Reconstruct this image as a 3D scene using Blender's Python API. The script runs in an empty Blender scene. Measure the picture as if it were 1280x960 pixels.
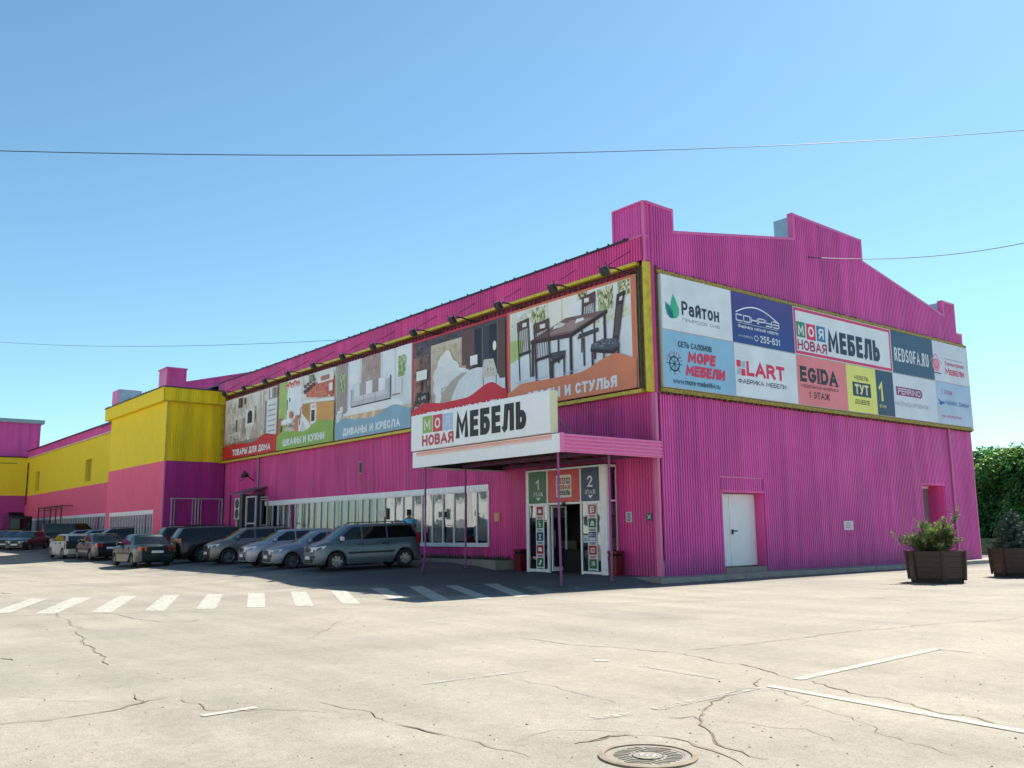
import bpy, bmesh, math, random
from mathutils import Vector, Matrix
random.seed(7)
SC = bpy.context.scene
COL = SC.collection
R = math.radians

# ---------------------------------------------------------------- camera, sky, sun, exposure
CAM = Vector((20.0605, -21.9769, 1.45))
pit, rol, yaw = 0.161257099, -0.00961047506, -0.897319804
Fv = Vector((math.cos(pit)*math.sin(yaw), math.cos(pit)*math.cos(yaw), math.sin(pit)))
Rv = Vector((math.cos(yaw), -math.sin(yaw), 0)); Uv = Rv.cross(Fv)
R2 = Rv*math.cos(rol)+Uv*math.sin(rol); U2 = Uv*math.cos(rol)-Rv*math.sin(rol)
cam = bpy.data.cameras.new('camera'); co = bpy.data.objects.new('camera', cam); COL.objects.link(co)
M = Matrix((R2, U2, -Fv)).transposed().to_4x4(); M.translation = CAM
co.matrix_world = M
cam.sensor_width = 36; cam.lens = 1134.6/1280*36; cam.clip_start = .1; cam.clip_end = 6000
SC.camera = co
SUN_EL, SUN_AZ = 51.0, -10.0
w = bpy.data.worlds.new('World'); SC.world = w; w.use_nodes = True
nt = w.node_tree; bg = nt.nodes['Background']
sky = nt.nodes.new('ShaderNodeTexSky'); sky.sky_type = 'NISHITA'; sky.sun_disc = False
sky.sun_elevation = R(SUN_EL); sky.sun_rotation = R(SUN_AZ)
sky.air_density = 1.0; sky.dust_density = 0.3; sky.ozone_density = 6.0; sky.altitude = 100
tint = nt.nodes.new('ShaderNodeVectorMath'); tint.operation = 'MULTIPLY'; tint.inputs[1].default_value = (.95, 1.09, .93)   # white balance of the whole sky
nt.links.new(sky.outputs[0], tint.inputs[0]); nt.links.new(tint.outputs[0], bg.inputs[0]); bg.inputs[1].default_value = 0.079
sl = bpy.data.lights.new('sun', 'SUN'); sl.energy = 4.6; sl.angle = R(.5); sl.color = (1, .95, .86)
so = bpy.data.objects.new('sun', sl); COL.objects.link(so)
sd = Vector((math.sin(R(SUN_AZ))*math.cos(R(SUN_EL)), math.cos(R(SUN_AZ))*math.cos(R(SUN_EL)), math.sin(R(SUN_EL))))
so.rotation_euler = sd.to_track_quat('Z', 'Y').to_euler(); so.location = (0, 30, 60)
SC.view_settings.view_transform = 'Standard'; SC.view_settings.look = 'None'
SC.view_settings.exposure = 1.22; SC.view_settings.gamma = 1
SC.render.engine = 'CYCLES'
SC.cycles.max_bounces = 8; SC.cycles.caustics_reflective = False; SC.cycles.caustics_refractive = False

# ---------------------------------------------------------------- materials
def lin(c, k=1.0):
    o = []
    for v in c[:3]:
        v = v/255
        o.append(k*(v/12.92 if v <= .04045 else ((v+.055)/1.055)**2.4))
    return tuple(o)+(1,)
MATS = {}
def mat(name, col, rough=.6, metal=0, var=0.0, scale=3, bump=0.0, bscale=40, spec=.5, stretch=None, coat=0, emit=0, trans=0, alpha=1):
    if name in MATS: return MATS[name]
    m = bpy.data.materials.new(name); m.use_nodes = True; n = m.node_tree; b = n.nodes['Principled BSDF']
    c = tuple(col)+(1,) if len(col) == 3 else col
    b.inputs['Base Color'].default_value = c; b.inputs['Roughness'].default_value = rough
    b.inputs['Metallic'].default_value = metal; b.inputs['Specular IOR Level'].default_value = spec
    b.inputs['Coat Weight'].default_value = coat; b.inputs['Coat Roughness'].default_value = .05
    b.inputs['Transmission Weight'].default_value = trans
    tc = n.nodes.new('ShaderNodeTexCoord'); mp = n.nodes.new('ShaderNodeMapping')
    n.links.new(tc.outputs['Object'], mp.inputs[0])
    if stretch: mp.inputs['Scale'].default_value = stretch
    if var:
        no = n.nodes.new('ShaderNodeTexNoise'); no.inputs['Scale'].default_value = scale; no.inputs['Detail'].default_value = 6
        no.inputs['Roughness'].default_value = .6
        n.links.new(mp.outputs[0], no.inputs[0])
        r = n.nodes.new('ShaderNodeMapRange'); r.inputs[1].default_value = .3; r.inputs[2].default_value = .7
        r.inputs[3].default_value = 1-var; r.inputs[4].default_value = 1+var*.6
        n.links.new(no.outputs[0], r.inputs[0])
        mx = n.nodes.new('ShaderNodeVectorMath'); mx.operation = 'SCALE'; mx.inputs[0].default_value = c[:3]
        n.links.new(r.outputs[0], mx.inputs['Scale']); n.links.new(mx.outputs[0], b.inputs['Base Color'])
    if bump:
        n2 = n.nodes.new('ShaderNodeTexNoise'); n2.inputs['Scale'].default_value = bscale; n2.inputs['Detail'].default_value = 4
        n.links.new(tc.outputs['Object'], n2.inputs[0])
        bp = n.nodes.new('ShaderNodeBump'); bp.inputs['Strength'].default_value = bump; bp.inputs['Distance'].default_value = .02
        n.links.new(n2.outputs[0], bp.inputs['Height']); n.links.new(bp.outputs[0], b.inputs['Normal'])
    MATS[name] = m; return m

def wall_mat(name, c, dirt=.35):
    m = mat(name, c, .42, spec=.35)
    n = m.node_tree; b = n.nodes['Principled BSDF']; tc = n.nodes.new('ShaderNodeTexCoord')
    def noise(sc, st, det=5):
        mp = n.nodes.new('ShaderNodeMapping'); mp.inputs['Scale'].default_value = st; n.links.new(tc.outputs['Object'], mp.inputs[0])
        no = n.nodes.new('ShaderNodeTexNoise'); no.inputs['Scale'].default_value = sc; no.inputs['Detail'].default_value = det
        n.links.new(mp.outputs[0], no.inputs[0]); return no.outputs[0]
    def mr(s, a, bb, c0, d):
        r = n.nodes.new('ShaderNodeMapRange'); r.inputs[1].default_value = a; r.inputs[2].default_value = bb
        r.inputs[3].default_value = c0; r.inputs[4].default_value = d; n.links.new(s, r.inputs[0]); return r.outputs[0]
    streak = mr(noise(2.2, (1, 1, .06)), .35, .7, .80, 1.08)
    patch = mr(noise(.35, (1, 1, 1), 3), .35, .65, .92, 1.07)
    mu = n.nodes.new('ShaderNodeMath'); mu.operation = 'MULTIPLY'; n.links.new(streak, mu.inputs[0]); n.links.new(patch, mu.inputs[1])
    # splash dirt of the lowest half metre and faded paint
    sep = n.nodes.new('ShaderNodeSeparateXYZ'); n.links.new(tc.outputs['Object'], sep.inputs[0])
    ad = n.nodes.new('ShaderNodeMath'); ad.operation = 'ADD'; n.links.new(sep.outputs[2], ad.inputs[0])
    n.links.new(mr(noise(1.3, (1, 1, .4)), .3, .7, -.25, .35), ad.inputs[1])
    dmask = mr(ad.outputs[0], .15, .75, dirt, 0)
    v = n.nodes.new('ShaderNodeVectorMath'); v.operation = 'SCALE'; v.inputs[0].default_value = tuple(c)[:3]; n.links.new(mu.outputs[0], v.inputs['Scale'])
    mx = n.nodes.new('ShaderNodeMix'); mx.data_type = 'RGBA'; n.links.new(dmask, mx.inputs['Factor']); n.links.new(v.outputs[0], mx.inputs['A'])
    mx.inputs['B'].default_value = (.16, .09, .13, 1); n.links.new(mx.outputs['Result'], b.inputs['Base Color'])
    r = mr(noise(1.5, (1, 1, .3)), .3, .7, .34, .55); n.links.new(r, b.inputs['Roughness'])
    return m
PINK = wall_mat('pink_paint', (.82, .088, .35))
PINKB = wall_mat('pink_gable_paint', (.77, .108, .45))
PINK2 = wall_mat('pink_light_paint', (.85, .19, .42), .15)
YEL = wall_mat('yellow_paint', (.92, .68, .012), .0)
PINKT = mat('pink_trim_paint', (.72, .12, .36), .4, var=.1)
YELT = mat('yellow_trim_paint', (.66, .52, .03), .4, var=.25, scale=4)
WHITEP = mat('white_paint', (.86, .86, .86), .4, var=.06, scale=2)
WHITEF = mat('white_plastic_frame', (.88, .88, .88), .35, var=.08, scale=5)
DARK = mat('dark_metal', (.02, .02, .022), .5)
RUST = mat('rusty_steel', (.10, .06, .035), .8, var=.4, scale=9)
GALV = mat('galvanised_steel', (.42, .52, .58), .35, metal=.6, var=.2, scale=2)
GREY = mat('grey_metal', (.26, .26, .27), .5, var=.2)
BLACK = mat('interior_black', (.008, .008, .009), .9)
ROOFM = mat('roof_sheet', (.07, .075, .085), .55, var=.3)
CONC = mat('concrete', (.36, .33, .29), .85, var=.25, scale=2.5, bump=.4)
CONCD = mat('pavement_concrete', (.28, .255, .225), .9, var=.25, scale=2, bump=.4)
VIOLET = mat('violet_post_paint', (.30, .06, .22), .45, var=.2, scale=8)
WOOD = mat('brown_stained_wood', (.040, .014, .010), .55, var=.35, scale=2, stretch=(3, 3, 25), bump=.2)
WOODD = mat('dark_plinth_wood', (.012, .008, .007), .7)
REDB = mat('red_bin_paint', (.15, .010, .014), .45, var=.2)
SOIL = mat('soil', (.06, .045, .03), .95, var=.3)

def glass_mat(name, tint=(.02, .03, .04), mixf=.5, rough=.02):
    m = bpy.data.materials.new(name); m.use_nodes = True; n = m.node_tree
    for x in list(n.nodes):
        if x.type != 'OUTPUT_MATERIAL': n.nodes.remove(x)
    out = [x for x in n.nodes if x.type == 'OUTPUT_MATERIAL'][0]
    t = n.nodes.new('ShaderNodeBsdfTransparent'); t.inputs[0].default_value = tint+(1,) if len(tint) == 3 else tint
    g = n.nodes.new('ShaderNodeBsdfGlossy'); g.inputs['Roughness'].default_value = rough; g.inputs[0].default_value = (.9, .95, 1, 1)
    lw = n.nodes.new('ShaderNodeLayerWeight'); lw.inputs[0].default_value = mixf
    tc = n.nodes.new('ShaderNodeTexCoord'); no = n.nodes.new('ShaderNodeTexNoise'); no.inputs['Scale'].default_value = 1.3
    n.links.new(tc.outputs['Object'], no.inputs[0])
    bp = n.nodes.new('ShaderNodeBump'); bp.inputs['Strength'].default_value = .12; bp.inputs['Distance'].default_value = .03
    n.links.new(no.outputs[0], bp.inputs['Height']); n.links.new(bp.outputs[0], g.inputs['Normal'])
    mx = n.nodes.new('ShaderNodeMixShader'); n.links.new(lw.outputs['Fresnel'], mx.inputs[0])
    n.links.new(t.outputs[0], mx.inputs[1]); n.links.new(g.outputs[0], mx.inputs[2]); n.links.new(mx.outputs[0], out.inputs[0])
    MATS[name] = m; return m
GLASS = glass_mat('window_glass', (.90, .94, .96), .58)
CARGL = mat('car_glass_tinted', (.006, .007, .009), .06, spec=.45)
WSHIELD = mat('car_windscreen', (.02, .035, .05), .03, spec=.8)

def print_mat():
    m = bpy.data.materials.new('printed_vinyl'); m.use_nodes = True; n = m.node_tree; b = n.nodes['Principled BSDF']
    a = n.nodes.new('ShaderNodeAttribute'); a.attribute_name = 'Col'
    tc = n.nodes.new('ShaderNodeTexCoord'); no = n.nodes.new('ShaderNodeTexNoise'); no.inputs['Scale'].default_value = 1.1; no.inputs['Detail'].default_value = 5
    n.links.new(tc.outputs['Object'], no.inputs[0])
    r = n.nodes.new('ShaderNodeMapRange'); r.inputs[1].default_value = .3; r.inputs[2].default_value = .7; r.inputs[3].default_value = .9; r.inputs[4].default_value = 1.04
    n.links.new(no.outputs[0], r.inputs[0])
    v = n.nodes.new('ShaderNodeVectorMath'); v.operation = 'SCALE'; n.links.new(a.outputs['Color'], v.inputs[0]); n.links.new(r.outputs[0], v.inputs['Scale'])
    n.links.new(v.outputs[0], b.inputs['Base Color']); b.inputs['Roughness'].default_value = .5
    return m
PRINT = print_mat()

# ---------------------------------------------------------------- helpers
def tag(o, label=None, cat=None, group=None, kind=None):
    if label: o['label'] = label
    if cat: o['category'] = cat
    if group: o['group'] = group
    if kind: o['kind'] = kind
    return o
def thing(name, label, cat, loc=(0, 0, 0), rz=0, group=None):
    o = bpy.data.objects.new(name, None); COL.objects.link(o); o.location = loc; o.rotation_euler = (0, 0, rz)
    o.empty_display_size = .2
    return tag(o, label, cat, group)
class MB:
    def __init__(s): s.v = []; s.f = []; s.mi = []; s.sm = []; s.cur = 0; s.smooth = False; s.T = None
    def add(s, vs, fs):
        b = len(s.v)
        for p in vs:
            p = Vector(p)
            if s.T is not None: p = s.T @ p
            s.v.append(p)
        for f in fs: s.f.append([b+i for i in f]); s.mi.append(s.cur); s.sm.append(s.smooth)
        return s
    def box(s, a, b):
        x0, x1 = min(a[0], b[0]), max(a[0], b[0]); y0, y1 = min(a[1], b[1]), max(a[1], b[1]); z0, z1 = min(a[2], b[2]), max(a[2], b[2])
        return s.add([(x0, y0, z0), (x1, y0, z0), (x1, y1, z0), (x0, y1, z0), (x0, y0, z1), (x1, y0, z1), (x1, y1, z1), (x0, y1, z1)],
              [(0, 3, 2, 1), (4, 5, 6, 7), (0, 1, 5, 4), (1, 2, 6, 5), (2, 3, 7, 6), (3, 0, 4, 7)])
    def tube(s, pts, r, n=8, cap=True):
        pts = [Vector(p) for p in pts]; rs = r if isinstance(r, (list, tuple)) else [r]*len(pts)
        vs = []; fs = []
        ref = None
        for i, p in enumerate(pts):
            d = (pts[min(i+1, len(pts)-1)]-pts[max(i-1, 0)]).normalized()
            if ref is None: ref = Vector((0, 0, 1)) if abs(d.z) < .9 else Vector((1, 0, 0))
            a = d.cross(ref).normalized(); b = a.cross(d).normalized()
            for k in range(n):
                t = 2*math.pi*k/n; vs.append(p+(a*math.cos(t)+b*math.sin(t))*rs[i])
        for i in range(len(pts)-1):
            for k in range(n): fs.append((i*n+k, i*n+(k+1) % n, (i+1)*n+(k+1) % n, (i+1)*n+k))
        if cap: fs.append(tuple(range(n))); fs.append(tuple(range((len(pts)-1)*n, len(pts)*n))[::-1])
        return s.add(vs, fs)
    def lathe(s, prof, axis_y=True, n=20):  # prof: (r, y) revolve about local Y
        vs = []; fs = []
        for r, y in prof:
            for k in range(n):
                t = 2*math.pi*k/n; vs.append((r*math.cos(t), y, r*math.sin(t)))
        for i in range(len(prof)-1):
            for k in range(n): fs.append((i*n+k, (i+1)*n+k, (i+1)*n+(k+1) % n, i*n+(k+1) % n))
        return s.add(vs, fs)
    def grid(s, fn, nu, nv, flip=False):
        vs = [fn(i/nu, j/nv) for i in range(nu+1) for j in range(nv+1)]
        fs = []
        for i in range(nu):
            for j in range(nv):
                a = i*(nv+1)+j; q = (a, a+nv+1, a+nv+2, a+1); fs.append(q[::-1] if flip else q)
        return s.add(vs, fs)
    def mesh(s, name, mats):
        me = bpy.data.meshes.new(name); me.from_pydata(s.v, [], s.f)
        for m in (mats if isinstance(mats, (list, tuple)) else [mats]): me.materials.append(m)
        me.polygons.foreach_set('material_index', s.mi); me.polygons.foreach_set('use_smooth', s.sm); me.update()
        return me
    def build(s, name, mats, parent=None, kind=None, label=None):
        return link(name, s.mesh(name, mats), parent, kind=kind, label=label)
def link(name, me, parent=None, loc=None, rz=None, kind=None, label=None):
    o = bpy.data.objects.new(name, me); COL.objects.link(o)
    if parent: o.parent = parent
    if loc is not None: o.location = loc
    if rz is not None: o.rotation_euler = (0, 0, rz)
    if kind: o['kind'] = kind
    if label: o['label'] = label
    return o
def copy_tree(o, parent=None):
    c = o.copy(); COL.objects.link(c); c.parent = parent
    for ch in list(o.children): copy_tree(ch, c)
    return c
def bevel(o, w=.02, seg=2):
    m = o.modifiers.new('bevel', 'BEVEL'); m.width = w; m.segments = seg; m.limit_method = 'ANGLE'; return o

class Fr:  # a vertical picture plane: 'A' faces -y (coords x,z), 'B' faces +x (coords y,z)
    def __init__(s, k, off): s.k = k; s.off = off
    def p(s, a, z, o=0): return Vector((a, s.off-o, z)) if s.k == 'A' else Vector((s.off+o, a, z))
class Print:
    def __init__(s, fr, base=0): s.fr = fr; s.v = []; s.f = []; s.c = []; s.l = base
    def poly(s, pts, col, up=True, k=1.0):
        if up: s.l += .0006
        b = len(s.v)
        for a, z in pts: s.v.append(s.fr.p(a, z, s.l))
        s.f.append(list(range(b, b+len(pts)))); s.c.append(lin(col, k)); return s
    def rect(s, a0, z0, a1, z1, col, up=True): return s.poly([(a0, z0), (a1, z0), (a1, z1), (a0, z1)], col, up)
    def grad(s, a0, z0, a1, z1, c0, c1, n=10, vert=True):
        s.l += .0006
        for i in range(n):
            t = (i+.5)/n; c = [c0[k]*(1-t)+c1[k]*t for k in range(3)]
            if vert: s.rect(a0, z0+(z1-z0)*i/n, a1, z0+(z1-z0)*(i+1)/n, c, False)
            else: s.rect(a0+(a1-a0)*i/n, z0, a0+(a1-a0)*(i+1)/n, z1, c, False)
    def disc(s, a, z, ra, rz, col, n=20): return s.poly([(a+ra*math.cos(2*math.pi*i/n), z+rz*math.sin(2*math.pi*i/n)) for i in range(n)], col)
    def line(s, pts, w, col):
        s.l += .0006
        for (a, z), (b, y) in zip(pts, pts[1:]):
            s.l += .00005
            dx, dz = b-a, y-z; L = math.hypot(dx, dz) or 1; nx, nz = -dz/L*w/2, dx/L*w/2
            s.poly([(a+nx, z+nz), (a-nx, z-nz), (b-nx, y-nz), (b+nx, y+nz)], col, False)
    def ring(s, a, z, ra, rz, w, col, n=24):
        s.line([(a+ra*math.cos(2*math.pi*i/n), z+rz*math.sin(2*math.pi*i/n)) for i in range(n+1)], w, col)
    def speck(s, a0, z0, a1, z1, cols, n, sz=.12, seed=1, tall=1.0):
        """many small irregular patches of tone: the fine detail of a printed photograph"""
        rnd = random.Random(seed)
        for i in range(n):
            a, z = rnd.uniform(a0, a1), rnd.uniform(z0, z1); r_ = sz*rnd.uniform(.35, 1.2); c = rnd.choice(cols); d = rnd.uniform(-10, 10); s.l += .00002
            k = rnd.choice([4, 5, 6]); t0 = rnd.uniform(0, 6)
            s.poly([(min(a1, max(a0, a+r_*math.cos(t0+6.283*j/k))), min(z1, max(z0, z+r_*tall*math.sin(t0+6.283*j/k)))) for j in range(k)], [max(0, min(255, v+d)) for v in c], False)
    def build(s, name, parent, label=None):
        me = bpy.data.meshes.new(name); me.from_pydata(s.v, [], s.f); me.materials.append(PRINT)
        ca = me.color_attributes.new('Col', 'FLOAT_COLOR', 'CORNER')
        i = 0
        for f, c in zip(s.f, s.c):
            for _ in f: ca.data[i].color = c; i += 1
        # keep every face looking outward
        nrm = Vector((0, -1, 0)) if s.fr.k == 'A' else Vector((1, 0, 0))
        fl = [p.index for p in me.polygons if p.normal.dot(nrm) < 0]
        if fl:
            bm = bmesh.new(); bm.from_mesh(me); bm.faces.ensure_lookup_table()
            bmesh.ops.reverse_faces(bm, faces=[bm.faces[k] for k in fl]); bm.to_mesh(me); bm.free()
        return link(name, me, parent, label=label)
INK = {}
def ink(col):
    k = tuple(int(x) for x in col)
    if k not in INK:
        INK[k] = mat('lettering_%d_%d_%d' % k, lin(k, .95), .5)
    return INK[k]
def _arc(cx, cy, rx, ry, a0, a1, n=9): return [(cx+rx*math.cos(R(a0+(a1-a0)*i/n)), cy+ry*math.sin(R(a0+(a1-a0)*i/n))) for i in range(n+1)]
_O = _arc(.5, .5, .5, .5, 90, 450, 20)
GL = {  # glyph: (width, strokes on a unit box)
 'А': (.95, [[(0, 0), (.5, 1), (1, 0)], [(.2, .32), (.8, .32)]]), 'Б': (.8, [[(.95, 1), (0, 1), (0, 0), (.6, 0)]+_arc(.6, .29, .4, .29, -90, 90, 8)[1:]+[(0, .58)]]),
 'В': (.8, [[(0, .52), (0, 1), (.55, 1)]+_arc(.55, .77, .38, .23, 90, -90, 7)[1:]+[(0, .54)], [(.5, .54)]+_arc(.58, .27, .42, .27, 90, -90, 8)+[(0, 0), (0, .54)]]),
 'Д': (1.0, [[(0, -.12), (0, .08), (1, .08), (1, -.12)], [(.18, .08), (.3, 1), (.84, 1), (.84, .08)]]), 'Е': (.72, [[(1, 1), (0, 1), (0, 0), (1, 0)], [(0, .52), (.9, .52)]]),
 'Ж': (1.25, [[(.5, 0), (.5, 1)], [(0, 1), (.42, .5), (0, 0)], [(1, 1), (.58, .5), (1, 0)]]), 'З': (.75, [_arc(.45, .76, .45, .24, 150, -90, 9)+_arc(.45, .27, .5, .27, 90, -150, 9)[1:]]),
 'И': (.85, [[(0, 1), (0, 0)], [(0, .06), (1, .94)], [(1, 0), (1, 1)]]), 'Й': (.85, [[(0, 1), (0, 0)], [(0, .06), (1, .94)], [(1, 0), (1, 1)], [(.3, 1.25), (.5, 1.15), (.7, 1.25)]]),
 'К': (.82, [[(0, 0), (0, 1)], [(1, 1), (.12, .5), (1, 0)]]), 'Л': (.9, [[(0, 0), (.12, .05), (.28, 1), (1, 1), (1, 0)]]), 'М': (1.1, [[(0, 0), (.04, 1), (.5, .25), (.96, 1), (1, 0)]]),
 'Н': (.85, [[(0, 0), (0, 1)], [(1, 0), (1, 1)], [(0, .5), (1, .5)]]), 'О': (.9, [_O]), 'П': (.85, [[(0, 0), (0, 1), (1, 1), (1, 0)]]),
 'Р': (.78, [[(0, 0), (0, 1), (.55, 1)]+_arc(.55, .73, .45, .27, 90, -90, 8)[1:]+[(0, .46)]]), 'С': (.82, [_arc(.52, .5, .52, .5, 45, 315, 16)]), 'Т': (.8, [[(0, 1), (1, 1)], [(.5, 1), (.5, 0)]]),
 'У': (.85, [[(0, 1), (.5, .36)], [(1, 1), (.4, .12), (.12, 0)]]), 'Ф': (1.1, [[(.5, -.05), (.5, 1.05)], _arc(.5, .52, .5, .32, 90, 450, 18)]), 'Х': (.85, [[(0, 0), (1, 1)], [(0, 1), (1, 0)]]),
 'Ш': (1.25, [[(0, 1), (0, 0), (1, 0), (1, 1)], [(.5, 1), (.5, 0)]]), 'Ы': (1.1, [[(0, 1), (0, 0), (.42, 0)]+_arc(.42, .29, .24, .29, -90, 90, 8)[1:]+[(0, .58)], [(1, 0), (1, 1)]]),
 'Ь': (.78, [[(0, 1), (0, 0), (.58, 0)]+_arc(.58, .29, .42, .29, -90, 90, 8)[1:]+[(0, .58)]]), 'Э': (.82, [_arc(.45, .5, .52, .5, 135, -135, 16), [(.3, .5), (.95, .5)]]),
 'Я': (.8, [[(1, 0), (1, 1), (.45, 1)]+_arc(.45, .73, .45, .27, 90, 270, 8)[1:]+[(1, .46)], [(.5, .46), (0, 0)]]), 'Ц': (.9, [[(0, 1), (0, 0), (1, 0)], [(.85, 1), (.85, 0)]]),
 '0': (.72, [_O]), '1': (.42, [[(0, .74), (.9, 1), (.9, 0)]]), '2': (.72, [_arc(.5, .72, .48, .28, 165, -30, 9)+[(0, 0), (1, 0)]]), '3': (.72, [_arc(.45, .76, .45, .24, 150, -90, 9)+_arc(.45, .27, .5, .27, 90, -150, 9)[1:]]),
 '4': (.75, [[(.75, 0), (.75, 1), (0, .3), (1, .3)]]), '5': (.72, [[(.95, 1), (.12, 1), (.06, .55)]+_arc(.45, .32, .5, .32, 100, -145, 10)]), '6': (.72, [_arc(.5, .31, .5, .31, 180, -180, 16), [(.0, .31), (.15, .75), (.75, 1)]]),
 '8': (.72, [_arc(.5, .75, .42, .25, -90, 270, 14), _arc(.5, .27, .5, .27, 90, 450, 14)]), '-': (.45, [[(0, .45), (1, .45)]]), '.': (.2, [[(0, 0), (0, .06)]]), '%': (1.0, [[(.15, 0), (.85, 1)], _arc(.2, .78, .2, .2, 0, 360, 10), _arc(.8, .22, .2, .2, 0, 360, 10)]),
 'D': (.85, [[(.4, 0), (0, 0), (0, 1), (.4, 1)]+_arc(.4, .5, .6, .5, 90, -90, 12)[1:]]), 'F': (.7, [[(1, 1), (0, 1), (0, 0)], [(0, .52), (.85, .52)]]), 'G': (.9, [_arc(.52, .5, .52, .5, 45, 350, 16)+[(1, .45), (.6, .45)]]),
 'I': (.30, [[(.5, 0), (.5, 1)]]), 'L': (.68, [[(0, 1), (0, 0), (1, 0)]]), 'N': (.85, [[(0, 0), (0, 1), (1, 0), (1, 1)]]), 'R': (.82, [[(0, 0), (0, 1), (.5, 1)]+_arc(.5, .75, .42, .25, 90, -90, 8)[1:]+[(0, .5)], [(.5, .5), (1, 0)]]),
 'S': (.78, [_arc(.5, .76, .46, .24, 30, 270, 9)+_arc(.5, .26, .5, .26, 90, -150, 9)[1:]]), 'U': (.82, [[(0, 1), (0, .35)]+_arc(.5, .35, .5, .35, 180, 360, 9)[1:]+[(1, 1)]]), 'W': (1.3, [[(0, 1), (.25, 0), (.5, .8), (.75, 0), (1, 1)]]),
 'а': (.75, [[(.05, .58), (.35, .70), (.75, .66), (.9, .5), (.9, 0)], _arc(.45, .2, .45, .2, 70, 300, 10)+[(.9, .12)]]), 'e': (.75, [[(.02, .36), (.98, .36)]+_arc(.5, .35, .48, .35, 10, 315, 13)[0:]]), 'm': (1.2, [[(0, 0), (0, .7)], [(0, .55), (.2, .7), (.4, .68), (.5, .55), (.5, 0)], [(.5, .55), (.7, .7), (.9, .68), (1, .55), (1, 0)]]),
 'r': (.45, [[(0, 0), (0, .7)], [(0, .45), (.4, .68), (1, .7)]]), 'b': (.75, [[(0, 1), (0, 0)], _arc(.5, .35, .5, .35, -170, 170, 13)]), 'l': (.25, [[(.5, 0), (.5, 1)]]), 'i': (.25, [[(.5, 0), (.5, .7)], [(.5, .88), (.5, .98)]]), 'u': (.72, [[(0, .7), (0, .25)]+_arc(.5, .25, .5, .25, 180, 360, 7)[1:]+[(1, .7)], [(1, .3), (1, 0)]]),
 'w': (1.15, [[(0, .7), (.25, 0), (.5, .6), (.75, 0), (1, .7)]]), 'o': (.78, [_arc(.5, .35, .5, .35, 90, 450, 14)]), 'n': (.72, [[(0, 0), (0, .7)], [(0, .5), (.3, .7), (.7, .68), (1, .5), (1, 0)]]), 's': (.65, [[(.95, .6), (.5, .7), (.05, .55), (.5, .36), (.95, .16), (.5, 0), (.05, .1)]]),
 'z': (.65, [[(0, .7), (1, .7), (0, 0), (1, 0)]])}
for _a, _b in zip('AECOPTXMHKB', 'АЕСОРТХМНКВ'): GL[_a] = GL[_b]
for _c in 'бвгдежзийклмнопрстуфхшыьэя':
    _u = _c.upper()
    if _u in GL and _c not in GL: GL[_c] = (GL[_u][0]*.82, [[(x, y*.72) for x, y in st] for st in GL[_u][1]])
GL['г'] = (.5, [[(0, 0), (0, .72), (1, .72)]])
def text(fr, s, a0, a1, z0, z1, col, parent, off=.012, bold=.02, name='lettering', shear=0, space=1.0):
    """printed letters drawn as mitred strokes; bold sets the stroke weight"""
    h = z1-z0; sw = h*(.105+bold*2.3); gap = h*.11*space
    adv = [GL[c][0]*h*.82 if c in GL else h*.34 for c in s]
    tot = sum(adv)+gap*(len(s)-1); k = ((a1-a0)-gap*(len(s)-1))/sum(adv)
    sw = min(sw, h*.30)*min(1.0, .55+.45*k/.8); vs = []; fs = []; x = a0; n = 0
    def P(px_, py_): return (px_+(py_-z0)*shear, py_)
    for c, ad in zip(s, adv):
        w_ = ad*k
        if c in GL:
            for st in GL[c][1]:
                hx = max(w_-sw, .001); pts = [(x+sw/2+u*hx, z0+sw/2+v*(h-sw)) for u, v in st]; cl = abs(pts[0][0]-pts[-1][0])+abs(pts[0][1]-pts[-1][1]) < 1e-6; m = len(pts); L = []; Rr = []
                for i in range(m):
                    p = pts[i]; q0 = pts[i-1] if i > 0 else (pts[-2] if cl else None); q1 = pts[i+1] if i < m-1 else (pts[1] if cl else None); nn = []
                    for a, b in ((q0, p), (p, q1)):
                        if a is None or b is None: continue
                        d = math.hypot(b[0]-a[0], b[1]-a[1]) or 1; nn.append((-(b[1]-a[1])/d, (b[0]-a[0])/d))
                    if len(nn) == 1: mx, my, f = nn[0][0], nn[0][1], 1
                    else:
                        mx, my = nn[0][0]+nn[1][0], nn[0][1]+nn[1][1]; l = math.hypot(mx, my)
                        if l < .3: mx, my, f = nn[1][0], nn[1][1], 1
                        else: mx /= l; my /= l; f = min(1/max(mx*nn[0][0]+my*nn[0][1], .2), 1.7)
                    ex = ey = 0
                    if not cl and i in (0, m-1):   # square ends reach the full letter height
                        t = nn[0]; dx, dy = t[1], -t[0]; e = sw/2*(-1 if i == 0 else 1)*.96; ex, ey = dx*e, dy*e
                    L.append((p[0]+mx*f*sw/2+ex, p[1]+my*f*sw/2+ey)); Rr.append((p[0]-mx*f*sw/2+ex, p[1]-my*f*sw/2+ey))
                for i in range(m-1):
                    b0 = len(vs); o_ = off+n*.00015; n = (n+1) % 40
                    for q in (L[i], Rr[i], Rr[i+1], L[i+1]): A_, Z_ = P(*q); vs.append(fr.p(A_, Z_, o_))
                    fs.append((b0, b0+1, b0+2, b0+3))
        x += w_+gap
    if not vs: return None
    me = bpy.data.meshes.new(name); me.from_pydata(vs, [], fs); me.materials.append(ink(col))
    return link(name, me, parent)

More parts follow.
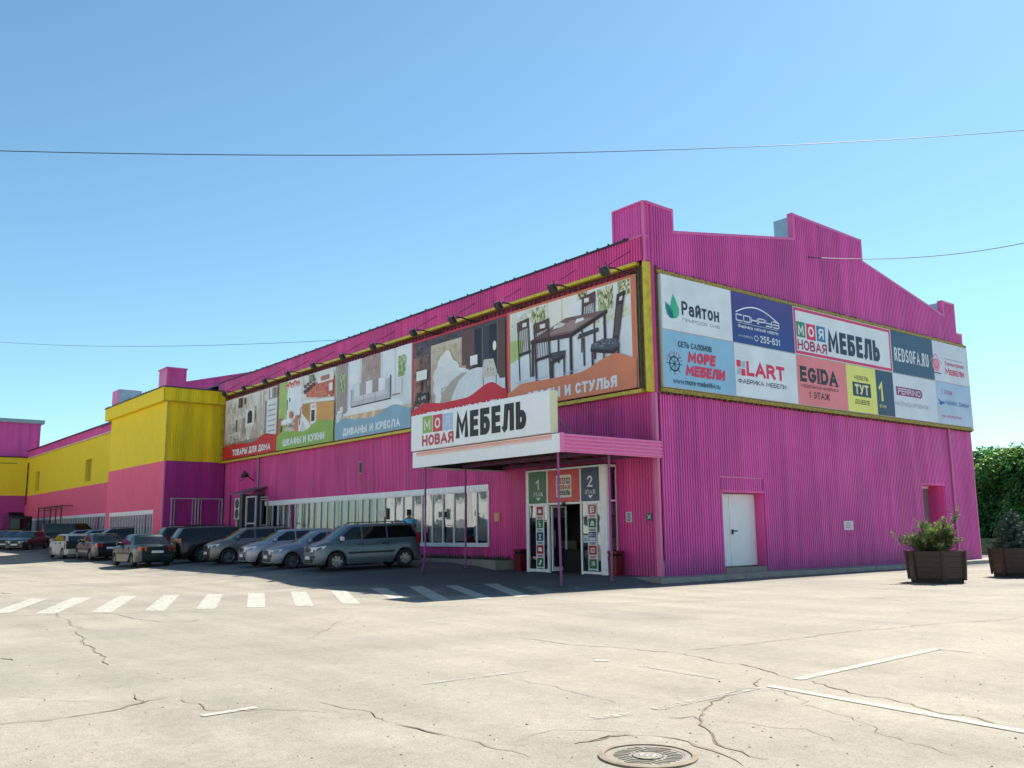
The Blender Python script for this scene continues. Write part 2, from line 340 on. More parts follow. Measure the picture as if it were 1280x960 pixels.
# ---------------------------------------------------------------- terrain height
def interp(x, xs, ys):
    if x <= xs[0]: return ys[0]
    for i in range(1, len(xs)):
        if x <= xs[i]: return ys[i-1]+(ys[i]-ys[i-1])*(x-xs[i-1])/(xs[i]-xs[i-1])
    return ys[-1]
def sst(t): t = max(0, min(1, t)); return t*t*(3-2*t)
def gz(x, y):
    b1 = interp(y, [-18, -12, -10, -9, -6.5, -4, 0], [-.15, -.11, -.02, .05, .16, .23, .3])
    b2 = interp(y, [-4.8, -2.3], [-.15, 0]); b2 = b2+(-.15-b2)*sst((x+.4)/1.0)
    f = interp(x, [-80, -70, -60, -45, -35, -25], [.42, .36, .28, .16, .08, 0])
    return b2+(b1-b2)*sst((-6-x)/3.5)+f
def px2g(px, py, lift=0.0):
    f = 1134.6; d = Fv+R2*((px-640)/f)-U2*((py-480)/f); z = -.1
    for _ in range(12):
        t = (z-CAM.z)/d.z; P = CAM+d*t; z = gz(P.x, P.y)
    return Vector((P.x, P.y, z+lift))

# ---------------------------------------------------------------- ground
def ground():
    xs = [-3000, -1200, -500, -250, -180]+[-140+2*i for i in range(66)]+[-8+.7*i for i in range(14)]+[2+1.5*i for i in range(22)]+[60, 120, 300, 900, 3000]
    ys = [-3000, -900, -300, -120, -60]+[-40+1.5*i for i in range(16)]+[-16+.6*i for i in range(28)]+[2, 6, 12, 24, 40, 80, 200, 600, 3000]
    me = bpy.data.meshes.new('ground'); nx, ny = len(xs), len(ys)
    vs = [(x, y, gz(x, y)) for x in xs for y in ys]
    fs = [(i*ny+j, (i+1)*ny+j, (i+1)*ny+j+1, i*ny+j+1) for i in range(nx-1) for j in range(ny-1)]
    me.from_pydata(vs, [], fs)
    for p in me.polygons: p.use_smooth = True
    m = bpy.data.materials.new('dusty_asphalt'); m.use_nodes = True; n = m.node_tree; b = n.nodes['Principled BSDF']
    tc = n.nodes.new('ShaderNodeTexCoord')
    def noise(sc, det=6, st=(1, 1, 1), rg=.6):
        mp = n.nodes.new('ShaderNodeMapping'); mp.inputs['Scale'].default_value = st; n.links.new(tc.outputs['Object'], mp.inputs[0])
        no = n.nodes.new('ShaderNodeTexNoise'); no.inputs['Scale'].default_value = sc; no.inputs['Detail'].default_value = det; no.inputs['Roughness'].default_value = rg
        n.links.new(mp.outputs[0], no.inputs[0]); return no.outputs[0]
    def mr(s, a, bb, c0, d):
        r = n.nodes.new('ShaderNodeMapRange'); r.inputs[1].default_value = a; r.inputs[2].default_value = bb
        r.inputs[3].default_value = c0; r.inputs[4].default_value = d; n.links.new(s, r.inputs[0]); return r.outputs[0]
    def mul(a, c):
        x = n.nodes.new('ShaderNodeMath'); x.operation = 'MULTIPLY'; n.links.new(a, x.inputs[0])
        if isinstance(c, float): x.inputs[1].default_value = c
        else: n.links.new(c, x.inputs[1])
        return x.outputs[0]
    big = mr(noise(.09, 4), .35, .65, .0, 1.0); mid = mr(noise(.55, 6, (1, .5, 1)), .32, .68, .87, 1.1); fine = mr(noise(60, 3), .3, .7, .74, 1.2)
    speck = mr(noise(28, 2), .62, .72, 1.0, .66); coarse = mr(noise(9, 5, (1, 1, 1), .75), .34, .66, .88, 1.09); smear = mr(noise(.7, 5, (.22, 1.6, 1)), .36, .62, .90, 1.05)
    cr = n.nodes.new('ShaderNodeMix'); cr.data_type = 'RGBA'; n.links.new(big, cr.inputs['Factor'])
    cr.inputs['A'].default_value = (.248, .226, .188, 1); cr.inputs['B'].default_value = (.298, .262, .208, 1)
    # worn dark tyre sweep and oil stains
    vo = n.nodes.new('ShaderNodeTexVoronoi'); vo.inputs['Scale'].default_value = .22; n.links.new(tc.outputs['Object'], vo.inputs[0])
    stain = mr(vo.outputs['Distance'], .02, .16, .82, 1.0)
    k = mul(mul(mul(mul(mul(mul(mid, fine), speck), stain), coarse), smear), 1.04)
    v = n.nodes.new('ShaderNodeVectorMath'); v.operation = 'SCALE'; n.links.new(cr.outputs['Result'], v.inputs[0]); n.links.new(k, v.inputs['Scale'])
    # the parking strip by the building gets a darker grey
    sep = n.nodes.new('ShaderNodeSeparateXYZ'); n.links.new(tc.outputs['Object'], sep.inputs[0])
    ad = n.nodes.new('ShaderNodeMath'); ad.operation = 'ADD'; n.links.new(sep.outputs[1], ad.inputs[0]); n.links.new(mr(noise(.4, 5), .3, .7, -1.5, 1.5), ad.inputs[1])
    park = mr(ad.outputs[0], -10.5, -7.5, 0, 1); xm = mr(sep.outputs[0], 1.0, 3.0, 1, 0); pm = mul(park, xm)
    dk = n.nodes.new('ShaderNodeMix'); dk.data_type = 'RGBA'; n.links.new(pm, dk.inputs['Factor']); n.links.new(v.outputs[0], dk.inputs['A'])
    v2 = n.nodes.new('ShaderNodeVectorMath'); v2.operation = 'SCALE'; v2.inputs[0].default_value = (.105, .105, .105); n.links.new(mul(mid, fine), v2.inputs['Scale'])
    n.links.new(v2.outputs[0], dk.inputs['B']); n.links.new(dk.outputs['Result'], b.inputs['Base Color'])
    b.inputs['Roughness'].default_value = .9; b.inputs['Specular IOR Level'].default_value = .25
    bp = n.nodes.new('ShaderNodeBump'); bp.inputs['Strength'].default_value = .35; bp.inputs['Distance'].default_value = .01
    n.links.new(noise(45, 4), bp.inputs['Height'])
    bp2 = n.nodes.new('ShaderNodeBump'); bp2.inputs['Strength'].default_value = .5; bp2.inputs['Distance'].default_value = .06
    n.links.new(noise(.8, 3), bp2.inputs['Height']); n.links.new(bp.outputs[0], bp2.inputs['Normal']); n.links.new(bp2.outputs[0], b.inputs['Normal'])
    me.materials.append(m)
    link('ground', me, kind='structure')
ground()

def paint_mat(name, c, wear):
    m = bpy.data.materials.new(name); m.use_nodes = True; n = m.node_tree; b = n.nodes['Principled BSDF']; b.inputs['Base Color'].default_value = c+(1,); b.inputs['Roughness'].default_value = .8
    tc = n.nodes.new('ShaderNodeTexCoord'); no = n.nodes.new('ShaderNodeTexNoise'); no.inputs['Scale'].default_value = 11; no.inputs['Detail'].default_value = 9; no.inputs['Roughness'].default_value = .78
    n.links.new(tc.outputs['Object'], no.inputs[0]); r = n.nodes.new('ShaderNodeMapRange'); r.inputs[1].default_value = wear-.07; r.inputs[2].default_value = wear+.13; r.inputs[3].default_value = 0; r.inputs[4].default_value = .92
    n.links.new(no.outputs[0], r.inputs[0]); n.links.new(r.outputs[0], b.inputs['Alpha']); return m
LINEW = paint_mat('worn_white_road_paint', (.39, .37, .32), .37)
LINEF = paint_mat('faded_white_road_paint', (.36, .34, .29), .49)
def sheet(name, quadpx=None, pts=None, m=LINEW, lift=.006, nu=6, nv=3, label=None):
    c = pts or [px2g(*p) for p in quadpx]
    mb = MB()
    def fn(u, v):
        a = c[0].lerp(c[1], u); b = c[3].lerp(c[2], u); p = a.lerp(b, v); return (p.x, p.y, gz(p.x, p.y)+lift)
    mb.grid(fn, nu, nv); o = mb.build(name, m, kind='structure', label=label)
    if o.data.polygons[0].normal.z < 0: o.data.flip_normals()
    return o
# crosswalk bars
CW = [[(37.7, 748.7), (59.3, 748.7), (10, 767), (-12, 766)], [(91.6, 747), (115.7, 747), (70, 767.4), (43.1, 767.4)], [(149, 745.2), (170.7, 745.2), (138.4, 766), (113.2, 766)],
      [(204.9, 743.7), (224.6, 743.7), (204.9, 763.8), (180.8, 763.8)], [(258.8, 743), (278.5, 743), (269.5, 761.3), (245.1, 761.7)], [(310, 741.6), (330.6, 741.6), (331.4, 759.5), (308.4, 759.5)],
      [(363, 739.8), (382.8, 739.8), (392.5, 757.7), (369, 757.7)], [(413.3, 738.7), (433, 738.7), (451, 754.9), (427.7, 754.9)], [(462, 735), (481, 735), (512, 750), (488, 749)],
      [(511.3, 733.6), (528, 732.8), (564.7, 750.5), (542.2, 751.9)], [(556.3, 732.2), (571.7, 731.6), (616.7, 748.5), (598.4, 749.6)], [(604, 730), (621, 729.4), (663, 744.8), (645, 746.8)],
      [(650.5, 733.6), (668.8, 733), (701, 741.5), (683, 743.5)], [(716, 734.5), (728, 734), (738, 736.5), (722, 737.5)]]
for i, q in enumerate(CW):
    sheet('crosswalk_bar', q, m=LINEF if i in (12, 13) else LINEW)
def road_line(name, pts, w, m):
    P = [px2g(*p) for p in pts]
    for a, b in zip(P, P[1:]):
        d = (b-a).normalized(); nrm = Vector((-d.y, d.x, 0))*w/2
        sheet(name, pts=[a+nrm, b+nrm, b-nrm, a-nrm], m=m, nu=8, nv=1, lift=.0075)
road_line('parking_line', [(818, 887), (948, 860)], .12, LINEF)
road_line('parking_line', [(996, 850), (1172, 811.5)], .12, LINEW)
road_line('parking_line', [(1172, 811.5), (1214, 815.5)], .12, LINEF)
road_line('parking_line', [(962, 858), (1285, 916)], .12, LINEW)
road_line('parking_line', [(527, 855.5), (665, 838)], .10, LINEF)
road_line('parking_line', [(800, 832), (900, 849)], .12, LINEF)
road_line('parking_line', [(252, 895.5), (320, 885)], .10, LINEW)
road_line('parking_line', [(744, 826), (762, 826.5)], .14, LINEW)
road_line('parking_line', [(740, 898), (790, 893)], .12, LINEF)

# cracks: open dark seams with crumbled lighter rims
CRK = mat('crack_dark', (.075, .062, .048), .95, var=.5, scale=3)
CRKF = mat('crack_faint', (.145, .12, .088), .95, var=.3, scale=6)
CRKL = mat('crack_sandy_rim', (.235, .19, .135), .95, var=.3, scale=8)
def crack(pts, w=.03, rim=.0, seed=0):
    w = w*.29; faint = w < .0082
    rnd = random.Random(seed); P = [px2g(*p) for p in pts]
    Q = []
    for a, b in zip(P, P[1:]):
        n = max(2, int((b-a).length/.11))
        d = (b-a).normalized(); nn = Vector((-d.y, d.x, 0))
        for i in range(n): Q.append(a.lerp(b, i/n)+nn*rnd.uniform(-.028, .028)+nn*.05*math.sin(i*.35+seed))
    Q.append(P[-1])
    def strip(name, wd, m, lift):
        mb = MB(); L = []; Rr = []
        for i, q in enumerate(Q):
            d = (Q[min(i+1, len(Q)-1)]-Q[max(i-1, 0)]).normalized(); nn = Vector((-d.y, d.x, 0))
            tp = min(1, i/4+.2, (len(Q)-1-i)/4+.15)*rnd.uniform(.35, 1.5)
            for lst, sgn in ((L, 1), (Rr, -1)):
                p = q+nn*sgn*wd/2*tp*rnd.uniform(.6, 1.3); lst.append((p.x, p.y, gz(p.x, p.y)+lift))
        vs = L+Rr; k = len(Q); mb.add(vs, [(i, k+i, k+i+1, i+1) for i in range(k-1)])
        o = mb.build(name, m, kind='structure')
        if o.data.polygons[0].normal.z < 0: o.data.flip_normals()
    if rim: strip('crack_rim', w*rim, CRKL, .0045)
    strip('asphalt_crack', w, CRKF if faint else CRK, .0095)
crack([(-10, 908), (60, 902), (130, 892), (180, 880), (215, 871)], .032, 2.2, 1)
crack([(215, 871), (240, 880), (262, 890), (330, 888), (420, 890)], .018, 2, 2)
crack([(168, 868), (178, 877), (188, 880)], .03, 2, 3)
crack([(405, 876), (470, 893), (500, 905)], .016, 2, 4); crack([(500, 905), (535, 914), (570, 922)], .045, 2, 5); crack([(570, 922), (610, 932), (665, 948)], .014, 3, 6)
crack([(640, 797), (740, 808), (830, 815), (920, 830), (1000, 850)], .022, 2.4, 7); crack([(1000, 850), (1100, 873), (1200, 895), (1290, 916)], .022, 2.5, 8)
crack([(850, 814), (905, 808), (960, 802), (1080, 788), (1200, 778), (1285, 773)], .022, 2, 9)
crack([(955, 848), (948, 858), (905, 872), (884, 890), (880, 903), (905, 930), (960, 950)], .02, 5, 10)
crack([(640, 925), (690, 912), (740, 911), (800, 915)], .014, 2, 11)
crack([(716, 929), (735, 927), (752, 921), (770, 919), (795, 920)], .045, 4, 12); crack([(795, 919), (840, 924), (870, 933), (905, 944), (930, 958)], .012, 8, 13)
crack([(640, 938), (670, 931), (716, 930)], .012, 2, 14)
crack([(840, 899), (862, 896), (880, 901)], .035, 3, 15)
crack([(98, 788), (103, 800), (118, 812), (133, 820), (136, 832)], .024, 3, 16); crack([(60, 762), (100, 786), (140, 789)], .02, 2, 17)
crack([(130, 766), (180, 775), (205, 778)], .025, 3, 18); crack([(200, 777), (235, 778), (255, 774)], .024, 2, 19)
crack([(-5, 824), (16, 826)], .09, 3, 20); crack([(95, 848), (112, 845)], .024, 3, 21); crack([(-5, 741), (18, 742)], .10, 2, 22)
crack([(640, 848), (700, 858), (770, 880)], .012, 2, 23); crack([(960, 858), (1010, 880), (1100, 915), (1200, 950)], .010, 2, 24)
crack([(0, 870), (60, 876), (150, 880)], .012, 2, 25); crack([(1030, 745), (1090, 748), (1140, 752)], .03, 2, 26)
crack([(900, 903), (1000, 912), (1060, 930)], .012, 2, 27); crack([(380, 800), (400, 790), (440, 770)], .012, 2, 28); crack([(20, 725), (60, 729), (160, 735)], .03, 2, 29)

# manhole cover
def manhole():
    c = px2g(810, 946); t = thing('manhole_cover', 'round cast iron manhole cover with wavy ribs set in cracked asphalt', 'manhole cover', (c.x, c.y, c.z), R(25))
    rr = .305
    IR = mat('cast_iron_dusty', (.21, .185, .145), .75, var=.3, scale=12); IRL = mat('cast_iron_worn', (.36, .34, .32), .5, metal=.2)
    mb = MB(); mb.T = Matrix.Rotation(R(90), 4, 'X')
    mb.lathe([(rr+.05, -.01), (rr+.05, .014), (rr+.02, .018), (rr+.008, .018), (rr+.006, 0)], n=48); mb.build('rim', CRKL, t)
    mb = MB(); mb.T = Matrix.Rotation(R(90), 4, 'X'); mb.lathe([(rr, -.002), (rr, .010), (rr-.04, .010), (rr-.045, .006), (.115, .006), (.11, .010), (.0, .010)], n=48); mb.build('plate', IR, t)
    for k in range(-6, 7):
        y0 = k*.045
        if abs(y0) > rr-.05: continue
        half = math.sqrt((rr-.06)**2-y0*y0); n = 22
        seg = []
        def out_rib(seg):
            if len(seg) > 1: mb = MB(); mb.tube(seg, .0045, 4); mb.build('rib', mat('cast_iron_dark', (.095, .08, .06), .8), t)
        for i in range(n+1):
            x = -half+2*half*i/n; y = y0+.016*math.sin(x*30)
            if math.hypot(x, y) < .125:
                out_rib(seg); seg = []
            else: seg.append((x, y, .0065))
        out_rib(seg)
    mb = MB(); mb.tube([(.112*math.cos(a/16*2*math.pi), .112*math.sin(a/16*2*math.pi), .010) for a in range(17)], .004, 6); mb.build('hub_ring', mat('cast_iron_dark', (.095, .08, .06), .8), t)
    mb = MB()
    for s in (-1, 0, 1): mb.box((.045*s-.009, -.04, .010), (.045*s+.009, .04, .013))
    mb.box((-.07, -.005, .010), (.07, .005, .0125)); mb.build('hub_mark', IRL, t)
manhole()

# ---------------------------------------------------------------- corrugated sheet walls
def corr(name, parent, k, off, a0, a1, lo, hi, m, holes=(), pitch=.125, dep=.028, label=None):
    fr = Fr(k, off); lo_f = lo if callable(lo) else (lambda a: lo); hi_f = hi if callable(hi) else (lambda a: hi)
    n = max(1, round((a1-a0)/pitch)); p = (a1-a0)/n
    cols = []
    for i in range(n):
        b = a0+i*p; cols += [(b, 0), (b+.24*p, 0), (b+.36*p, dep), (b+.88*p, dep)]
    cols.append((a1, 0)); mb = MB()
    for (x0, d0), (x1, d1) in zip(cols, cols[1:]):
        mid = (x0+x1)/2; ivs = [(0., 1.)]; L0, L1, H0, H1 = lo_f(x0+1e-4), lo_f(x1-1e-4), hi_f(x0+1e-4), hi_f(x1-1e-4)
        segs = [(L0, H0, L1, H1)]
        for (h0, h1, z0, z1) in holes:
            if h0 < mid < h1:
                new = []
                for (l0, t0, l1, t1) in segs:
                    if z0 > l0 and z0 < t0: new.append((l0, z0, l1, z0))
                    if z1 < t0 and z1 > l0: new.append((z1, t0, z1, t1))
                    if z1 <= l0 or z0 >= t0: new.append((l0, t0, l1, t1))
                segs = new
        for (l0, t0, l1, t1) in segs:
            q = [fr.p(x0, l0, d0), fr.p(x1, l1, d1), fr.p(x1, t1, d1), fr.p(x0, t0, d0)]
            mb.add(q, [(0, 1, 2, 3)])
    return mb.build(name, m, parent, label=label)

def window_band(parent, k, off, a0, a1, z0, z1, xs, head=.22, name='window_band'):
    """long strip window: white head and sill panels, mullions, glass panes, curtains behind"""
    fr = Fr(k, off)
    def fb(mb, b0, b1, c0, c1, o0, o1):
        p, q = fr.p(b0, c0, o0), fr.p(b1, c1, o1); mb.box(p, q)
    mb = MB(); fb(mb, a0-.03, a1+.03, z1-head, z1, .03, .10); fb(mb, a0, a1, z1-head-.05, z1-head, .0, .055); fb(mb, a0, a0+.07, z0+.1, z1-head-.05, -.02, .06); fb(mb, a1-.07, a1, z0+.1, z1-head-.05, -.02, .06)
    band = mb.build(name, WHITEF, parent)
    mb = MB(); fb(mb, a0-.02, a1+.02, z0, z0+.16, .03, .12); mb.build('sill', WHITEF, band)
    mb = MB(); fb(mb, -.03, .03, z0+.16, z1-head-.05, -.02, .055); mm = mb.mesh('mullion', WHITEF)
    prev = None
    xs2 = [a0]+sorted(xs)+[a1]
    for x in xs2[1:-1]:
        o = link('mullion', mm, band); o.location = (x, 0, 0) if k == 'A' else (0, x, 0)
    meshes = {}
    CUR = mat('white_curtain', (.86, .86, .82), .8, var=.1)
    for x0, x1 in zip(xs2, xs2[1:]):
        mb = MB(); q = [fr.p(x0, z0+.12, .01), fr.p(x1, z0+.12, .01), fr.p(x1, z1-head, .01), fr.p(x0, z1-head, .01)]; mb.add(q, [(0, 1, 2, 3)])
        mb.build('pane', GLASS, band)
    # curtains: hanging vertical folds, drawn in places
    rnd = random.Random(int(abs(a0)*10)); mb = MB(); x = a0+.05
    while x < a1-.3:
        wdt = rnd.uniform(.5, 1.5); bot = z0+rnd.choice([.2, .22, .25, .6]); top = z1-head
        if rnd.random() < .94:
            n = int(wdt/.06); tilt = rnd.uniform(-.25, .25)
            e = min(x+wdt, a1-.05)
            for i in range(n):
                b0 = x+(e-x)*i/n; b1 = x+(e-x)*(i+1)/n; o0 = -.06-.03*(i % 2); o1 = -.06-.03*((i+1) % 2)
                mb.add([fr.p(b0+tilt, bot, o0), fr.p(b1+tilt, bot, o1), fr.p(b1, top, o1), fr.p(b0, top, o0)], [(0, 1, 2, 3)])
        x += wdt+rnd.choice([0, 0, .05, .4])
    mb.build('curtain', CUR, band)
    mb = MB(); q = [fr.p(a0, z0, -1.6), fr.p(a1, z0, -1.6), fr.p(a1, z1, -1.6), fr.p(a0, z1, -1.6)]; mb.add(q, [(0, 1, 2, 3)])
    q = [fr.p(a0, z0+.12, -1.6), fr.p(a1, z0+.12, -1.6), fr.p(a1, z0+.12, -.02), fr.p(a0, z0+.12, -.02)]; mb.add(q, [(0, 1, 2, 3)]); mb.build('room_back', mat('dim_room', (.05, .05, .055), .9), band)
    return band
def steps(a, b, n): return [a+(b-a)*(i+1)/n for i in range(n-1)]

# ================================================================= MAIN STORE BUILDING
STORE = thing('store_building', 'large pink corrugated furniture hall with gabled right end and white strip windows', 'building')
AW = -37.0                                   # left end of facade A visible beside the tower
EZ = 11.25                                   # eave height
MULL = [-9.77, -10.57, -11.37, -12.19, -12.99, -13.81, -14.62, -15.39, -16.12, -17.01, -17.8, -18.5, -19.15, -19.9, -20.6, -21.3, -22.05, -22.8, -23.5, -24.3, -25.0, -25.75, -26.5, -27.25, -28.0, -28.75, -29.5, -30.25]
# facade A (faces the parked cars)
corr('front_cladding', STORE, 'A', 0, AW, 0, -.4, 10.4, PINK, holes=[(-31.05, -8.95, .86, 3.32), (-5.9, -1.9, -.5, 3.55), (-34.9, -31.4, -.5, 2.95)], pitch=.125, dep=.055)
corr('front_cladding', STORE, 'A', -.28, AW-1, 0.02, 10.36, 11.22, PINK, pitch=.125, dep=.055)
corr('gable_cladding', STORE, 'B', 0.0, -.30, 0, 10.36, 12.40, PINKB, pitch=.12)
window_band(STORE, 'A', -.02, -31.05, -8.95, .86, 3.32, MULL)
mb = MB(); mb.box((-.62, -.36, 11.16), (.03, -.05, 11.24)); mb.build('flashing', PINKT, STORE)
mb = MB(); mb.box((AW-1, -.38, 11.18), (-.6, -.30, 11.245))
rnd = random.Random(3)
x = AW
while x < -.8:
    mb.box((x, -.40, 11.245), (x+.05, -.34, 11.245+rnd.uniform(.02, .05))); x += rnd.uniform(.5, 1.3)
mb.build('gutter', DARK, STORE)
# facade B (gable end, faces right)
def gable(y):
    if y < 1.12: return 12.40-.03*max(0, y)
    if y < 8.27: return 11.6+(12.78-11.6)*(y-1.16)/(8.27-1.16)
    if y < 13.22: return 13.80-(y-8.3)*.025
    if y < 20.08: return 12.75+(11.35-12.75)*(y-13.22)/(20.08-13.22)
    if y < 21.2: return 12.04
    return 10.62
WY = 21.72
corr('gable_cladding', STORE, 'B', -.012, 0, WY, -.3, .50, PINKB, holes=[(3.12, 5.42, -.5, 2.72)], pitch=.1241, dep=.085)
corr('gable_cladding', STORE, 'B', 0, 0, WY, .47, gable, PINKB, holes=[(3.12, 5.42, -.5, 2.72), (16.78, 18.78, 1.0, 3.3)], pitch=.1241, dep=.085)
def step_trim():
    pts = [(-.17, 12.40), (1.12, 12.37), (1.12, 11.6), (8.27, 12.78), (8.27, 13.80), (13.22, 13.68), (13.22, 12.75), (20.08, 11.35), (20.08, 12.04), (21.2, 12.04), (21.2, 10.62), (21.74, 10.62)]
    mb = MB()
    for q_, ((a, z), (b, y)) in enumerate(zip(pts, pts[1:])):
        d = Vector((0, b-a, y-z)).normalized(); nn = Vector((0, -d.z, d.y)); e_ = .004*(q_ % 2)
        A = Vector((0, a, z)); B = Vector((0, b, y)); vs = []
        e = d*.0
        for P in (A-d*.04, B+d*.04):
            for o, x in ((.03, -.15), (.03, .09), (-.07, .09), (-.07, -.15)): vs.append(P+nn*o+Vector((x+e_, 0, 0)))
        mb.add(vs, [(0, 1, 2, 3), (7, 6, 5, 4), (0, 4, 5, 1), (1, 5, 6, 2), (2, 6, 7, 3), (3, 7, 4, 0)])
    mb.build('parapet_trim', PINKT, STORE)
step_trim()
# corner box return, lantern return, right box return
corr('parapet_box_side', STORE, 'A', -.27, -1.34, .02, 11.2, 12.42, PINKB)
mb = MB(); mb.box((-1.40, -.34, 12.36), (.05, -.10, 12.42)); mb.box((-1.42, -.33, 11.2), (-1.33, -.16, 12.38)); mb.build('parapet_trim', PINKT, STORE)
mb = MB(); mb.box((-1.32, -.14, 11.2), (-.02, 1.1, 12.34)); mb.build('parapet_core', PINKT, STORE)
mb = MB(); mb.box((-.82, 8.29, 12.3), (-.02, 13.2, 13.72)); mb.build('parapet_box_back', GALV, STORE)
mb = MB(); mb.box((-.62, 20.1, 11.0), (-.02, 21.18, 12.0)); mb.build('parapet_box_back', GALV, STORE)
mb = MB(); mb.box((-.10, -.075, -.3), (.085, .10, 5.9)); mb.box((-.03, -.335, 10.3), (.045, -.25, 12.42)); mb.build('corner_trim', PINK2, STORE)
mb = MB(); mb.box((-.05, WY-.02, -.3), (.085, WY+.06, 10.66)); mb.build('corner_trim', PINK2, STORE)
# roof
def roof():
    mb = MB(); pr = [(-.3, 11.22), (8.3, 12.7), (10.8, 12.85), (13.2, 12.7), (WY, 10.6)]
    for (a, z), (b, y) in zip(pr, pr[1:]):
        mb.add([(AW-30, a, z), (-.1, a, z), (-.1, b, y), (AW-30, b, y), (AW-30, a, z-.1), (-.1, a, z-.1), (-.1, b, y-.1), (AW-30, b, y-.1)], [(0, 1, 2, 3), (7, 6, 5, 4), (0, 4, 5, 1), (3, 2, 6, 7)])
    mb.build('roof', ROOFM, STORE)
    mb = MB(); mb.box((-60, WY-.1, -.3), (-.06, WY-.02, 10.5)); mb.build('rear_wall', CONC, STORE)
roof()
# white double door in its niche on B
def door_b():
    fr = Fr('B', 0)
    mb = MB(); mb.box((-.5, 5.38, -.1), (.06, 5.44, 2.72)); mb.box((-.5, 3.10, 2.72), (.09, 5.46, 2.80)); mb.box((-.5, 3.08, -.1), (.06, 3.14, 2.72)); 
    niche = mb.build('door_niche', PINK, STORE)
    mb = MB(); mb.box((-.52, 3.1, -.1), (-.5, 5.44, 2.75)); mb.build('back_panel', WHITEP, niche)
    DW = mat('white_steel_door', (.84, .85, .86), .4, var=.05)
    for a, b in ((3.15, 3.90), (3.915, 5.37)):
        mb = MB(); mb.box((-.34, a, .2), (-.28, b, 2.69)); d = mb.build('door_leaf', DW, STORE); bevel(d, .012)
    mb = MB(); mb.box((-.28, 3.99, 1.28), (-.24, 4.05, 1.46)); mb.box((-.25, 3.99, 1.38), (-.21, 4.26, 1.42)); mb.build('door_handle', DARK, STORE)
    mb = MB(); mb.box((-.45, 3.15, -.1), (.10, 5.40, .16)); mb.build('threshold', CONCD, STORE)
    mb = MB(); mb.box((.03, 3.0, 3.22), (.09, 5.42, 3.27)); mb.box((.03, 3.0, 2.8), (.085, 3.05, 3.22)); mb.box((.03, 5.36, 2.8), (.085, 5.42, 3.22)); mb.build('patch_trim', PINKT, STORE)
    mb = MB(); mb.box((.0, 3.9, 2.82), (.06, 4.35, 3.2)); mb.build('patch_sheet', mat('fresh_magenta', (.62, .02, .22), .4), STORE)
    # right window niche
    mb = MB(); mb.box((-.75, 18.72, 1.0), (.06, 18.8, 3.3)); mb.box((-.75, 16.72, 3.3), (.08, 18.82, 3.37)); mb.box((-.75, 16.74, .95), (.07, 18.8, 1.02)); mb.box((-.75, 16.74, 1.0), (.06, 16.8, 3.3))
    n2 = mb.build('window_niche', PINK, STORE)
    mb = MB(); mb.box((-.72, 16.8, 1.02), (-.64, 17.0, 3.3)); mb.box((-.72, 17.0, 3.2), (-.64, 18.72, 3.3)); mb.box((-.72, 17.7, 1.02), (-.64, 17.78, 3.2)); mb.build('window_frame', WHITEF, n2)
    mb = MB(); mb.add([(-.68, 16.8, 1.02), (-.68, 18.72, 1.02), (-.68, 18.72, 3.3), (-.68, 16.8, 3.3)], [(0, 1, 2, 3)]); mb.build('pane', mat('dull_window_glass', (.22, .2, .22), .15), n2)
door_b()
mb = MB(); mb.tube([(.14, 19.50, 6.0), (.14, 19.52, 4.6), (.14, 19.5, 1.0), (.14, 19.5, .15)], .055, 8)
for z in (5.6, 4.2, 2.8, 1.4): mb.box((.02, 19.43, z), (.2, 19.58, z+.04))
mb.build('drainpipe', mat('pink_pipe', (.62, .22, .42), .4), STORE)
mb = MB(); mb.tube([(-31.55, -.12, 5.95), (-31.55, -.12, .5)], .05, 8); mb.build('drainpipe', GREY, STORE)
# small vent window on facade A
mb = MB(); mb.box((-19.42, -.10, 4.30), (-19.12, -.02, 4.92)); o = mb.build('vent_frame', mat('vent_rim', (.45, .3, .35), .6), STORE)
mb = MB(); mb.box((-19.37, -.115, 4.36), (-19.17, -.10, 4.86)); mb.build('vent_louvre', RUST, STORE)
# interior block so that light does not leak
mb = MB(); mb.box((-60, 1.75, -.3), (-.8, WY-.3, 10.3)); mb.build('inner_block', BLACK, STORE)
mb = MB(); mb.box((-8.8, .05, -.3), (-6.0, 1.75, 10.3)); mb.box((-1.8, .05, -.3), (-.8, 1.75, 10.3)); mb.box((-37, .05, 3.7), (-.8, 1.74, 10.3)); mb.box((-37, .05, -.3), (-.9, 1.73, .8)); mb.build('inner_block', BLACK, STORE)

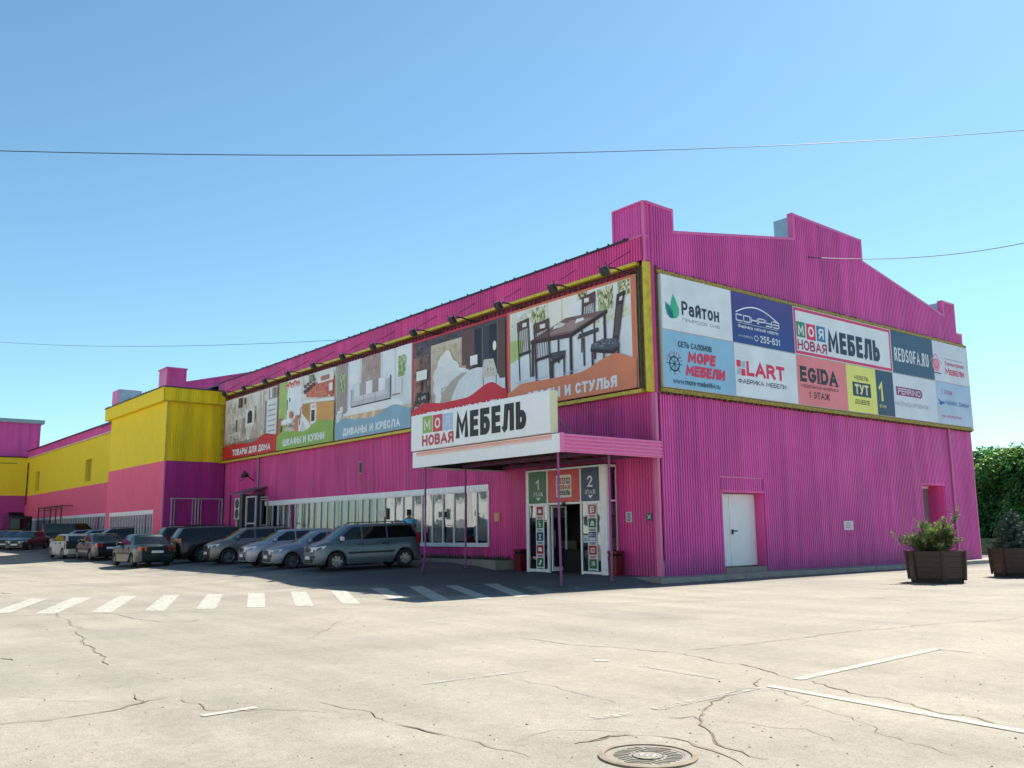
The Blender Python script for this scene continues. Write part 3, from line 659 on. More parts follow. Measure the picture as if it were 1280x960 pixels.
# yellow tube frame round the banners and the big board
def frames():
    mb = MB(); mb.box((AW-.1, -.42, 10.22), (-.28, -.20, 10.35)); mb.smooth = False
    o = mb.build('yellow_beam', YELT, STORE); bevel(o, .03, 3)
    mb = MB(); mb.box((AW+.1, -.30, 5.93), (-.30, -.1, 6.05)); mb.build('yellow_beam', YELT, STORE)
    mb = MB(); mb.box((-.10, -.33, 5.9), (.03, .02, 10.355)); o = mb.build('corner_post', YELT, STORE); bevel(o, .06, 3)
    mb = MB(); mb.box((.03, .09, 5.95), (.16, .14, 10.2)); o = mb.build('corner_post', RUST, STORE)
    mb = MB(); mb.box((-.40, -.25, 6.05), (-.105, -.2, 10.2)); mb.box((-.30, -.29, 6.05), (-.26, -.25, 10.2)); mb.build('banner_side_frame', mat('old_olive_frame', (.11, .085, .03), .7, var=.5, scale=6), STORE)
    mb = MB(); rnd = random.Random(5)
    for x in range(int((0-AW)/.28)):
        xx = AW+.2+x*.28
        mb.box((xx, -.28, 10.0), (xx+.03, -.22, 10.2))
    mb.box((AW, -.24, 10.13), (-.3, -.21, 10.16)); mb.build('banner_lattice', RUST, STORE, kind='stuff')
    mb = MB(); mb.box((.078, .12, 9.93), (.24, 21.76, 10.05)); o = mb.build('yellow_rail', mat('weathered_yellow', (.38, .27, .03), .6, var=.6, scale=9), STORE)
    mb = MB(); mb.box((.078, .12, 5.93), (.24, 21.76, 6.06)); o = mb.build('yellow_rail', mat('weathered_yellow', (.38, .27, .03), .6, var=.6, scale=9), STORE)
    mb = MB()
    for i in range(74):
        y = .2+i*.292; j = rnd.uniform(-.02, .02); mb.box((.1, y+j, 10.05), (.2, y+j+.10, 10.07+rnd.uniform(0, .05))); mb.box((.1, y-j, 5.89-rnd.uniform(0, .03)), (.22, y-j+.12, 5.93))
    mb.build('rail_lashing', RUST, STORE, kind='stuff')
frames()

# ---------------------------------------------------------------- banners on facade A
def wavy(a0, a1, zb, pts, n=28):  # polygon: flat bottom, smooth wavy top given by control points (frac, z)
    out = [(a0, zb), (a1, zb)]
    for i in range(n, -1, -1):
        t = i/n; k = 0
        for j in range(len(pts)-1):
            if pts[j][0] <= t <= pts[j+1][0]: k = j
        (t0, z0), (t1, z1) = pts[k], pts[k+1]; u = sst((t-t0)/(t1-t0)); out.append((a0+(a1-a0)*t, z0+(z1-z0)*u))
    return out
def banner(label, a0, a1, draw, txt, tcol, ta, tz=(6.26, 6.66)):
    t = thing('advertising_banner', label, 'banner', (0, 0, 0), 0, 'printed banners along the front wall')
    fr = Fr('A', -.27)
    mb = MB(); mb.box(fr.p(a0, 6.10, 0), fr.p(a1, 9.97, .04)); mb.build('backing', mat('vinyl_white', (.7, .7, .72), .5), t)
    mb = MB()
    for x in (a0+.02, (a0+a1)/2, a1-.02): mb.box((x-.02, -.26, 6.12), (x+.02, -.03, 6.16)); mb.box((x-.02, -.26, 9.9), (x+.02, -.03, 9.94))
    mb.build('bracket', RUST, t)
    pr = Print(fr, .041); draw(pr, a0, a1); p = pr.build('printed_picture', t)
    text(fr, txt, ta[0], ta[1], tz[0], tz[1], tcol, t, off=pr.l+.003, bold=.065)
    return t
W = (236, 240, 246)
def b_home(p, a0, a1):
    p.rect(a0, 6.1, a1, 9.97, (150, 72, 62)); p.grad(a0+.12, 6.3, a1-.15, 9.9, (172, 148, 134), (240, 234, 226), 14)
    p.speck(a0+.2, 6.9, a1-.3, 9.8, [(222, 212, 200), (232, 224, 214), (212, 198, 186), (236, 230, 222)], 160, .2, 3, 1.6)
    for x in (-33.9, -31.2, -30.75): p.rect(x, 7.0, x+.14, 9.85, (206, 192, 178)); p.rect(x+.14, 7.0, x+.17, 9.85, (168, 150, 138))
    for x, z, w, h in ((-34.5, 9.2, .7, .62), (-33.6, 9.35, .35, .4)): p.rect(x, z, x+w, z+h, (104, 84, 78)); p.rect(x+.1, z+.1, x+w-.12, z+h-.06, (62, 50, 52)); p.rect(x+.16, z+.16, x+w*.5, z+h-.12, (140, 124, 116))
    p.rect(-33.75, 7.55, -33.2, 8.5, (168, 148, 140)); p.rect(-33.3, 7.85, -31.95, 9.02, (226, 222, 216)); p.rect(-33.22, 7.93, -32.02, 8.95, (244, 242, 240)); p.rect(-31.95, 8.1, -31.65, 9.05, (176, 150, 122)); p.rect(-31.85, 8.3, -31.72, 8.6, (120, 84, 60)); p.disc(-32.62, 8.58, .36, .3, (38, 42, 48)); p.rect(-32.98, 8.1, -32.26, 8.6, (38, 42, 48)); p.rect(-32.88, 8.16, -32.6, 8.55, (58, 64, 74))
    p.rect(-30.3, 7.15, -28.75, 9.2, (240, 239, 238)); p.rect(-30.42, 7.1, -30.15, 9.2, (150, 138, 140))
    for i in range(6): p.rect(-29.95, 7.32+i*.3, -28.9, 7.36+i*.3, (142, 132, 132)); p.rect(-29.95, 7.36+i*.3, -28.9, 7.42+i*.3, (222, 220, 220))
    p.rect(-29.9, 9.2, -28.7, 9.85, (176, 160, 156)); p.rect(-29.7, 9.28, -29.42, 9.85, (236, 232, 230)); p.rect(-29.36, 9.28, -29.3, 9.85, (96, 84, 84)); p.rect(-29.1, 9.28, -28.95, 9.85, (112, 98, 98))
    p.grad(a0+.15, 6.6, -30.4, 7.1, (110, 92, 86), (160, 140, 128), 4)
    for x in (-35.9, -35.5, -35.0, -34.55): p.line([(x, 6.85), (x+.06, 8.4)], .055, (236, 232, 228))
    p.rect(-36.0, 7.55, -34.45, 7.64, (236, 232, 228)); p.rect(-35.9, 8.35, -34.6, 8.42, (236, 232, 228)); p.rect(-34.75, 7.75, -34.55, 8.5, (92, 76, 72)); p.line([(-36.3, 9.0), (-35.7, 9.6), (-35.3, 9.0), (-34.9, 9.5)], .08, (206, 196, 188)); p.speck(-35.9, 6.9, -34.6, 8.3, [(92, 80, 76), (170, 156, 148)], 16, .06, 5, 1.8)
    p.poly(wavy(a0, a1, 6.1, [(0, 6.92), (.18, 7.02), (.34, 6.98), (.55, 6.85), (.8, 7.25), (1, 7.05)]), (214, 34, 46))
def b_kitch(p, a0, a1):
    p.rect(a0, 6.1, a1, 9.97, (178, 206, 118)); p.grad(a0+1.1, 6.6, a1-.05, 9.97, (226, 214, 202), (242, 240, 236), 8); p.speck(a0+1.1, 7.2, -25.2, 9.9, [(236, 234, 230), (246, 245, 242), (216, 208, 198)], 120, .2, 4)
    p.rect(-27.4, 7.7, -25.6, 9.5, (246, 248, 250)); p.rect(-26.5, 7.7, -26.47, 9.5, (214, 218, 224)); p.rect(-27.44, 8.3, -27.32, 8.9, (84, 94, 104)); p.rect(-27.15, 8.75, -26.98, 8.97, (60, 64, 70))
    for i in range(5): p.disc(-27.5+i*.36, 9.66+.08*(i % 2), .24, .16, (222, 110, 88), 6); p.disc(-27.5+i*.36, 9.6+.08*(i % 2), .12, .07, (250, 214, 196), 6)
    p.poly([(-25.0, 8.75), (-21.7, 8.4), (-21.7, 9.5), (-25.0, 9.35)], (226, 122, 96))
    for i in range(17):
        for j in range(5): p.rect(-24.9+i*.185, 8.74+j*.15-(i*.012), -24.9+i*.185+.155, 8.86+j*.15-(i*.012), random.choice([(232, 130, 104), (214, 104, 80), (240, 150, 124)]))
    for i in range(4): p.rect(-25.2+i*.34, 8.95+i*.09, -24.95+i*.34, 9.17+i*.09, (92, 70, 62)); p.rect(-25.2+i*.34, 9.25+i*.08, -24.95+i*.34, 9.45+i*.08, (124, 96, 84)); p.rect(-25.25+i*.34, 9.19+i*.09, -24.9+i*.34, 9.23+i*.09, (246, 242, 238))
    p.rect(-23.5, 9.3, -21.75, 9.75, (244, 242, 240)); p.rect(-23.2, 9.4, -22.2, 9.65, (196, 120, 96)); p.rect(-22.25, 8.75, -21.85, 9.15, (248, 246, 244)); p.rect(-24.6, 9.55, -24.1, 9.9, (140, 160, 120))
    p.speck(-24.8, 8.42, -21.9, 8.6, [(250, 240, 230), (120, 90, 80), (230, 180, 90)], 26, .06, 8, 1.4)
    p.poly([(-25.2, 8.45), (-21.62, 8.2), (-21.62, 8.34), (-25.1, 8.62)], (250, 248, 246))
    p.poly([(-25.3, 7.1), (-21.62, 6.9), (-21.62, 8.18), (-25.3, 8.4)], (232, 168, 94)); p.poly([(-25.3, 7.3), (-24.45, 7.2), (-24.45, 8.35), (-25.3, 8.4)], (196, 140, 78)); p.rect(-24.3, 7.2, -23.65, 8.3, (250, 246, 242)); p.rect(-24.2, 7.35, -23.8, 7.95, (48, 48, 52)); p.rect(-24.15, 8.05, -23.8, 8.2, (210, 208, 206))
    for x in (-23.2, -22.4): p.rect(x, 7.1, x+.02, 8.2, (190, 132, 70))
    p.poly([(-26.6, 6.7), (-24.0, 6.7), (-24.4, 7.3), (-25.4, 7.95)], (246, 244, 242)); p.poly([(-25.6, 6.8), (-24.6, 6.8), (-25.2, 7.5)], (222, 216, 212))
    p.disc(-27.3, 7.62, .9, .17, (250, 249, 249)); p.disc(-27.3, 7.58, .9, .12, (222, 222, 224)); p.disc(-27.3, 7.64, .85, .13, (252, 252, 252)); p.line([(-27.2, 7.5), (-27.3, 6.9)], .07, (236, 236, 236)); p.line([(-26.9, 7.5), (-27.7, 6.95)], .05, (236, 236, 236))
    p.poly([(-26.3, 6.8), (-25.75, 6.85), (-25.75, 7.9), (-26.15, 7.85)], (226, 132, 92)); p.poly([(-28.4, 6.9), (-28.0, 7.0), (-27.95, 7.85), (-28.3, 7.95)], (200, 122, 86)); p.disc(-26.75, 7.98, .2, .2, (232, 120, 88)); p.line([(-25.6, 7.3), (-25.45, 8.25)], .1, (206, 52, 52)); p.speck(-28.3, 6.9, -26.4, 7.5, [(150, 110, 84), (210, 170, 140)], 24, .09, 9)
    p.poly(wavy(a0, a1, 6.1, [(0, 6.9), (.1, 7.1), (.3, 7.05), (.5, 6.9), (.75, 7.32), (1, 7.2)]), (152, 190, 84))
def b_sofa(p, a0, a1):
    p.rect(a0, 6.1, a1, 9.97, (196, 206, 214)); p.grad(a0+.1, 7, a1-.05, 9.97, (232, 234, 240), (246, 248, 252), 6); p.rect(-21.5, 7.4, -20.35, 9.97, (176, 158, 150)); p.rect(-18.95, 8.75, -17.1, 9.97, (186, 158, 152)); p.speck(-18.9, 8.8, -17.15, 9.9, [(194, 168, 162), (180, 152, 146)], 30, .2, 2)
    for x in (-20.3, -19.1, -17.0, -15.8): p.rect(x, 7.6, x+.05, 9.97, (222, 224, 230)); p.rect(x+.05, 7.6, x+.07, 9.97, (200, 203, 210))
    for cx, cz in ((-20.95, 9.0), (-15.15, 9.05)):
        p.speck(cx-.34, cz-.5, cx+.34, cz+.48, [(150, 176, 110), (186, 204, 150), (118, 150, 84), (210, 222, 186)], 90, .09, 6, 1.5); p.line([(cx, 8.5), (cx, 7.75)], .04, (176, 158, 130)); p.disc(cx, 7.68, .2, .1, (232, 230, 228))
    p.poly([(-20.9, 7.0), (-14.6, 7.0), (-15.6, 7.62), (-20.2, 7.62)], (250, 249, 249)); p.poly([(-21.4, 6.75), (-14.5, 6.7), (-14.6, 7.2), (-20.9, 7.25)], (234, 196, 152))
    for i in range(15): p.poly([(-21.2+i*.46, 6.75), (-20.98+i*.46, 6.75), (-20.6+i*.44, 7.2), (-20.8+i*.44, 7.2)], random.choice([(248, 228, 202), (224, 178, 130), (242, 212, 176)]))
    p.rect(-19.9, 7.6, -16.1, 7.66, (60, 58, 64)); p.rect(-19.85, 7.66, -16.2, 7.9, (206, 202, 208)); p.rect(-19.85, 7.9, -16.2, 8.14, (226, 223, 228)); p.rect(-19.6, 8.12, -16.4, 8.62, (214, 210, 216)); p.rect(-19.92, 7.66, -19.66, 8.5, (208, 203, 209)); p.rect(-16.42, 7.66, -16.14, 8.62, (200, 195, 202)); p.rect(-16.2, 7.7, -16.12, 8.75, (74, 70, 78)); p.rect(-19.95, 7.62, -19.91, 8.52, (90, 86, 94))
    for x in (-18.68, -17.55): p.rect(x, 7.68, x+.025, 8.14, (150, 146, 152))
    for i, (x, c) in enumerate(((-19.35, W), (-18.75, (190, 172, 166)), (-18.15, (252, 252, 252)), (-17.5, (172, 154, 150)), (-16.95, (248, 248, 250)))): p.poly([(x-.3, 8.1), (x+.3, 8.12), (x+.34, 8.62), (x+.1, 8.78), (x-.3, 8.7)], c); p.line([(x-.3, 8.1), (x-.3, 8.7), (x+.1, 8.78)], .02, (170, 164, 168))
    p.rect(-16.0, 7.74, -15.3, 7.79, (150, 110, 96)); p.poly([(-21.4, 7.2), (-20.9, 7.2), (-20.7, 7.55), (-21.3, 7.6)], (244, 243, 244)); p.line([(-21.2, 7.4), (-20.2, 7.5)], .03, (160, 150, 140))
    p.poly(wavy(a0, a1, 6.1, [(0, 6.9), (.12, 7.16), (.3, 7.0), (.5, 6.92), (.8, 7.3), (1, 7.0)]), (148, 184, 204))
def b_bed(p, a0, a1):
    p.rect(a0, 6.1, a1, 9.97, (214, 44, 60)); p.grad(a0+.1, 6.3, a1-.1, 9.88, (96, 70, 70), (84, 74, 86), 8); p.grad(a0+.12, 7.0, -12.9, 9.2, (190, 120, 92), (98, 72, 74), 10, False); p.speck(a0+.12, 7.0, -12.9, 9.7, [(120, 86, 80), (88, 66, 68), (150, 104, 88)], 70, .16, 7); p.speck(a0+.12, 9.2, a1-.1, 9.85, [(88, 76, 86), (104, 92, 100), (74, 64, 74)], 80, .25, 3, .5)
    p.grad(-12.78, 6.9, -10.42, 9.55, (190, 166, 142), (220, 204, 182), 6)
    for i in range(6):
        for j in range(7): p.poly([(-12.72+i*.4, 7.1+j*.36), (-12.54+i*.4, 6.95+j*.36), (-12.36+i*.4, 7.1+j*.36), (-12.54+i*.4, 7.26+j*.36)], (212, 194, 170) if (i+j) % 2 else (200, 180, 154))
    p.rect(-10.4, 7.6, -9.5, 9.75, (110, 76, 72)); p.rect(-9.5, 7.0, -7.95, 9.7, (30, 38, 50)); p.rect(-9.0, 7.4, -8.92, 9.7, (110, 106, 116)); p.rect(-8.92, 7.4, -8.5, 9.7, (66, 64, 74)); p.rect(-8.0, 6.9, -7.45, 9.75, (96, 74, 72)); p.rect(-7.98, 6.9, -7.93, 9.75, (130, 106, 100)); p.disc(-8.15, 8.8, .12, .2, (252, 248, 232)); p.rect(-10.55, 8.05, -10.1, 8.3, (206, 160, 130))
    p.rect(-13.9, 8.12, -13.05, 8.55, (252, 249, 244)); p.rect(-9.8, 8.22, -9.3, 8.62, (252, 250, 246)); p.rect(-13.55, 7.6, -13.42, 8.12, (50, 42, 44)); p.poly([(-13.95, 7.1), (-12.9, 7.05), (-12.95, 7.5), (-13.85, 7.58)], (52, 44, 48)); p.speck(-14.1, 6.7, -12.7, 7.4, [(60, 52, 56), (110, 96, 92), (180, 160, 150)], 50, .1, 12); p.rect(-9.65, 7.75, -9.45, 8.22, (70, 52, 50))
    for (ax_, az, rx_, rz_, c) in ((-11.6, 8.5, .62, .55, (250, 250, 252)), (-12.05, 8.1, .5, .42, (240, 238, 240)), (-11.1, 8.2, .55, .45, (246, 246, 249)), (-11.9, 7.6, .65, .45, (238, 236, 240)), (-10.6, 7.95, .7, .3, (248, 248, 250)), (-11.5, 8.85, .34, .3, (252, 250, 248))): p.disc(ax_, az, rx_, rz_, c, 14)
    p.poly([(-12.4, 6.8), (-10.0, 6.8), (-9.9, 8.1), (-11.4, 8.2), (-12.3, 7.6)], (240, 240, 244))
    p.poly([(-12.0, 6.6), (-7.6, 6.6), (-7.6, 7.0), (-7.9, 7.6), (-8.4, 7.95), (-9.3, 8.08), (-10.4, 8.02), (-11.2, 7.75), (-11.8, 7.3)], (240, 241, 246)); p.poly([(-12.1, 6.6), (-11.2, 6.6), (-11.1, 7.1), (-10.6, 7.7), (-10.0, 7.98), (-10.4, 8.02), (-11.2, 7.75), (-11.85, 7.3)], (196, 182, 168))
    for i in range(7): p.line([(-10.9+i*.42, 6.8), (-10.5+i*.38, 7.5), (-9.9+i*.28, 7.9)], .02, (220, 221, 228))
    p.speck(-11.9, 6.7, -11.2, 7.6, [(206, 192, 178), (180, 164, 150)], 50, .06, 14)
    p.poly([(-9.0, 7.6), (-7.95, 7.55), (-8.0, 7.8), (-8.2, 8.28), (-8.85, 8.33)], (222, 214, 204)); p.speck(-8.9, 7.65, -8.15, 8.25, [(170, 156, 146), (238, 232, 226)], 34, .06, 15); p.rect(-8.9, 7.25, -8.86, 7.6, (60, 50, 50)); p.rect(-8.05, 7.25, -8.01, 7.6, (60, 50, 50)); p.poly([(-8.1, 6.9), (-7.45, 6.9), (-7.45, 7.4), (-7.9, 7.45)], (222, 230, 240))
    p.poly(wavy(a0, a1, 6.1, [(0, 6.8), (.16, 7.05), (.38, 6.9), (.6, 6.92), (.85, 7.35), (1, 6.95)]), (222, 38, 60))
def slat_chair(p, x, z, w, h, bh, fl=1, leg=.09, col=(88, 58, 58)):
    """back view chair print: back frame with slats, seat, legs"""
    dk = (58, 38, 42); lt = (238, 240, 245); s = fl
    p.poly([(x, z), (x+leg, z), (x+leg-.1*s, z+h), (x-.1*s, z+h)], col); p.poly([(x+w-leg, z+.05), (x+w, z+.05), (x+w-.1*s, z+h+.08), (x+w-leg-.1*s, z+h+.08)], col)
    p.poly([(x-.1*s, z+h-.38), (x+w-.1*s, z+h-.30), (x+w-.1*s, z+h+.08), (x-.1*s, z+h)], (100, 68, 66)); p.rect(x+w*.32, z+h-.24, x+w*.66, z+h-.08, lt)
    n = 5
    for i in range(n):
        xx = x+leg+(w-2*leg)*(i+.3)/n; p.poly([(xx, z+bh), (xx+.035, z+bh), (xx+.035-.08*s, z+h-.3), (xx-.08*s, z+h-.3)], col)
    p.poly([(x-.02, z+bh-.12), (x+w, z+bh-.05), (x+w, z+bh+.06), (x-.02, z+bh)], dk)
def b_table(p, a0, a1):
    p.rect(a0, 6.1, a1, 9.97, (230, 124, 82)); p.grad(a0+.12, 6.5, a1-.22, 9.88, (228, 234, 244), (244, 245, 246), 8); p.rect(a0+.12, 8.6, a0+1.2, 9.3, (222, 228, 214)); p.poly([(a0+.12, 7.9), (-6.5, 8.05), (-6.3, 8.7), (a0+.12, 8.8)], (190, 208, 130)); p.rect(-5.0, 8.5, -3.6, 9.88, (246, 243, 232)); p.rect(-4.15, 8.3, -4.08, 9.88, (222, 216, 200)); p.rect(-4.95, 8.8, -4.9, 9.88, (214, 212, 190))
    p.grad(-1.9, 8.6, -.65, 9.0, (226, 230, 200), (236, 238, 228), 4); p.speck(a0+.2, 9.3, -5.0, 9.85, [(232, 234, 224), (214, 220, 196), (244, 244, 240)], 60, .14, 21); p.speck(-2.6, 8.5, -.7, 8.9, [(214, 220, 180), (236, 238, 226), (196, 206, 160)], 40, .1, 22, .5)
    for cx, cz, rx_, rz_, sd_ in ((-5.45, 9.45, .4, .38, 31), (-1.85, 9.42, .38, .42, 32), (-.95, 9.6, .28, .26, 33), (-3.0, 9.75, .25, .12, 34)):
        p.speck(cx-rx_, cz-rz_, cx+rx_, cz+rz_, [(176, 180, 116), (214, 212, 166), (136, 148, 88), (236, 234, 210), (110, 112, 70)], 110, .07, sd_, 1.6)
    dk = (72, 46, 48); dk2 = (52, 34, 38)
    slat_chair(p, -6.62, 7.15, .72, 2.3, 1.05, 1, .07); p.rect(-6.62, 8.12, -6.0, 8.22, (60, 52, 56))
    slat_chair(p, -3.12, 7.7, .7, 2.0, 1.05, -1, .07); p.poly([(-3.3, 8.2), (-2.2, 8.3), (-2.2, 8.45), (-3.2, 8.38)], (80, 72, 76)); p.rect(-2.45, 7.35, -2.36, 8.3, dk); p.rect(-3.0, 7.2, -2.92, 8.2, dk)
    p.poly([(-5.9, 8.6), (-3.6, 8.5), (-1.75, 9.0), (-3.9, 9.1)], (134, 100, 98)); p.poly([(-5.0, 8.64), (-3.5, 8.58), (-2.5, 8.86), (-3.6, 8.95)], (168, 140, 136)); p.poly([(-5.9, 8.46), (-3.6, 8.34), (-3.6, 8.5), (-5.9, 8.6)], dk); p.poly([(-3.6, 8.34), (-1.75, 8.87), (-1.75, 9.0), (-3.6, 8.5)], dk2)
    for x, z0, z1, w_ in ((-3.72, 6.9, 8.4, .15), (-1.95, 7.7, 8.88, .12), (-5.85, 7.2, 8.5, .13), (-4.35, 7.5, 8.4, .08)): p.rect(x, z0, x+w_, z1, dk); p.rect(x, z0, x+w_*.3, z1, (104, 74, 72))
    p.poly([(-4.6, 8.8), (-4.0, 8.83), (-3.9, 8.93), (-4.5, 8.93)], (236, 232, 228)); p.poly([(-3.4, 8.8), (-2.9, 8.85), (-2.95, 8.95), (-3.3, 8.95)], (246, 246, 248)); p.disc(-4.2, 8.93, .14, .07, (222, 216, 210))
    slat_chair(p, -5.62, 6.9, .9, 2.3, .95, 1, .1); p.poly([(-4.72, 7.72), (-4.5, 7.55), (-3.95, 7.75), (-3.92, 7.92), (-4.72, 7.94)], (72, 70, 78)); p.poly([(-4.72, 7.5), (-3.95, 7.66), (-3.95, 7.76), (-4.72, 7.64)], dk2); p.rect(-4.05, 7.0, -3.97, 7.7, dk); p.rect(-4.72, 6.9, -4.6, 7.6, dk)
    p.speck(-4.7, 7.74, -4.0, 7.9, [(120, 120, 130), (60, 58, 66)], 26, .04, 24, .5)
    # right chair, seen from its side
    p.poly([(-1.55, 7.7), (-1.25, 7.75), (-.86, 9.5), (-1.25, 9.42)], dk)
    for i in range(5): p.line([(-1.42+i*.05, 8.0), (-1.24+i*.055, 9.05)], .014, (150, 136, 138))
    p.poly([(-1.14, 9.16), (-1.0, 9.19), (-.97, 9.33), (-1.11, 9.3)], (236, 240, 246))
    p.poly([(-2.6, 7.74), (-1.5, 7.54), (-1.17, 7.66), (-1.3, 7.9), (-2.0, 8.0), (-2.55, 7.9)], (86, 90, 102)); p.speck(-2.45, 7.68, -1.3, 7.92, [(150, 154, 166), (66, 68, 80), (120, 124, 136)], 70, .05, 25, .5)
    p.poly([(-2.58, 7.62), (-1.5, 7.4), (-1.2, 7.52), (-1.2, 7.64), (-1.5, 7.54), (-2.6, 7.74)], dk2)
    for x, z, w_ in ((-2.56, 6.85, .1), (-1.98, 6.95, .07), (-1.52, 6.85, .1), (-1.3, 7.0, .09)): p.rect(x, z, x+w_, 7.6, dk)
    for x in (-6.3, -5.2, -3.6, -2.2): p.line([(x-.5, 7.05), (x+.3, 7.12)], .03, (206, 212, 224))
    p.poly(wavy(a0, a1, 6.1, [(0, 6.75), (.14, 7.02), (.4, 6.98), (.58, 6.98), (.86, 7.4), (1, 7.1)]), (236, 138, 98))
WT = (244, 246, 250)
banner('banner with a pale hallway picture over a red wave, farthest left on the front wall', -36.75, -28.56, b_home, 'ТОВАРЫ ДЛЯ ДОМА', WT, (-35.1, -29.45))
banner('green banner showing an orange kitchen and a round white table', -28.50, -21.63, b_kitch, 'ШКАФЫ И КУХНИ', WT, (-27.65, -22.6), (6.28, 6.68))
banner('pale blue banner showing a light grey sofa between two potted trees', -21.58, -14.34, b_sofa, 'ДИВАНЫ И КРЕСЛА', WT, (-20.7, -15.25), (6.25, 6.63))
banner('red edged banner showing a white bed in a dark bedroom', -14.30, -7.34, b_bed, 'МАТРАСЫ И КРОВАТИ', WT, (-13.9, -7.75), (6.24, 6.62))
banner('orange banner showing a dark dining table with four slatted chairs', -7.30, -.42, b_table, 'СТОЛЫ И СТУЛЬЯ', WT, (-6.1, -1.33), (6.24, 6.64))

# ---------------------------------------------------------------- floodlights above the banners
def floodlight():
    t = thing('floodlight', 'black floodlight on a long arm above the banners', 'floodlight', (0, 0, 0), 0, 'floodlights on arms above the banners')
    mb = MB(); mb.tube([(0, .30, .06), (0, -.55, .16), (0, -1.05, .14)], .028, 6); mb.build('arm', DARK, t)
    mb = MB(); mb.box((-.06, .22, -.06), (.06, .30, .18)); mb.build('wall_plate', DARK, t)
    mb = MB(); mb.T = Matrix.Translation((0, -1.05, .03)) @ Matrix.Rotation(R(35), 4, 'X')
    mb.box((-.15, -.05, -.21), (.15, .05, .11)); mb.box((-.14, -.11, -.15), (.14, -.06, .08)); mb.box((-.19, -.015, .1), (-.17, .015, .22)); mb.box((.17, -.015, .1), (.19, .015, .22)); h = mb.build('lamp_head', mat('lamp_black', (.03, .032, .036), .4), t); bevel(h, .01)
    mb = MB(); mb.T = Matrix.Translation((0, -1.05, .03)) @ Matrix.Rotation(R(35), 4, 'X'); mb.box((-.15, .06, -.22), (.15, .066, .11)); mb.build('lens', mat('lamp_glass', (.45, .5, .52), .1), h)
    mb = MB(); mb.tube([(0, .26, .95), (0, -.95, .17)], .013, 4); mb.tube([(0, .26, .95), (-1.2, .2, .55), (-2.75, .22, .12)], .011, 4); mb.build('stay_wire', DARK, t)
    return t
FL = [-33.88, -30.79, -27.87, -24.77, -21.86, -18.77, -15.83, -12.37, -9.49, -6.45, -3.29, -.62]
proto = floodlight()
ords = ['above the left edge of the hallway banner, nearest the yellow block', 'above the right part of the hallway banner', 'above the left part of the green kitchen banner', 'above the middle of the green kitchen banner', 'above the seam of kitchen and sofa banners',
        'above the middle of the pale blue sofa banner', 'above the right part of the pale blue sofa banner', 'above the left part of the dark bedroom banner', 'above the right part of the dark bedroom banner', 'above the left part of the dining table banner', 'above the middle of the dining table banner', 'at the building corner above the dining chairs']
for i, x in enumerate(FL):
    o = proto if i == 0 else copy_tree(proto)
    o.location = (x, -.46, 9.92+random.uniform(-.04, .04)); o.rotation_euler = (0, 0, random.uniform(-.06, .06)); o['label'] = 'black floodlight '+ords[i]

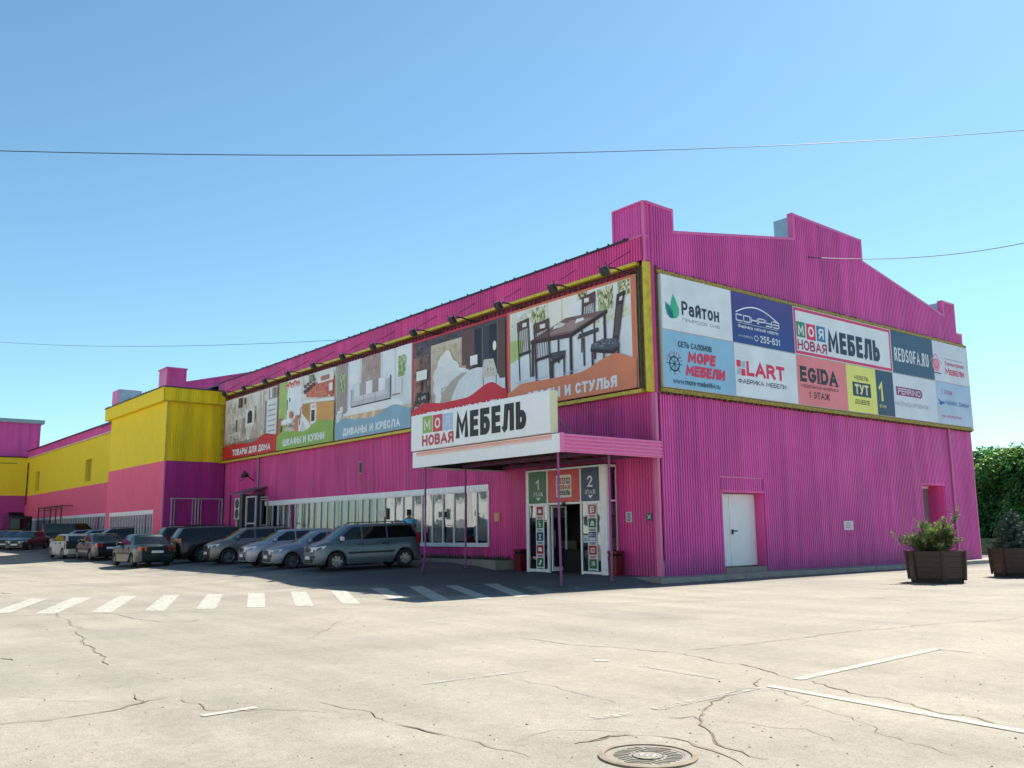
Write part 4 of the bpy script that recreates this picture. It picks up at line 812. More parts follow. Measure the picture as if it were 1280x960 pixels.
# ---------------------------------------------------------------- big sign board on facade B
def board():
    t = thing('sign_board', 'wide board of twelve shop advertisements across the pink gable wall', 'billboard')
    X0 = .25; fr = Fr('B', X0)
    mb = MB(); mb.box((.12, .18, 6.08), (.245, 21.76, 9.92)); mb.build('frame', mat('board_frame', (.5, .5, .5), .5), t)
    mb = MB()
    for i in range(12): mb.box((.0, 1+i*1.8, 5.96), (.10, 1.05+i*1.8, 10.0))
    mb.build('mounting_rail', RUST, t)
    def panel(a0, a1, z0, z1, c, draw=None, lab=None):
        pr = Print(fr, .012); g = .008
        mb = MB(); mb.box((.246, a0+g, z0+g), (X0+.012, a1-g, z1-g)); pn = mb.build('sign_panel', mat('vinyl_white', (.7, .7, .72), .5), t, label=lab)
        pr.rect(a0+g, z0+g, a1-g, z1-g, c)
        if draw: draw(pr)
        pr.build('printed_picture', pn); return pn, pr.l+.004
    NAVY = (26, 52, 84); PK = (226, 24, 96); WH = (232, 238, 246)
    def d(pr):
        pr.poly([(.78, 9.32), (.95, 9.05), (1.07, 8.8), (1.05, 8.6), (.92, 8.47), (.76, 8.44), (.62, 8.55), (.6, 8.8), (.68, 9.08)], (62, 190, 140))
        pr.poly([(.37, 8.98), (.62, 8.86), (.76, 8.7), (.78, 8.45), (.6, 8.44), (.45, 8.55), (.38, 8.75)], (22, 142, 140)); pr.poly([(.5, 8.8), (.66, 8.7), (.76, 8.55), (.76, 8.45), (.64, 8.47), (.54, 8.58)], (10, 96, 120))
    p, l = panel(.20, 3.88, 8.04, 9.92, WH, d, 'white panel with a green leaf logo'); text(fr, 'Райтон', 1.19, 3.16, 8.63, 9.12, (22, 52, 72), p, l, .03); text(fr, 'природа сна', 1.22, 3.18, 8.40, 8.56, (150, 162, 176), p, l, 0, space=1.2)
    def d(pr):
        pr.grad(3.89, 8.05, 7.62, 9.91, (24, 70, 146), (78, 62, 140), 12); pr.line([(4.12+2.52*i/24, 9.05+.42*math.sin(math.pi*(i+2.5)/27)) for i in range(25)], .05, WH); pr.line([(4.2, 8.80), (6.6, 8.80)], .015, WH); pr.ring(5.25, 8.33, .11, .09, .03, WH, 14)
    p, l = panel(3.88, 7.63, 8.04, 9.92, (34, 66, 146), d, 'dark blue panel with a white arc over square letters')
    # square outlined letters built as strokes
    s = Print(fr, l); L = .045
    x = 4.12
    for ch in ('С', 'О', 'Н', 'Р', 'У', 'З'):
        w_ = .36; x1 = x+w_; zb, zt, zm = 8.87, 9.09, 8.98
        if ch == 'С': s.line([(x1, zt), (x, zt), (x, zb), (x1, zb)], L, WH)
        if ch == 'О': s.line([(x, zb), (x, zt), (x1, zt), (x1, zb), (x, zb)], L, WH)
        if ch == 'Н': s.line([(x, zb), (x, zt)], L, WH); s.line([(x, zm), (x1, zm)], L, WH); s.line([(x1, zb), (x1, zt)], L, WH)
        if ch == 'Р': s.line([(x, zb), (x, zt), (x1, zt), (x1, zm), (x, zm)], L, WH)
        if ch == 'У': s.line([(x, zt), (x, zm), (x1, zm)], L, WH); s.line([(x1, zt), (x1, zb), (x, zb)], L, WH)
        if ch == 'З': s.line([(x, zt), (x1, zt), (x1, zb), (x, zb)], L, WH); s.line([(x, zm), (x1, zm)], L, WH)
        x += .436
    s.build('lettering', p); text(fr, 'Фабрика мягкой мебели', 4.2, 6.6, 8.61, 8.74, WH, p, l, .03); text(fr, 'www.sonruz.ru', 4.2, 5.03, 8.28, 8.38, WH, p, l, .0); text(fr, '255-831', 5.47, 6.68, 8.20, 8.46, WH, p, l, .03)
    def d(pr): pr.rect(7.66, 8.07, 14.7, 9.89, (222, 44, 104)); pr.rect(7.78, 8.19, 14.58, 9.77, WH); pr.rect(7.80, 8.74, 8.38, 9.34, (42, 142, 108)); pr.rect(8.45, 8.70, 9.07, 9.34, (226, 44, 96)); pr.rect(9.14, 8.72, 9.74, 9.34, (36, 128, 172))
    p, l = panel(7.63, 14.75, 8.04, 9.92, WH, d, 'wide white panel with a pink border and coloured letter squares')
    for s_, a, b in (('М', 7.9, 8.28), ('О', 8.56, 8.96), ('Я', 9.26, 9.62)): text(fr, s_, a, b, 8.82, 9.24, (245, 248, 250), p, l, .04)
    text(fr, 'НОВАЯ', 7.82, 9.79, 8.24, 8.64, (176, 28, 88), p, l, .04); text(fr, 'МЕБЕЛЬ', 9.9, 13.75, 8.38, 9.27, (22, 50, 78), p, l, .06)
    p, l = panel(14.75, 18.37, 8.04, 9.92, (52, 88, 118), None, 'slate blue panel with tall thin white letters'); text(fr, 'REDSOFA.RU', 14.95, 17.9, 8.58, 9.18, WH, p, l, .02)
    def d(pr):
        pr.line([(17.98+.1, 8.9), (18.6, 9.3), (19.1, 8.85)], .06, (226, 110, 150)); pr.disc(18.6, 8.78, .34, .3, (240, 150, 176)); pr.ring(18.6, 8.85, .2, .2, .06, (216, 80, 130)); pr.line([(18.2, 8.42), (19.0, 8.42)], .05, (52, 60, 84)); pr.line([(19.4, 9.16), (21.1, 9.16)], .03, (120, 150, 160))
    p, l = panel(18.37, 21.72, 8.04, 9.92, (218, 224, 238), d, 'pale panel with a pink house logo'); text(fr, 'Территория', 19.4, 21.2, 8.84, 9.04, (226, 60, 120), p, l, .02); text(fr, 'Мебели', 19.4, 21.2, 8.42, 8.76, (232, 50, 110), p, l, .03)
    def d(pr):
        c = (.73, 6.9); pr.ring(c[0], c[1], .24, .24, .06, (24, 62, 84)); pr.disc(c[0], c[1], .06, .06, (24, 62, 84), 10)
        for k in range(4):
            a = k*math.pi/4; e = .38; pr.line([(c[0]-e*math.cos(a), c[1]-e*math.sin(a)), (c[0]+e*math.cos(a), c[1]+e*math.sin(a))], .03, (24, 62, 84))
        for k in range(9):
            a = R(20+k*17.5); pr.line([(c[0]+.34*math.cos(a), c[1]+.34*math.sin(a)), (c[0]+.42*math.cos(a), c[1]+.42*math.sin(a))], .035, PK)
    p, l = panel(.20, 3.92, 6.10, 8.02, (150, 198, 230), d, 'light blue panel with a ship wheel logo'); text(fr, 'СЕТЬ САЛОНОВ', .94, 2.66, 7.50, 7.70, (24, 44, 60), p, l, .02)
    text(fr, 'МОРЕ', 1.40, 2.82, 7.02, 7.40, (238, 34, 86), p, l, .07, shear=.12); text(fr, 'МЕБЕЛИ', 1.27, 3.30, 6.56, 6.93, (238, 34, 86), p, l, .07, shear=.12); text(fr, 'www.more-mebeli64.ru', .62, 3.04, 6.24, 6.42, (24, 50, 80), p, l, .015)
    def d(pr):
        for a, z, c in ((4.02, 7.16, (232, 30, 88)), (4.28, 7.14, (176, 196, 214)), (4.02, 6.88, (176, 196, 214)), (4.27, 6.86, (232, 30, 88))): pr.rect(a, z, a+.24, z+.25, c)
    p, l = panel(3.92, 7.66, 6.10, 8.02, WH, d, 'white panel with pink letters and a checkered square'); text(fr, 'LART', 4.58, 6.86, 6.88, 7.42, (232, 30, 88), p, l, .06); text(fr, 'ФАБРИКА МЕБЕЛИ', 4.07, 6.92, 6.58, 6.75, (60, 62, 84), p, l, .02, space=1.25)
    p, l = panel(7.66, 11.06, 6.10, 8.02, (240, 134, 140), None, 'salmon panel with heavy black serif letters'); text(fr, 'EGIDA', 7.86, 10.4, 7.0, 7.6, (28, 36, 54), p, l, .06)
    sr = Print(fr, l+.002)
    for a in (7.84, 8.98, 9.3): 
        for z in (7.0, 7.57): sr.rect(a-.02, z, a+.3, z+.035, (28, 36, 54))
    for a in (9.86, 10.26): sr.rect(a-.05, 7.0, a+.2, 7.035, (28, 36, 54))
    sr.build('lettering', p); text(fr, 'МЕБЕЛЬНАЯ ФАБРИКА', 7.9, 10.42, 6.78, 6.90, (120, 52, 66), p, l, .03); text(fr, '1 ЭТАЖ', 8.39, 9.78, 6.40, 6.66, (60, 36, 50), p, l, .03)
    def d(pr): pr.rect(11.47, 6.76, 12.84, 7.34, (30, 60, 88))
    p, l = panel(11.06, 13.28, 6.10, 8.02, (240, 236, 120), d, 'yellow panel with a dark box in its middle'); text(fr, 'МЕБЕЛЬ', 11.63, 12.7, 7.44, 7.62, (70, 66, 30), p, l, .01); text(fr, 'ТУТ', 11.64, 12.66, 6.84, 7.26, (244, 240, 170), p, l, .05); text(fr, 'ДЕШЕВЛЕ', 11.58, 12.70, 6.44, 6.62, (70, 66, 30), p, l, .01)
    p, l = panel(13.28, 14.66, 6.10, 8.02, (40, 76, 104), None, 'narrow slate panel with a yellow number one'); text(fr, '1', 13.46, 13.80, 6.7, 7.52, (240, 238, 130), p, l, .04); text(fr, 'ЭТАЖ', 13.43, 13.98, 6.42, 6.55, (240, 238, 130), p, l, .03)
    def d(pr): pr.rect(14.88, 7.08, 16.9, 7.46, (150, 44, 124)); pr.disc(16.9, 7.27, .19, .19, (150, 44, 124)); pr.ring(15.9, 7.27, .0, .0, .0, WH, 3)
    p, l = panel(14.66, 18.40, 6.10, 8.02, (222, 228, 242), d, 'pale panel with a purple rounded name plate'); text(fr, 'PERRINO', 15.03, 16.92, 7.14, 7.40, (244, 236, 246), p, l, .02); text(fr, 'МАТРАСЫ КРОВАТИ', 14.72, 17.5, 6.62, 6.80, (160, 166, 186), p, l, 0)
    def d(pr): pr.grad(18.41, 6.11, 21.71, 8.0, (196, 212, 234), (170, 198, 232), 8); pr.poly([(17.98+.5, 7.3), (18.8, 7.1), (18.7, 6.9)], (36, 92, 176)); pr.poly([(18.5, 7.0), (18.9, 7.15), (19.1, 7.05), (18.75, 6.95)], (36, 92, 176))
    p, l = panel(18.40, 21.72, 6.10, 8.02, (180, 204, 234), d, 'sky blue panel at the board end'); text(fr, '2 этаж', 18.83, 19.9, 7.48, 7.72, (214, 74, 150), p, l, .01); text(fr, 'Mebelis Диван', 19.1, 21.4, 7.0, 7.22, (70, 118, 190), p, l, .01); text(fr, 'мы открылись', 18.7, 20.6, 6.4, 6.54, (214, 84, 150), p, l, .02)
board()

# ---------------------------------------------------------------- entrance canopy with light box sign
def canopy():
    t = thing('entrance_canopy', 'flat entrance canopy with white front fascia on four thin violet posts', 'canopy')
    YC = -4.27; x0, x1 = -7.95, .15
    mb = MB(); mb.box((x0, YC, 3.75), (x1-.03, YC+.05, 4.31)); o = mb.build('fascia', mat('fascia_white', (.90, .90, .91), .35, var=.05), t)
    # pale red strip under the sign box, fading downward
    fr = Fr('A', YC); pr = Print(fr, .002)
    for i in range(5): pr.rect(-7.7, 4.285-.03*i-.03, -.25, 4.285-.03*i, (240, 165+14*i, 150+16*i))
    pr.build('red_strip', t)
    # horizontally ribbed side, pink
    mb = MB(); z = 3.75; n = 5; p = (4.30-3.75)/n
    prof = []
    for i in range(n): b = 3.75+i*p; prof += [(b, .0), (b+.3*p, 0), (b+.42*p, .045), (b+.88*p, .045)]
    prof.append((4.30, 0))
    for (za, da), (zb, db) in zip(prof, prof[1:]): mb.add([(x1+da, YC-.02, za), (x1+da, .06, za), (x1+db, .06, zb), (x1+db, YC-.02, zb)], [(0, 1, 2, 3)])
    mb.box((x1-.02, YC-.03, 3.74), (x1+.06, YC+.09, 4.32)); mb.build('side_fascia', mat('canopy_pink', (.85, .19, .47), .4, var=.06), t)
    mb = MB(); mb.box((x0-.01, YC+.05, 3.75), (x0+.03, 0, 4.28)); mb.build('side_fascia', WHITEP, t)
    # roof sheet, dark beams and purlins below
    mb = MB(); mb.box((x0, YC+.06, 4.10), (x1-.04, -.06, 4.14)); mb.build('roof_sheet', mat('canopy_sheet', (.02, .015, .016), .7, var=.4, scale=3), t)
    mb = MB(); mb.box((x0+.04, YC+.055, 3.80), (x1-.06, YC+.085, 4.08)); mb.box((x0+.035, YC+.09, 3.80), (x0+.06, -.05, 4.08)); mb.build('inner_board', DARK, t)
    for y in (-4.12, -2.1, -.2):
        mb = MB(); mb.box((x0+.1, y-.05, 3.82), (x1-.1, y+.05, 3.94)); mb.build('beam', mat('beam_violet_dull', (.16, .05, .12), .6, var=.3), t)
    for i in range(9):
        x = x0+.35+i*.93; mb = MB(); mb.box((x-.03, YC+.1, 3.945), (x+.03, -.1, 4.02)); mb.build('purlin', RUST, t)
    for y in (-3.5, -2.8, -1.4, -.8):
        mb = MB(); mb.box((x0+.2, y-.03, 4.025), (x1-.15, y+.03, 4.085)); mb.build('batten', RUST, t)
    for (x, y, b) in ((-7.5, -4.14, .0), (-7.7, -2.1, .0), (-.02, -4.2, .05), (.02, -2.2, 0)):
        g = gz(x, y)
        if x < -7 and y < -4: pts = [(x, y, g-.02), (x+.18, y, g+.5), (x+.22, y, g+1.0), (x+.18, y, 3.82)]
        else: pts = [(x, y, g-.02), (x-b, y, 1.8), (x-b, y, 3.82)]
        mb = MB(); mb.tube(pts, .035, 8); mb.build('post', VIOLET, t)
        mb = MB(); mb.box((x-.1, y-.1, g-.02), (x+.1, y+.1, g+.02)); mb.build('foot_plate', RUST, t)
canopy()
def lightbox():
    t = thing('light_box_sign', 'long white light box sign standing on the entrance canopy edge', 'sign'); Y = -4.27; fr = Fr('A', Y-.16)
    mb = MB(); mb.box((-7.82, Y-.16, 4.335), (-.15, Y+.16, 5.62)); o = mb.build('box', mat('lightbox_acrylic', (.90, .90, .90), .25, var=.03), t); bevel(o, .02)
    mb = MB(); mb.box((-.15, Y-.145, 4.36), (-.138, Y+.145, 5.60)); mb.build('side_panel', mat('yellowed_acrylic', (.78, .72, .45), .3), t)
    mb = MB()
    for x in (-7.4, -4, -.6): mb.box((x-.03, Y+.16, 4.1), (x+.03, Y+.22, 5.3)); mb.tube([(x, Y+.2, 5.2), (x, Y+1.4, 4.15)], .02, 5)
    mb.build('strut', GREY, t)
    pr = Print(fr, .001); pr.rect(-7.06, 4.92, -6.43, 5.52, (150, 186, 90)); pr.rect(-6.40, 4.91, -5.80, 5.51, (208, 66, 84)); pr.rect(-5.78, 4.90, -5.17, 5.49, (176, 202, 232)); pr.build('letter_squares', t); l = pr.l+.003
    for s, a, b, c in (('М', -6.95, -6.55, (240, 240, 235)), ('О', -6.27, -5.93, (245, 240, 240)), ('Я', -5.62, -5.34, (206, 218, 240))): text(fr, s, a, b, 5.02, 5.40, c, t, l, .04)
    text(fr, 'НОВАЯ', -7.08, -5.13, 4.46, 4.85, (200, 74, 84), t, l, .06); text(fr, 'МЕБЕЛЬ', -4.99, -1.24, 4.56, 5.43, (32, 30, 34), t, l, .062)
lightbox()

# ---------------------------------------------------------------- glazed entrance vestibule
def vestibule():
    t = thing('entrance_vestibule', 'white framed glass entrance porch with floor signs over the open doors', 'entrance'); Y = -.53; fr = Fr('A', Y)
    def fbox(x0, z0, x1, z1, d0=0, d1=.08, m=WHITEF, name='frame', par=t):
        mb = MB(); mb.box((x0, Y-d0, z0), (x1, Y+d1, z1)); return mb.build(name, m, par)
    fbox(-6.05, .0, -5.90, 3.66); fbox(-4.88, .0, -4.80, 2.40); fbox(-3.13, .0, -3.06, 2.40); fbox(-2.16, .0, -1.83, 3.66, .0, .12)
    fbox(-5.90, 3.60, -2.16, 3.66); fbox(-5.90, 2.38, -2.16, 2.45); fbox(-4.89, 2.45, -4.81, 3.60); fbox(-3.13, 2.45, -3.06, 3.60); fbox(-5.90, .02, -4.88, .12); fbox(-3.06, .02, -2.16, .10)
    mb = MB(); mb.box((-1.88, Y+.12, 3.58), (-1.83, 0, 3.66)); mb.box((-1.88, Y+.12, 2.42), (-1.83, 0, 2.48)); mb.box((-1.88, -.07, .3), (-1.83, -.02, 3.58)); mb.box((-1.88, Y+.12, .25), (-1.83, -.03, .32)); mb.box((-1.88, Y+.12, -.05), (-1.84, -.03, .25)); mb.build('side_frame', WHITEF, t)
    mb = MB(); mb.add([(-1.86, Y+.1, .3), (-1.86, -.05, .3), (-1.86, -.05, 3.6), (-1.86, Y+.1, 3.6)], [(0, 1, 2, 3)]); mb.build('pane', GLASS, t)
    for a, b, z0, z1 in ((-5.90, -4.88, .12, 2.38), (-3.06, -2.16, .1, 2.38)):
        mb = MB(); mb.add([(a, Y+.03, z0), (b, Y+.03, z0), (b, Y+.03, z1), (a, Y+.03, z1)], [(0, 1, 2, 3)]); mb.build('pane', GLASS, t)
    mb = MB(); mb.box((-6.02, Y+.02, 3.66), (-1.86, .1, 3.70)); mb.build('top', DARK, t)
    # dark interior hall
    mb = MB(); mb.box((-6.0, 1.4, -.1), (-1.85, 1.45, 3.6)); mb.box((-6.0, -.45, -.2), (-5.97, 1.4, 3.6)); mb.box((-1.8, .02, -.2), (-1.77, 1.4, 3.6)); mb.box((-6.0, -.4, 3.5), (-1.85, 1.4, 3.57)); mb.build('hall', mat('hall_dark', (.035, .035, .04), .8), t)
    mb = MB(); mb.box((-4.3, 1.3, .5), (-3.6, 1.38, 2.1)); mb.box((-4.2, 1.28, 1.7), (-3.7, 1.30, 1.95)); mb.build('inner_door', mat('hall_door', (.06, .06, .065), .3), t)
    mb = MB(); mb.box((-5.5, .6, .05), (-5.0, 1.0, 1.1)); mb.box((-2.9, .5, .05), (-2.3, 1.0, 1.2)); mb.build('hall_counter', mat('beige_counter', (.35, .31, .24), .7), t)
    mb = MB(); mb.box((-5.95, -.45, 1.95), (-5.2, .6, 2.3)); mb.box((-2.9, .2, 2.0), (-2.2, .6, 2.35)); mb.build('hall_poster', mat('hall_white', (.5, .5, .5), .7), t)
    # open door leaves folded against the frame
    for x, s in ((-4.77, 1), (-3.16, -1)):
        mb = MB()
        mb.box((x, Y+.1, .05), (x+.05*s, Y+.16, 2.36)); mb.box((x, Y+.75, .05), (x+.05*s, Y+.81, 2.36)); mb.box((x, Y+.16, .05), (x+.05*s, Y+.75, .2)); mb.box((x, Y+.16, 2.28), (x+.05*s, Y+.75, 2.36)); d = mb.build('door_leaf', WHITEF, t)
        mb = MB(); mb.add([(x+.02*s, Y+.16, .2), (x+.02*s, Y+.75, .2), (x+.02*s, Y+.75, 2.28), (x+.02*s, Y+.16, 2.28)], [(0, 1, 2, 3)]); mb.build('door_glass', GLASS, d)
        mb = MB(); mb.tube([(x+.08*s, Y+.2, .9), (x+.08*s, Y+.2, 1.5)], .015, 6); mb.build('door_handle', GREY, d)
    mb = MB(); mb.box((-4.02, Y-.06, 2.38), (-3.88, Y, 2.46)); mb.build('door_sensor', DARK, t)
    # transom sign panels
    def sign(x0, x1, col, lab):
        mb = MB(); mb.box((x0, Y-.012, 2.46), (x1, Y+.02, 3.59)); return mb.build('transom_sign', mat('sign_%d' % col[0], lin(col, .9), .35), t, label=lab)
    p = sign(-5.88, -4.90, (30, 104, 56), 'green sign with a white number one'); text(fr, '1', -5.46, -5.28, 2.94, 3.31, (235, 238, 235), p, .016, .03); text(fr, 'ЭТАЖ', -5.62, -5.06, 2.70, 2.85, (225, 235, 225), p, .016, .02)
    pr = Print(fr, .014); pr.poly([(-5.46, 2.65), (-5.33, 2.54), (-5.20, 2.65)], W); pr.build('arrow', p)
    p = sign(-3.05, -2.17, (16, 62, 100), 'blue sign with a white number two'); text(fr, '2', -2.74, -2.47, 2.93, 3.32, (235, 238, 240), p, .016, .03); text(fr, 'ЭТАЖ', -2.86, -2.32, 2.69, 2.84, (225, 232, 240), p, .016, .02)
    pr = Print(fr, .014); pr.poly([(-2.72, 2.65), (-2.59, 2.54), (-2.46, 2.65)], W); pr.build('arrow', p)
    p = sign(-4.80, -3.14, (214, 52, 54), 'red sign with a rounded white badge'); pr = Print(fr, .014); bx = [(-4.34, 2.66), (-4.30, 2.62), (-3.58, 2.62), (-3.54, 2.66), (-3.54, 3.37), (-3.58, 3.41), (-4.30, 3.41), (-4.34, 3.37)]; pr.poly(bx, (232, 230, 220)); pr.rect(-4.29, 3.1, -4.09, 3.31, (36, 96, 66)); pr.rect(-4.05, 3.1, -3.85, 3.31, (204, 52, 62)); pr.rect(-3.81, 3.1, -3.61, 3.31, (28, 76, 110)); pr.build('badge', p)
    for s_, a in (('М', -4.25), ('О', -4.01), ('Я', -3.77)): text(fr, s_, a, a+.12, 3.14, 3.27, (240, 240, 240), p, .02, .03)
    text(fr, 'НОВАЯ', -4.28, -3.6, 2.90, 3.06, (180, 40, 54), p, .02, .04); text(fr, 'МЕБЕЛЬ', -4.28, -3.6, 2.70, 2.86, (28, 30, 34), p, .02, .04)
    # column sticker strips with pictograms
    cols = {'r': (176, 32, 44), 'g': (34, 110, 62), 'b': (22, 74, 112)}
    def strip(x0, x1, items, lab):
        pr = Print(fr, -.02); pr.rect(x0, .12, x1, 2.40, (228, 230, 232)); w_ = x1-x0
        for i, (c, kind) in enumerate(items):
            zt = 2.33-.455*i; a, b = x0+.05, x1-.05; z0 = zt-.31; pr.rect(a, z0, b, zt, cols[c]); cx = (a+b)/2; cz = (z0+zt)/2; q = (236, 238, 240)
            if kind == 'sofa': pr.rect(cx-.1, cz-.07, cx+.1, cz, q); pr.rect(cx-.07, cz, cx+.07, cz+.06, q)
            if kind == 'chair': pr.rect(cx-.02, cz-.1, cx+.01, cz-.02, q); pr.rect(cx-.06, cz-.03, cx+.05, cz, q); pr.rect(cx-.06, cz, cx-.03, cz+.11, q); pr.rect(cx-.06, cz-.11, cx+.05, cz-.095, q)
            if kind == 'table': pr.poly([(cx-.1, cz+.07), (cx+.1, cz+.07), (cx+.02, cz+.03), (cx+.02, cz-.05), (cx+.08, cz-.1), (cx-.08, cz-.1), (cx-.02, cz-.05), (cx-.02, cz+.03)], q)
            if kind == 'bed': pr.poly([(cx-.11, cz-.05), (cx+.1, cz-.08), (cx+.11, cz+.02), (cx, cz+.08), (cx-.1, cz+.06)], q)
            if kind == 'roll': pr.poly([(cx-.1, cz-.08), (cx, cz-.1), (cx+.1, cz+.06), (cx+.02, cz+.1)], q)
            if kind == 'ward': pr.rect(cx-.11, cz-.12, cx-.02, cz+.12, q); [pr.rect(cx+.01, cz-.1+.08*k, cx+.1, cz-.05+.08*k, q) for k in range(3)]
            if kind == 'lamp': pr.poly([(cx-.09, cz-.02), (cx+.09, cz-.02), (cx+.03, cz+.07), (cx-.03, cz+.07)], q); pr.rect(cx-.1, cz-.09, cx+.1, cz-.04, q)
            if kind == 'pic': pr.rect(cx-.1, cz-.08, cx+.1, cz+.07, q); pr.rect(cx-.08, cz-.05, cx+.08, cz+.04, (200, 120, 120))
            pr.rect(a+.02, z0-.075, b-.02, z0-.045, cols[c]); pr.rect(a+.05, z0-.115, b-.05, z0-.09, cols[c])
        s = pr.build('sticker_strip', t, lab); return s
    strip(-5.53, -5.07, [('r', 'sofa'), ('g', 'chair'), ('b', 'table'), ('r', 'bed'), ('g', 'roll')], 'white strip of furniture pictograms on the left glass')
    s = strip(-2.79, -2.32, [('r', 'ward'), ('g', 'lamp'), ('b', 'none'), ('r', 'pic'), ('g', 'none')], 'white strip of furniture pictograms on the right glass')
    text(fr, 'NEW L', -2.71, -2.4, 1.27, 1.38, (236, 238, 240), s, -.008, .03); text(fr, '0%', -2.66, -2.46, .29, .44, (236, 238, 240), s, -.008, .03); pr = Print(fr, -.010); pr.rect(-2.71, 1.13, -2.4, 1.23, (220, 226, 232)); pr.build('pictogram', s)
    pr = Print(fr, -.02); pr.rect(-3.02, 1.06, -2.81, 1.31, (226, 230, 236)); pr.ring(-2.92, 1.16, .05, .05, .02, (22, 74, 150), 12); pr.line([(-2.93, 1.27), (-2.92, 1.18), (-2.86, 1.12)], .02, (22, 74, 150)); pr.build('access_sticker', t)
vestibule()

def bin_(x, y, lab):
    t = thing('litter_bin', lab, 'litter bin', (x, y, gz(x, y)), 0, 'red litter bins beside the entrance')
    mb = MB(); mb.add([(-.17, -.15, 0), (.17, -.15, 0), (.17, .15, 0), (-.17, .15, 0), (-.2, -.18, .62), (.2, -.18, .62), (.2, .18, .62), (-.2, .18, .62)], [(0, 3, 2, 1), (0, 1, 5, 4), (1, 2, 6, 5), (2, 3, 7, 6), (3, 0, 4, 7)]); o = mb.build('body', REDB, t)
    mb = MB(); mb.box((-.21, -.19, .70), (.21, .19, .80)); o = mb.build('lid', REDB, t); bevel(o, .02)
    mb = MB(); mb.box((-.17, -.15, .58), (.17, .15, .705)); mb.build('opening', BLACK, t)
    mb = MB(); mb.box((-.14, -.12, -.02), (.14, .12, .02)); mb.build('foot', DARK, t)
bin_(-6.55, -.42, 'red litter bin left of the entrance porch beside the green sign'); bin_(-1.58, -.42, 'red litter bin right of the entrance porch')

# wall notices
def notice(name, fr, a0, a1, z0, z1, col, label, lines, lc=(90, 40, 40)):
    t = thing(name, label, 'notice')
    mb = MB(); mb.box(fr.p(a0, z0, 0), fr.p(a1, z1, .02)); mb.build('plate', mat('notice_%d_%d' % (col[0], col[1]), lin(col, .9), .5), t)
    pr = Print(fr, .021); n = lines
    for i in range(n):
        z = z1-(z1-z0)*(i+1)/(n+1); pr.rect(a0+(a1-a0)*.14, z-.012, a1-(a1-a0)*random.uniform(.12, .3), z+.014, lc)
    pr.build('print_lines', t); return t
notice('wall_notice', Fr('A', -.07), -8.6, -8.2, 1.83, 2.2, (222, 120, 84), 'small orange notice on the pink wall right of the strip window', 4, (240, 210, 190))
notice('wall_notice', Fr('A', -.07), -1.38, -1.12, 1.72, 2.06, (226, 226, 230), 'small white opening hours notice on the wall right of the porch', 6)
t = notice('wall_notice', Fr('A', -.07), -.46, -.22, 1.76, 2.0, (28, 76, 84), 'small dark green square notice by the building corner', 0)
pr = Print(Fr('A', -.07), .023); pr.line([(-.41, 1.81), (-.27, 1.95)], .03, (200, 220, 220)); pr.line([(-.41, 1.95), (-.27, 1.81)], .03, (200, 220, 220)); pr.build('symbol', t)
t = notice('wall_notice', Fr('B', .085), 10.44, 11.08, 1.39, 1.74, (226, 226, 232), 'white plate with red print on the gable wall', 3, (170, 60, 80))
mb = MB(); mb.box((.035, 10.62, 1.76), (.07, 10.9, 1.80)); mb.build('bracket', DARK, t)

# ---------------------------------------------------------------- pavement along the gable and entrance
PV = None
mb = MB(); mb.box((-.5, -.9, -.4), (.85, 24, -.002)); mb.build('pavement', CONCD, None, kind='structure')
KS = MB(); KS.box((-.06, 0, -.30), (.06, .97, .004)); km = KS.mesh('kerb_stone', CONC)
pave = bpy.data.objects['pavement']
for i in range(25):
    o = link('kerb_stone', km, pave, loc=(.93+random.uniform(-.008, .008), -.95+i*1.0, random.uniform(-.012, .006)), rz=random.uniform(-.008, .008))
mb = MB(); mb.box((-14.2, -1.25, .0), (-7.0, -1.1, .42)); mb.box((-7.12, -1.1, .0), (-7.0, -.1, .40)); mb.build('flowerbed_kerb', CONCD, None, kind='structure')
mb = MB(); mb.grid(lambda u, v: (-14.2+7.1*u, -1.1+1.05*v, .36+.03*math.sin(u*40)*math.cos(v*9)), 40, 6); mb.build('flowerbed_soil', SOIL, None, kind='structure')
def weeds(name, pts, n, h, m, seed=1, label=None):
    rnd = random.Random(seed); mb = MB()
    for _ in range(n):
        x = rnd.uniform(*pts[0]); y = rnd.uniform(*pts[1]); z = pts[2]; a = rnd.uniform(0, 6.28); hh = h*rnd.uniform(.4, 1.2); w_ = .02
        tip = Vector((x+rnd.uniform(-.1, .1), y+rnd.uniform(-.1, .1), z+hh)); mb.add([(x-w_*math.cos(a), y-w_*math.sin(a), z), (x+w_*math.cos(a), y+w_*math.sin(a), z), tip], [(0, 1, 2)])
    o = mb.build(name, m, None, kind='stuff'); 
    if label: o['label'] = label; o['category'] = 'plants'
GRN = mat('weed_green', (.05, .08, .025), .8, var=.4)
weeds('weeds', ((-14, -7.2), (-1.05, -.15), .36), 900, .22, GRN, 2, 'low weeds growing in the narrow bed under the strip window')

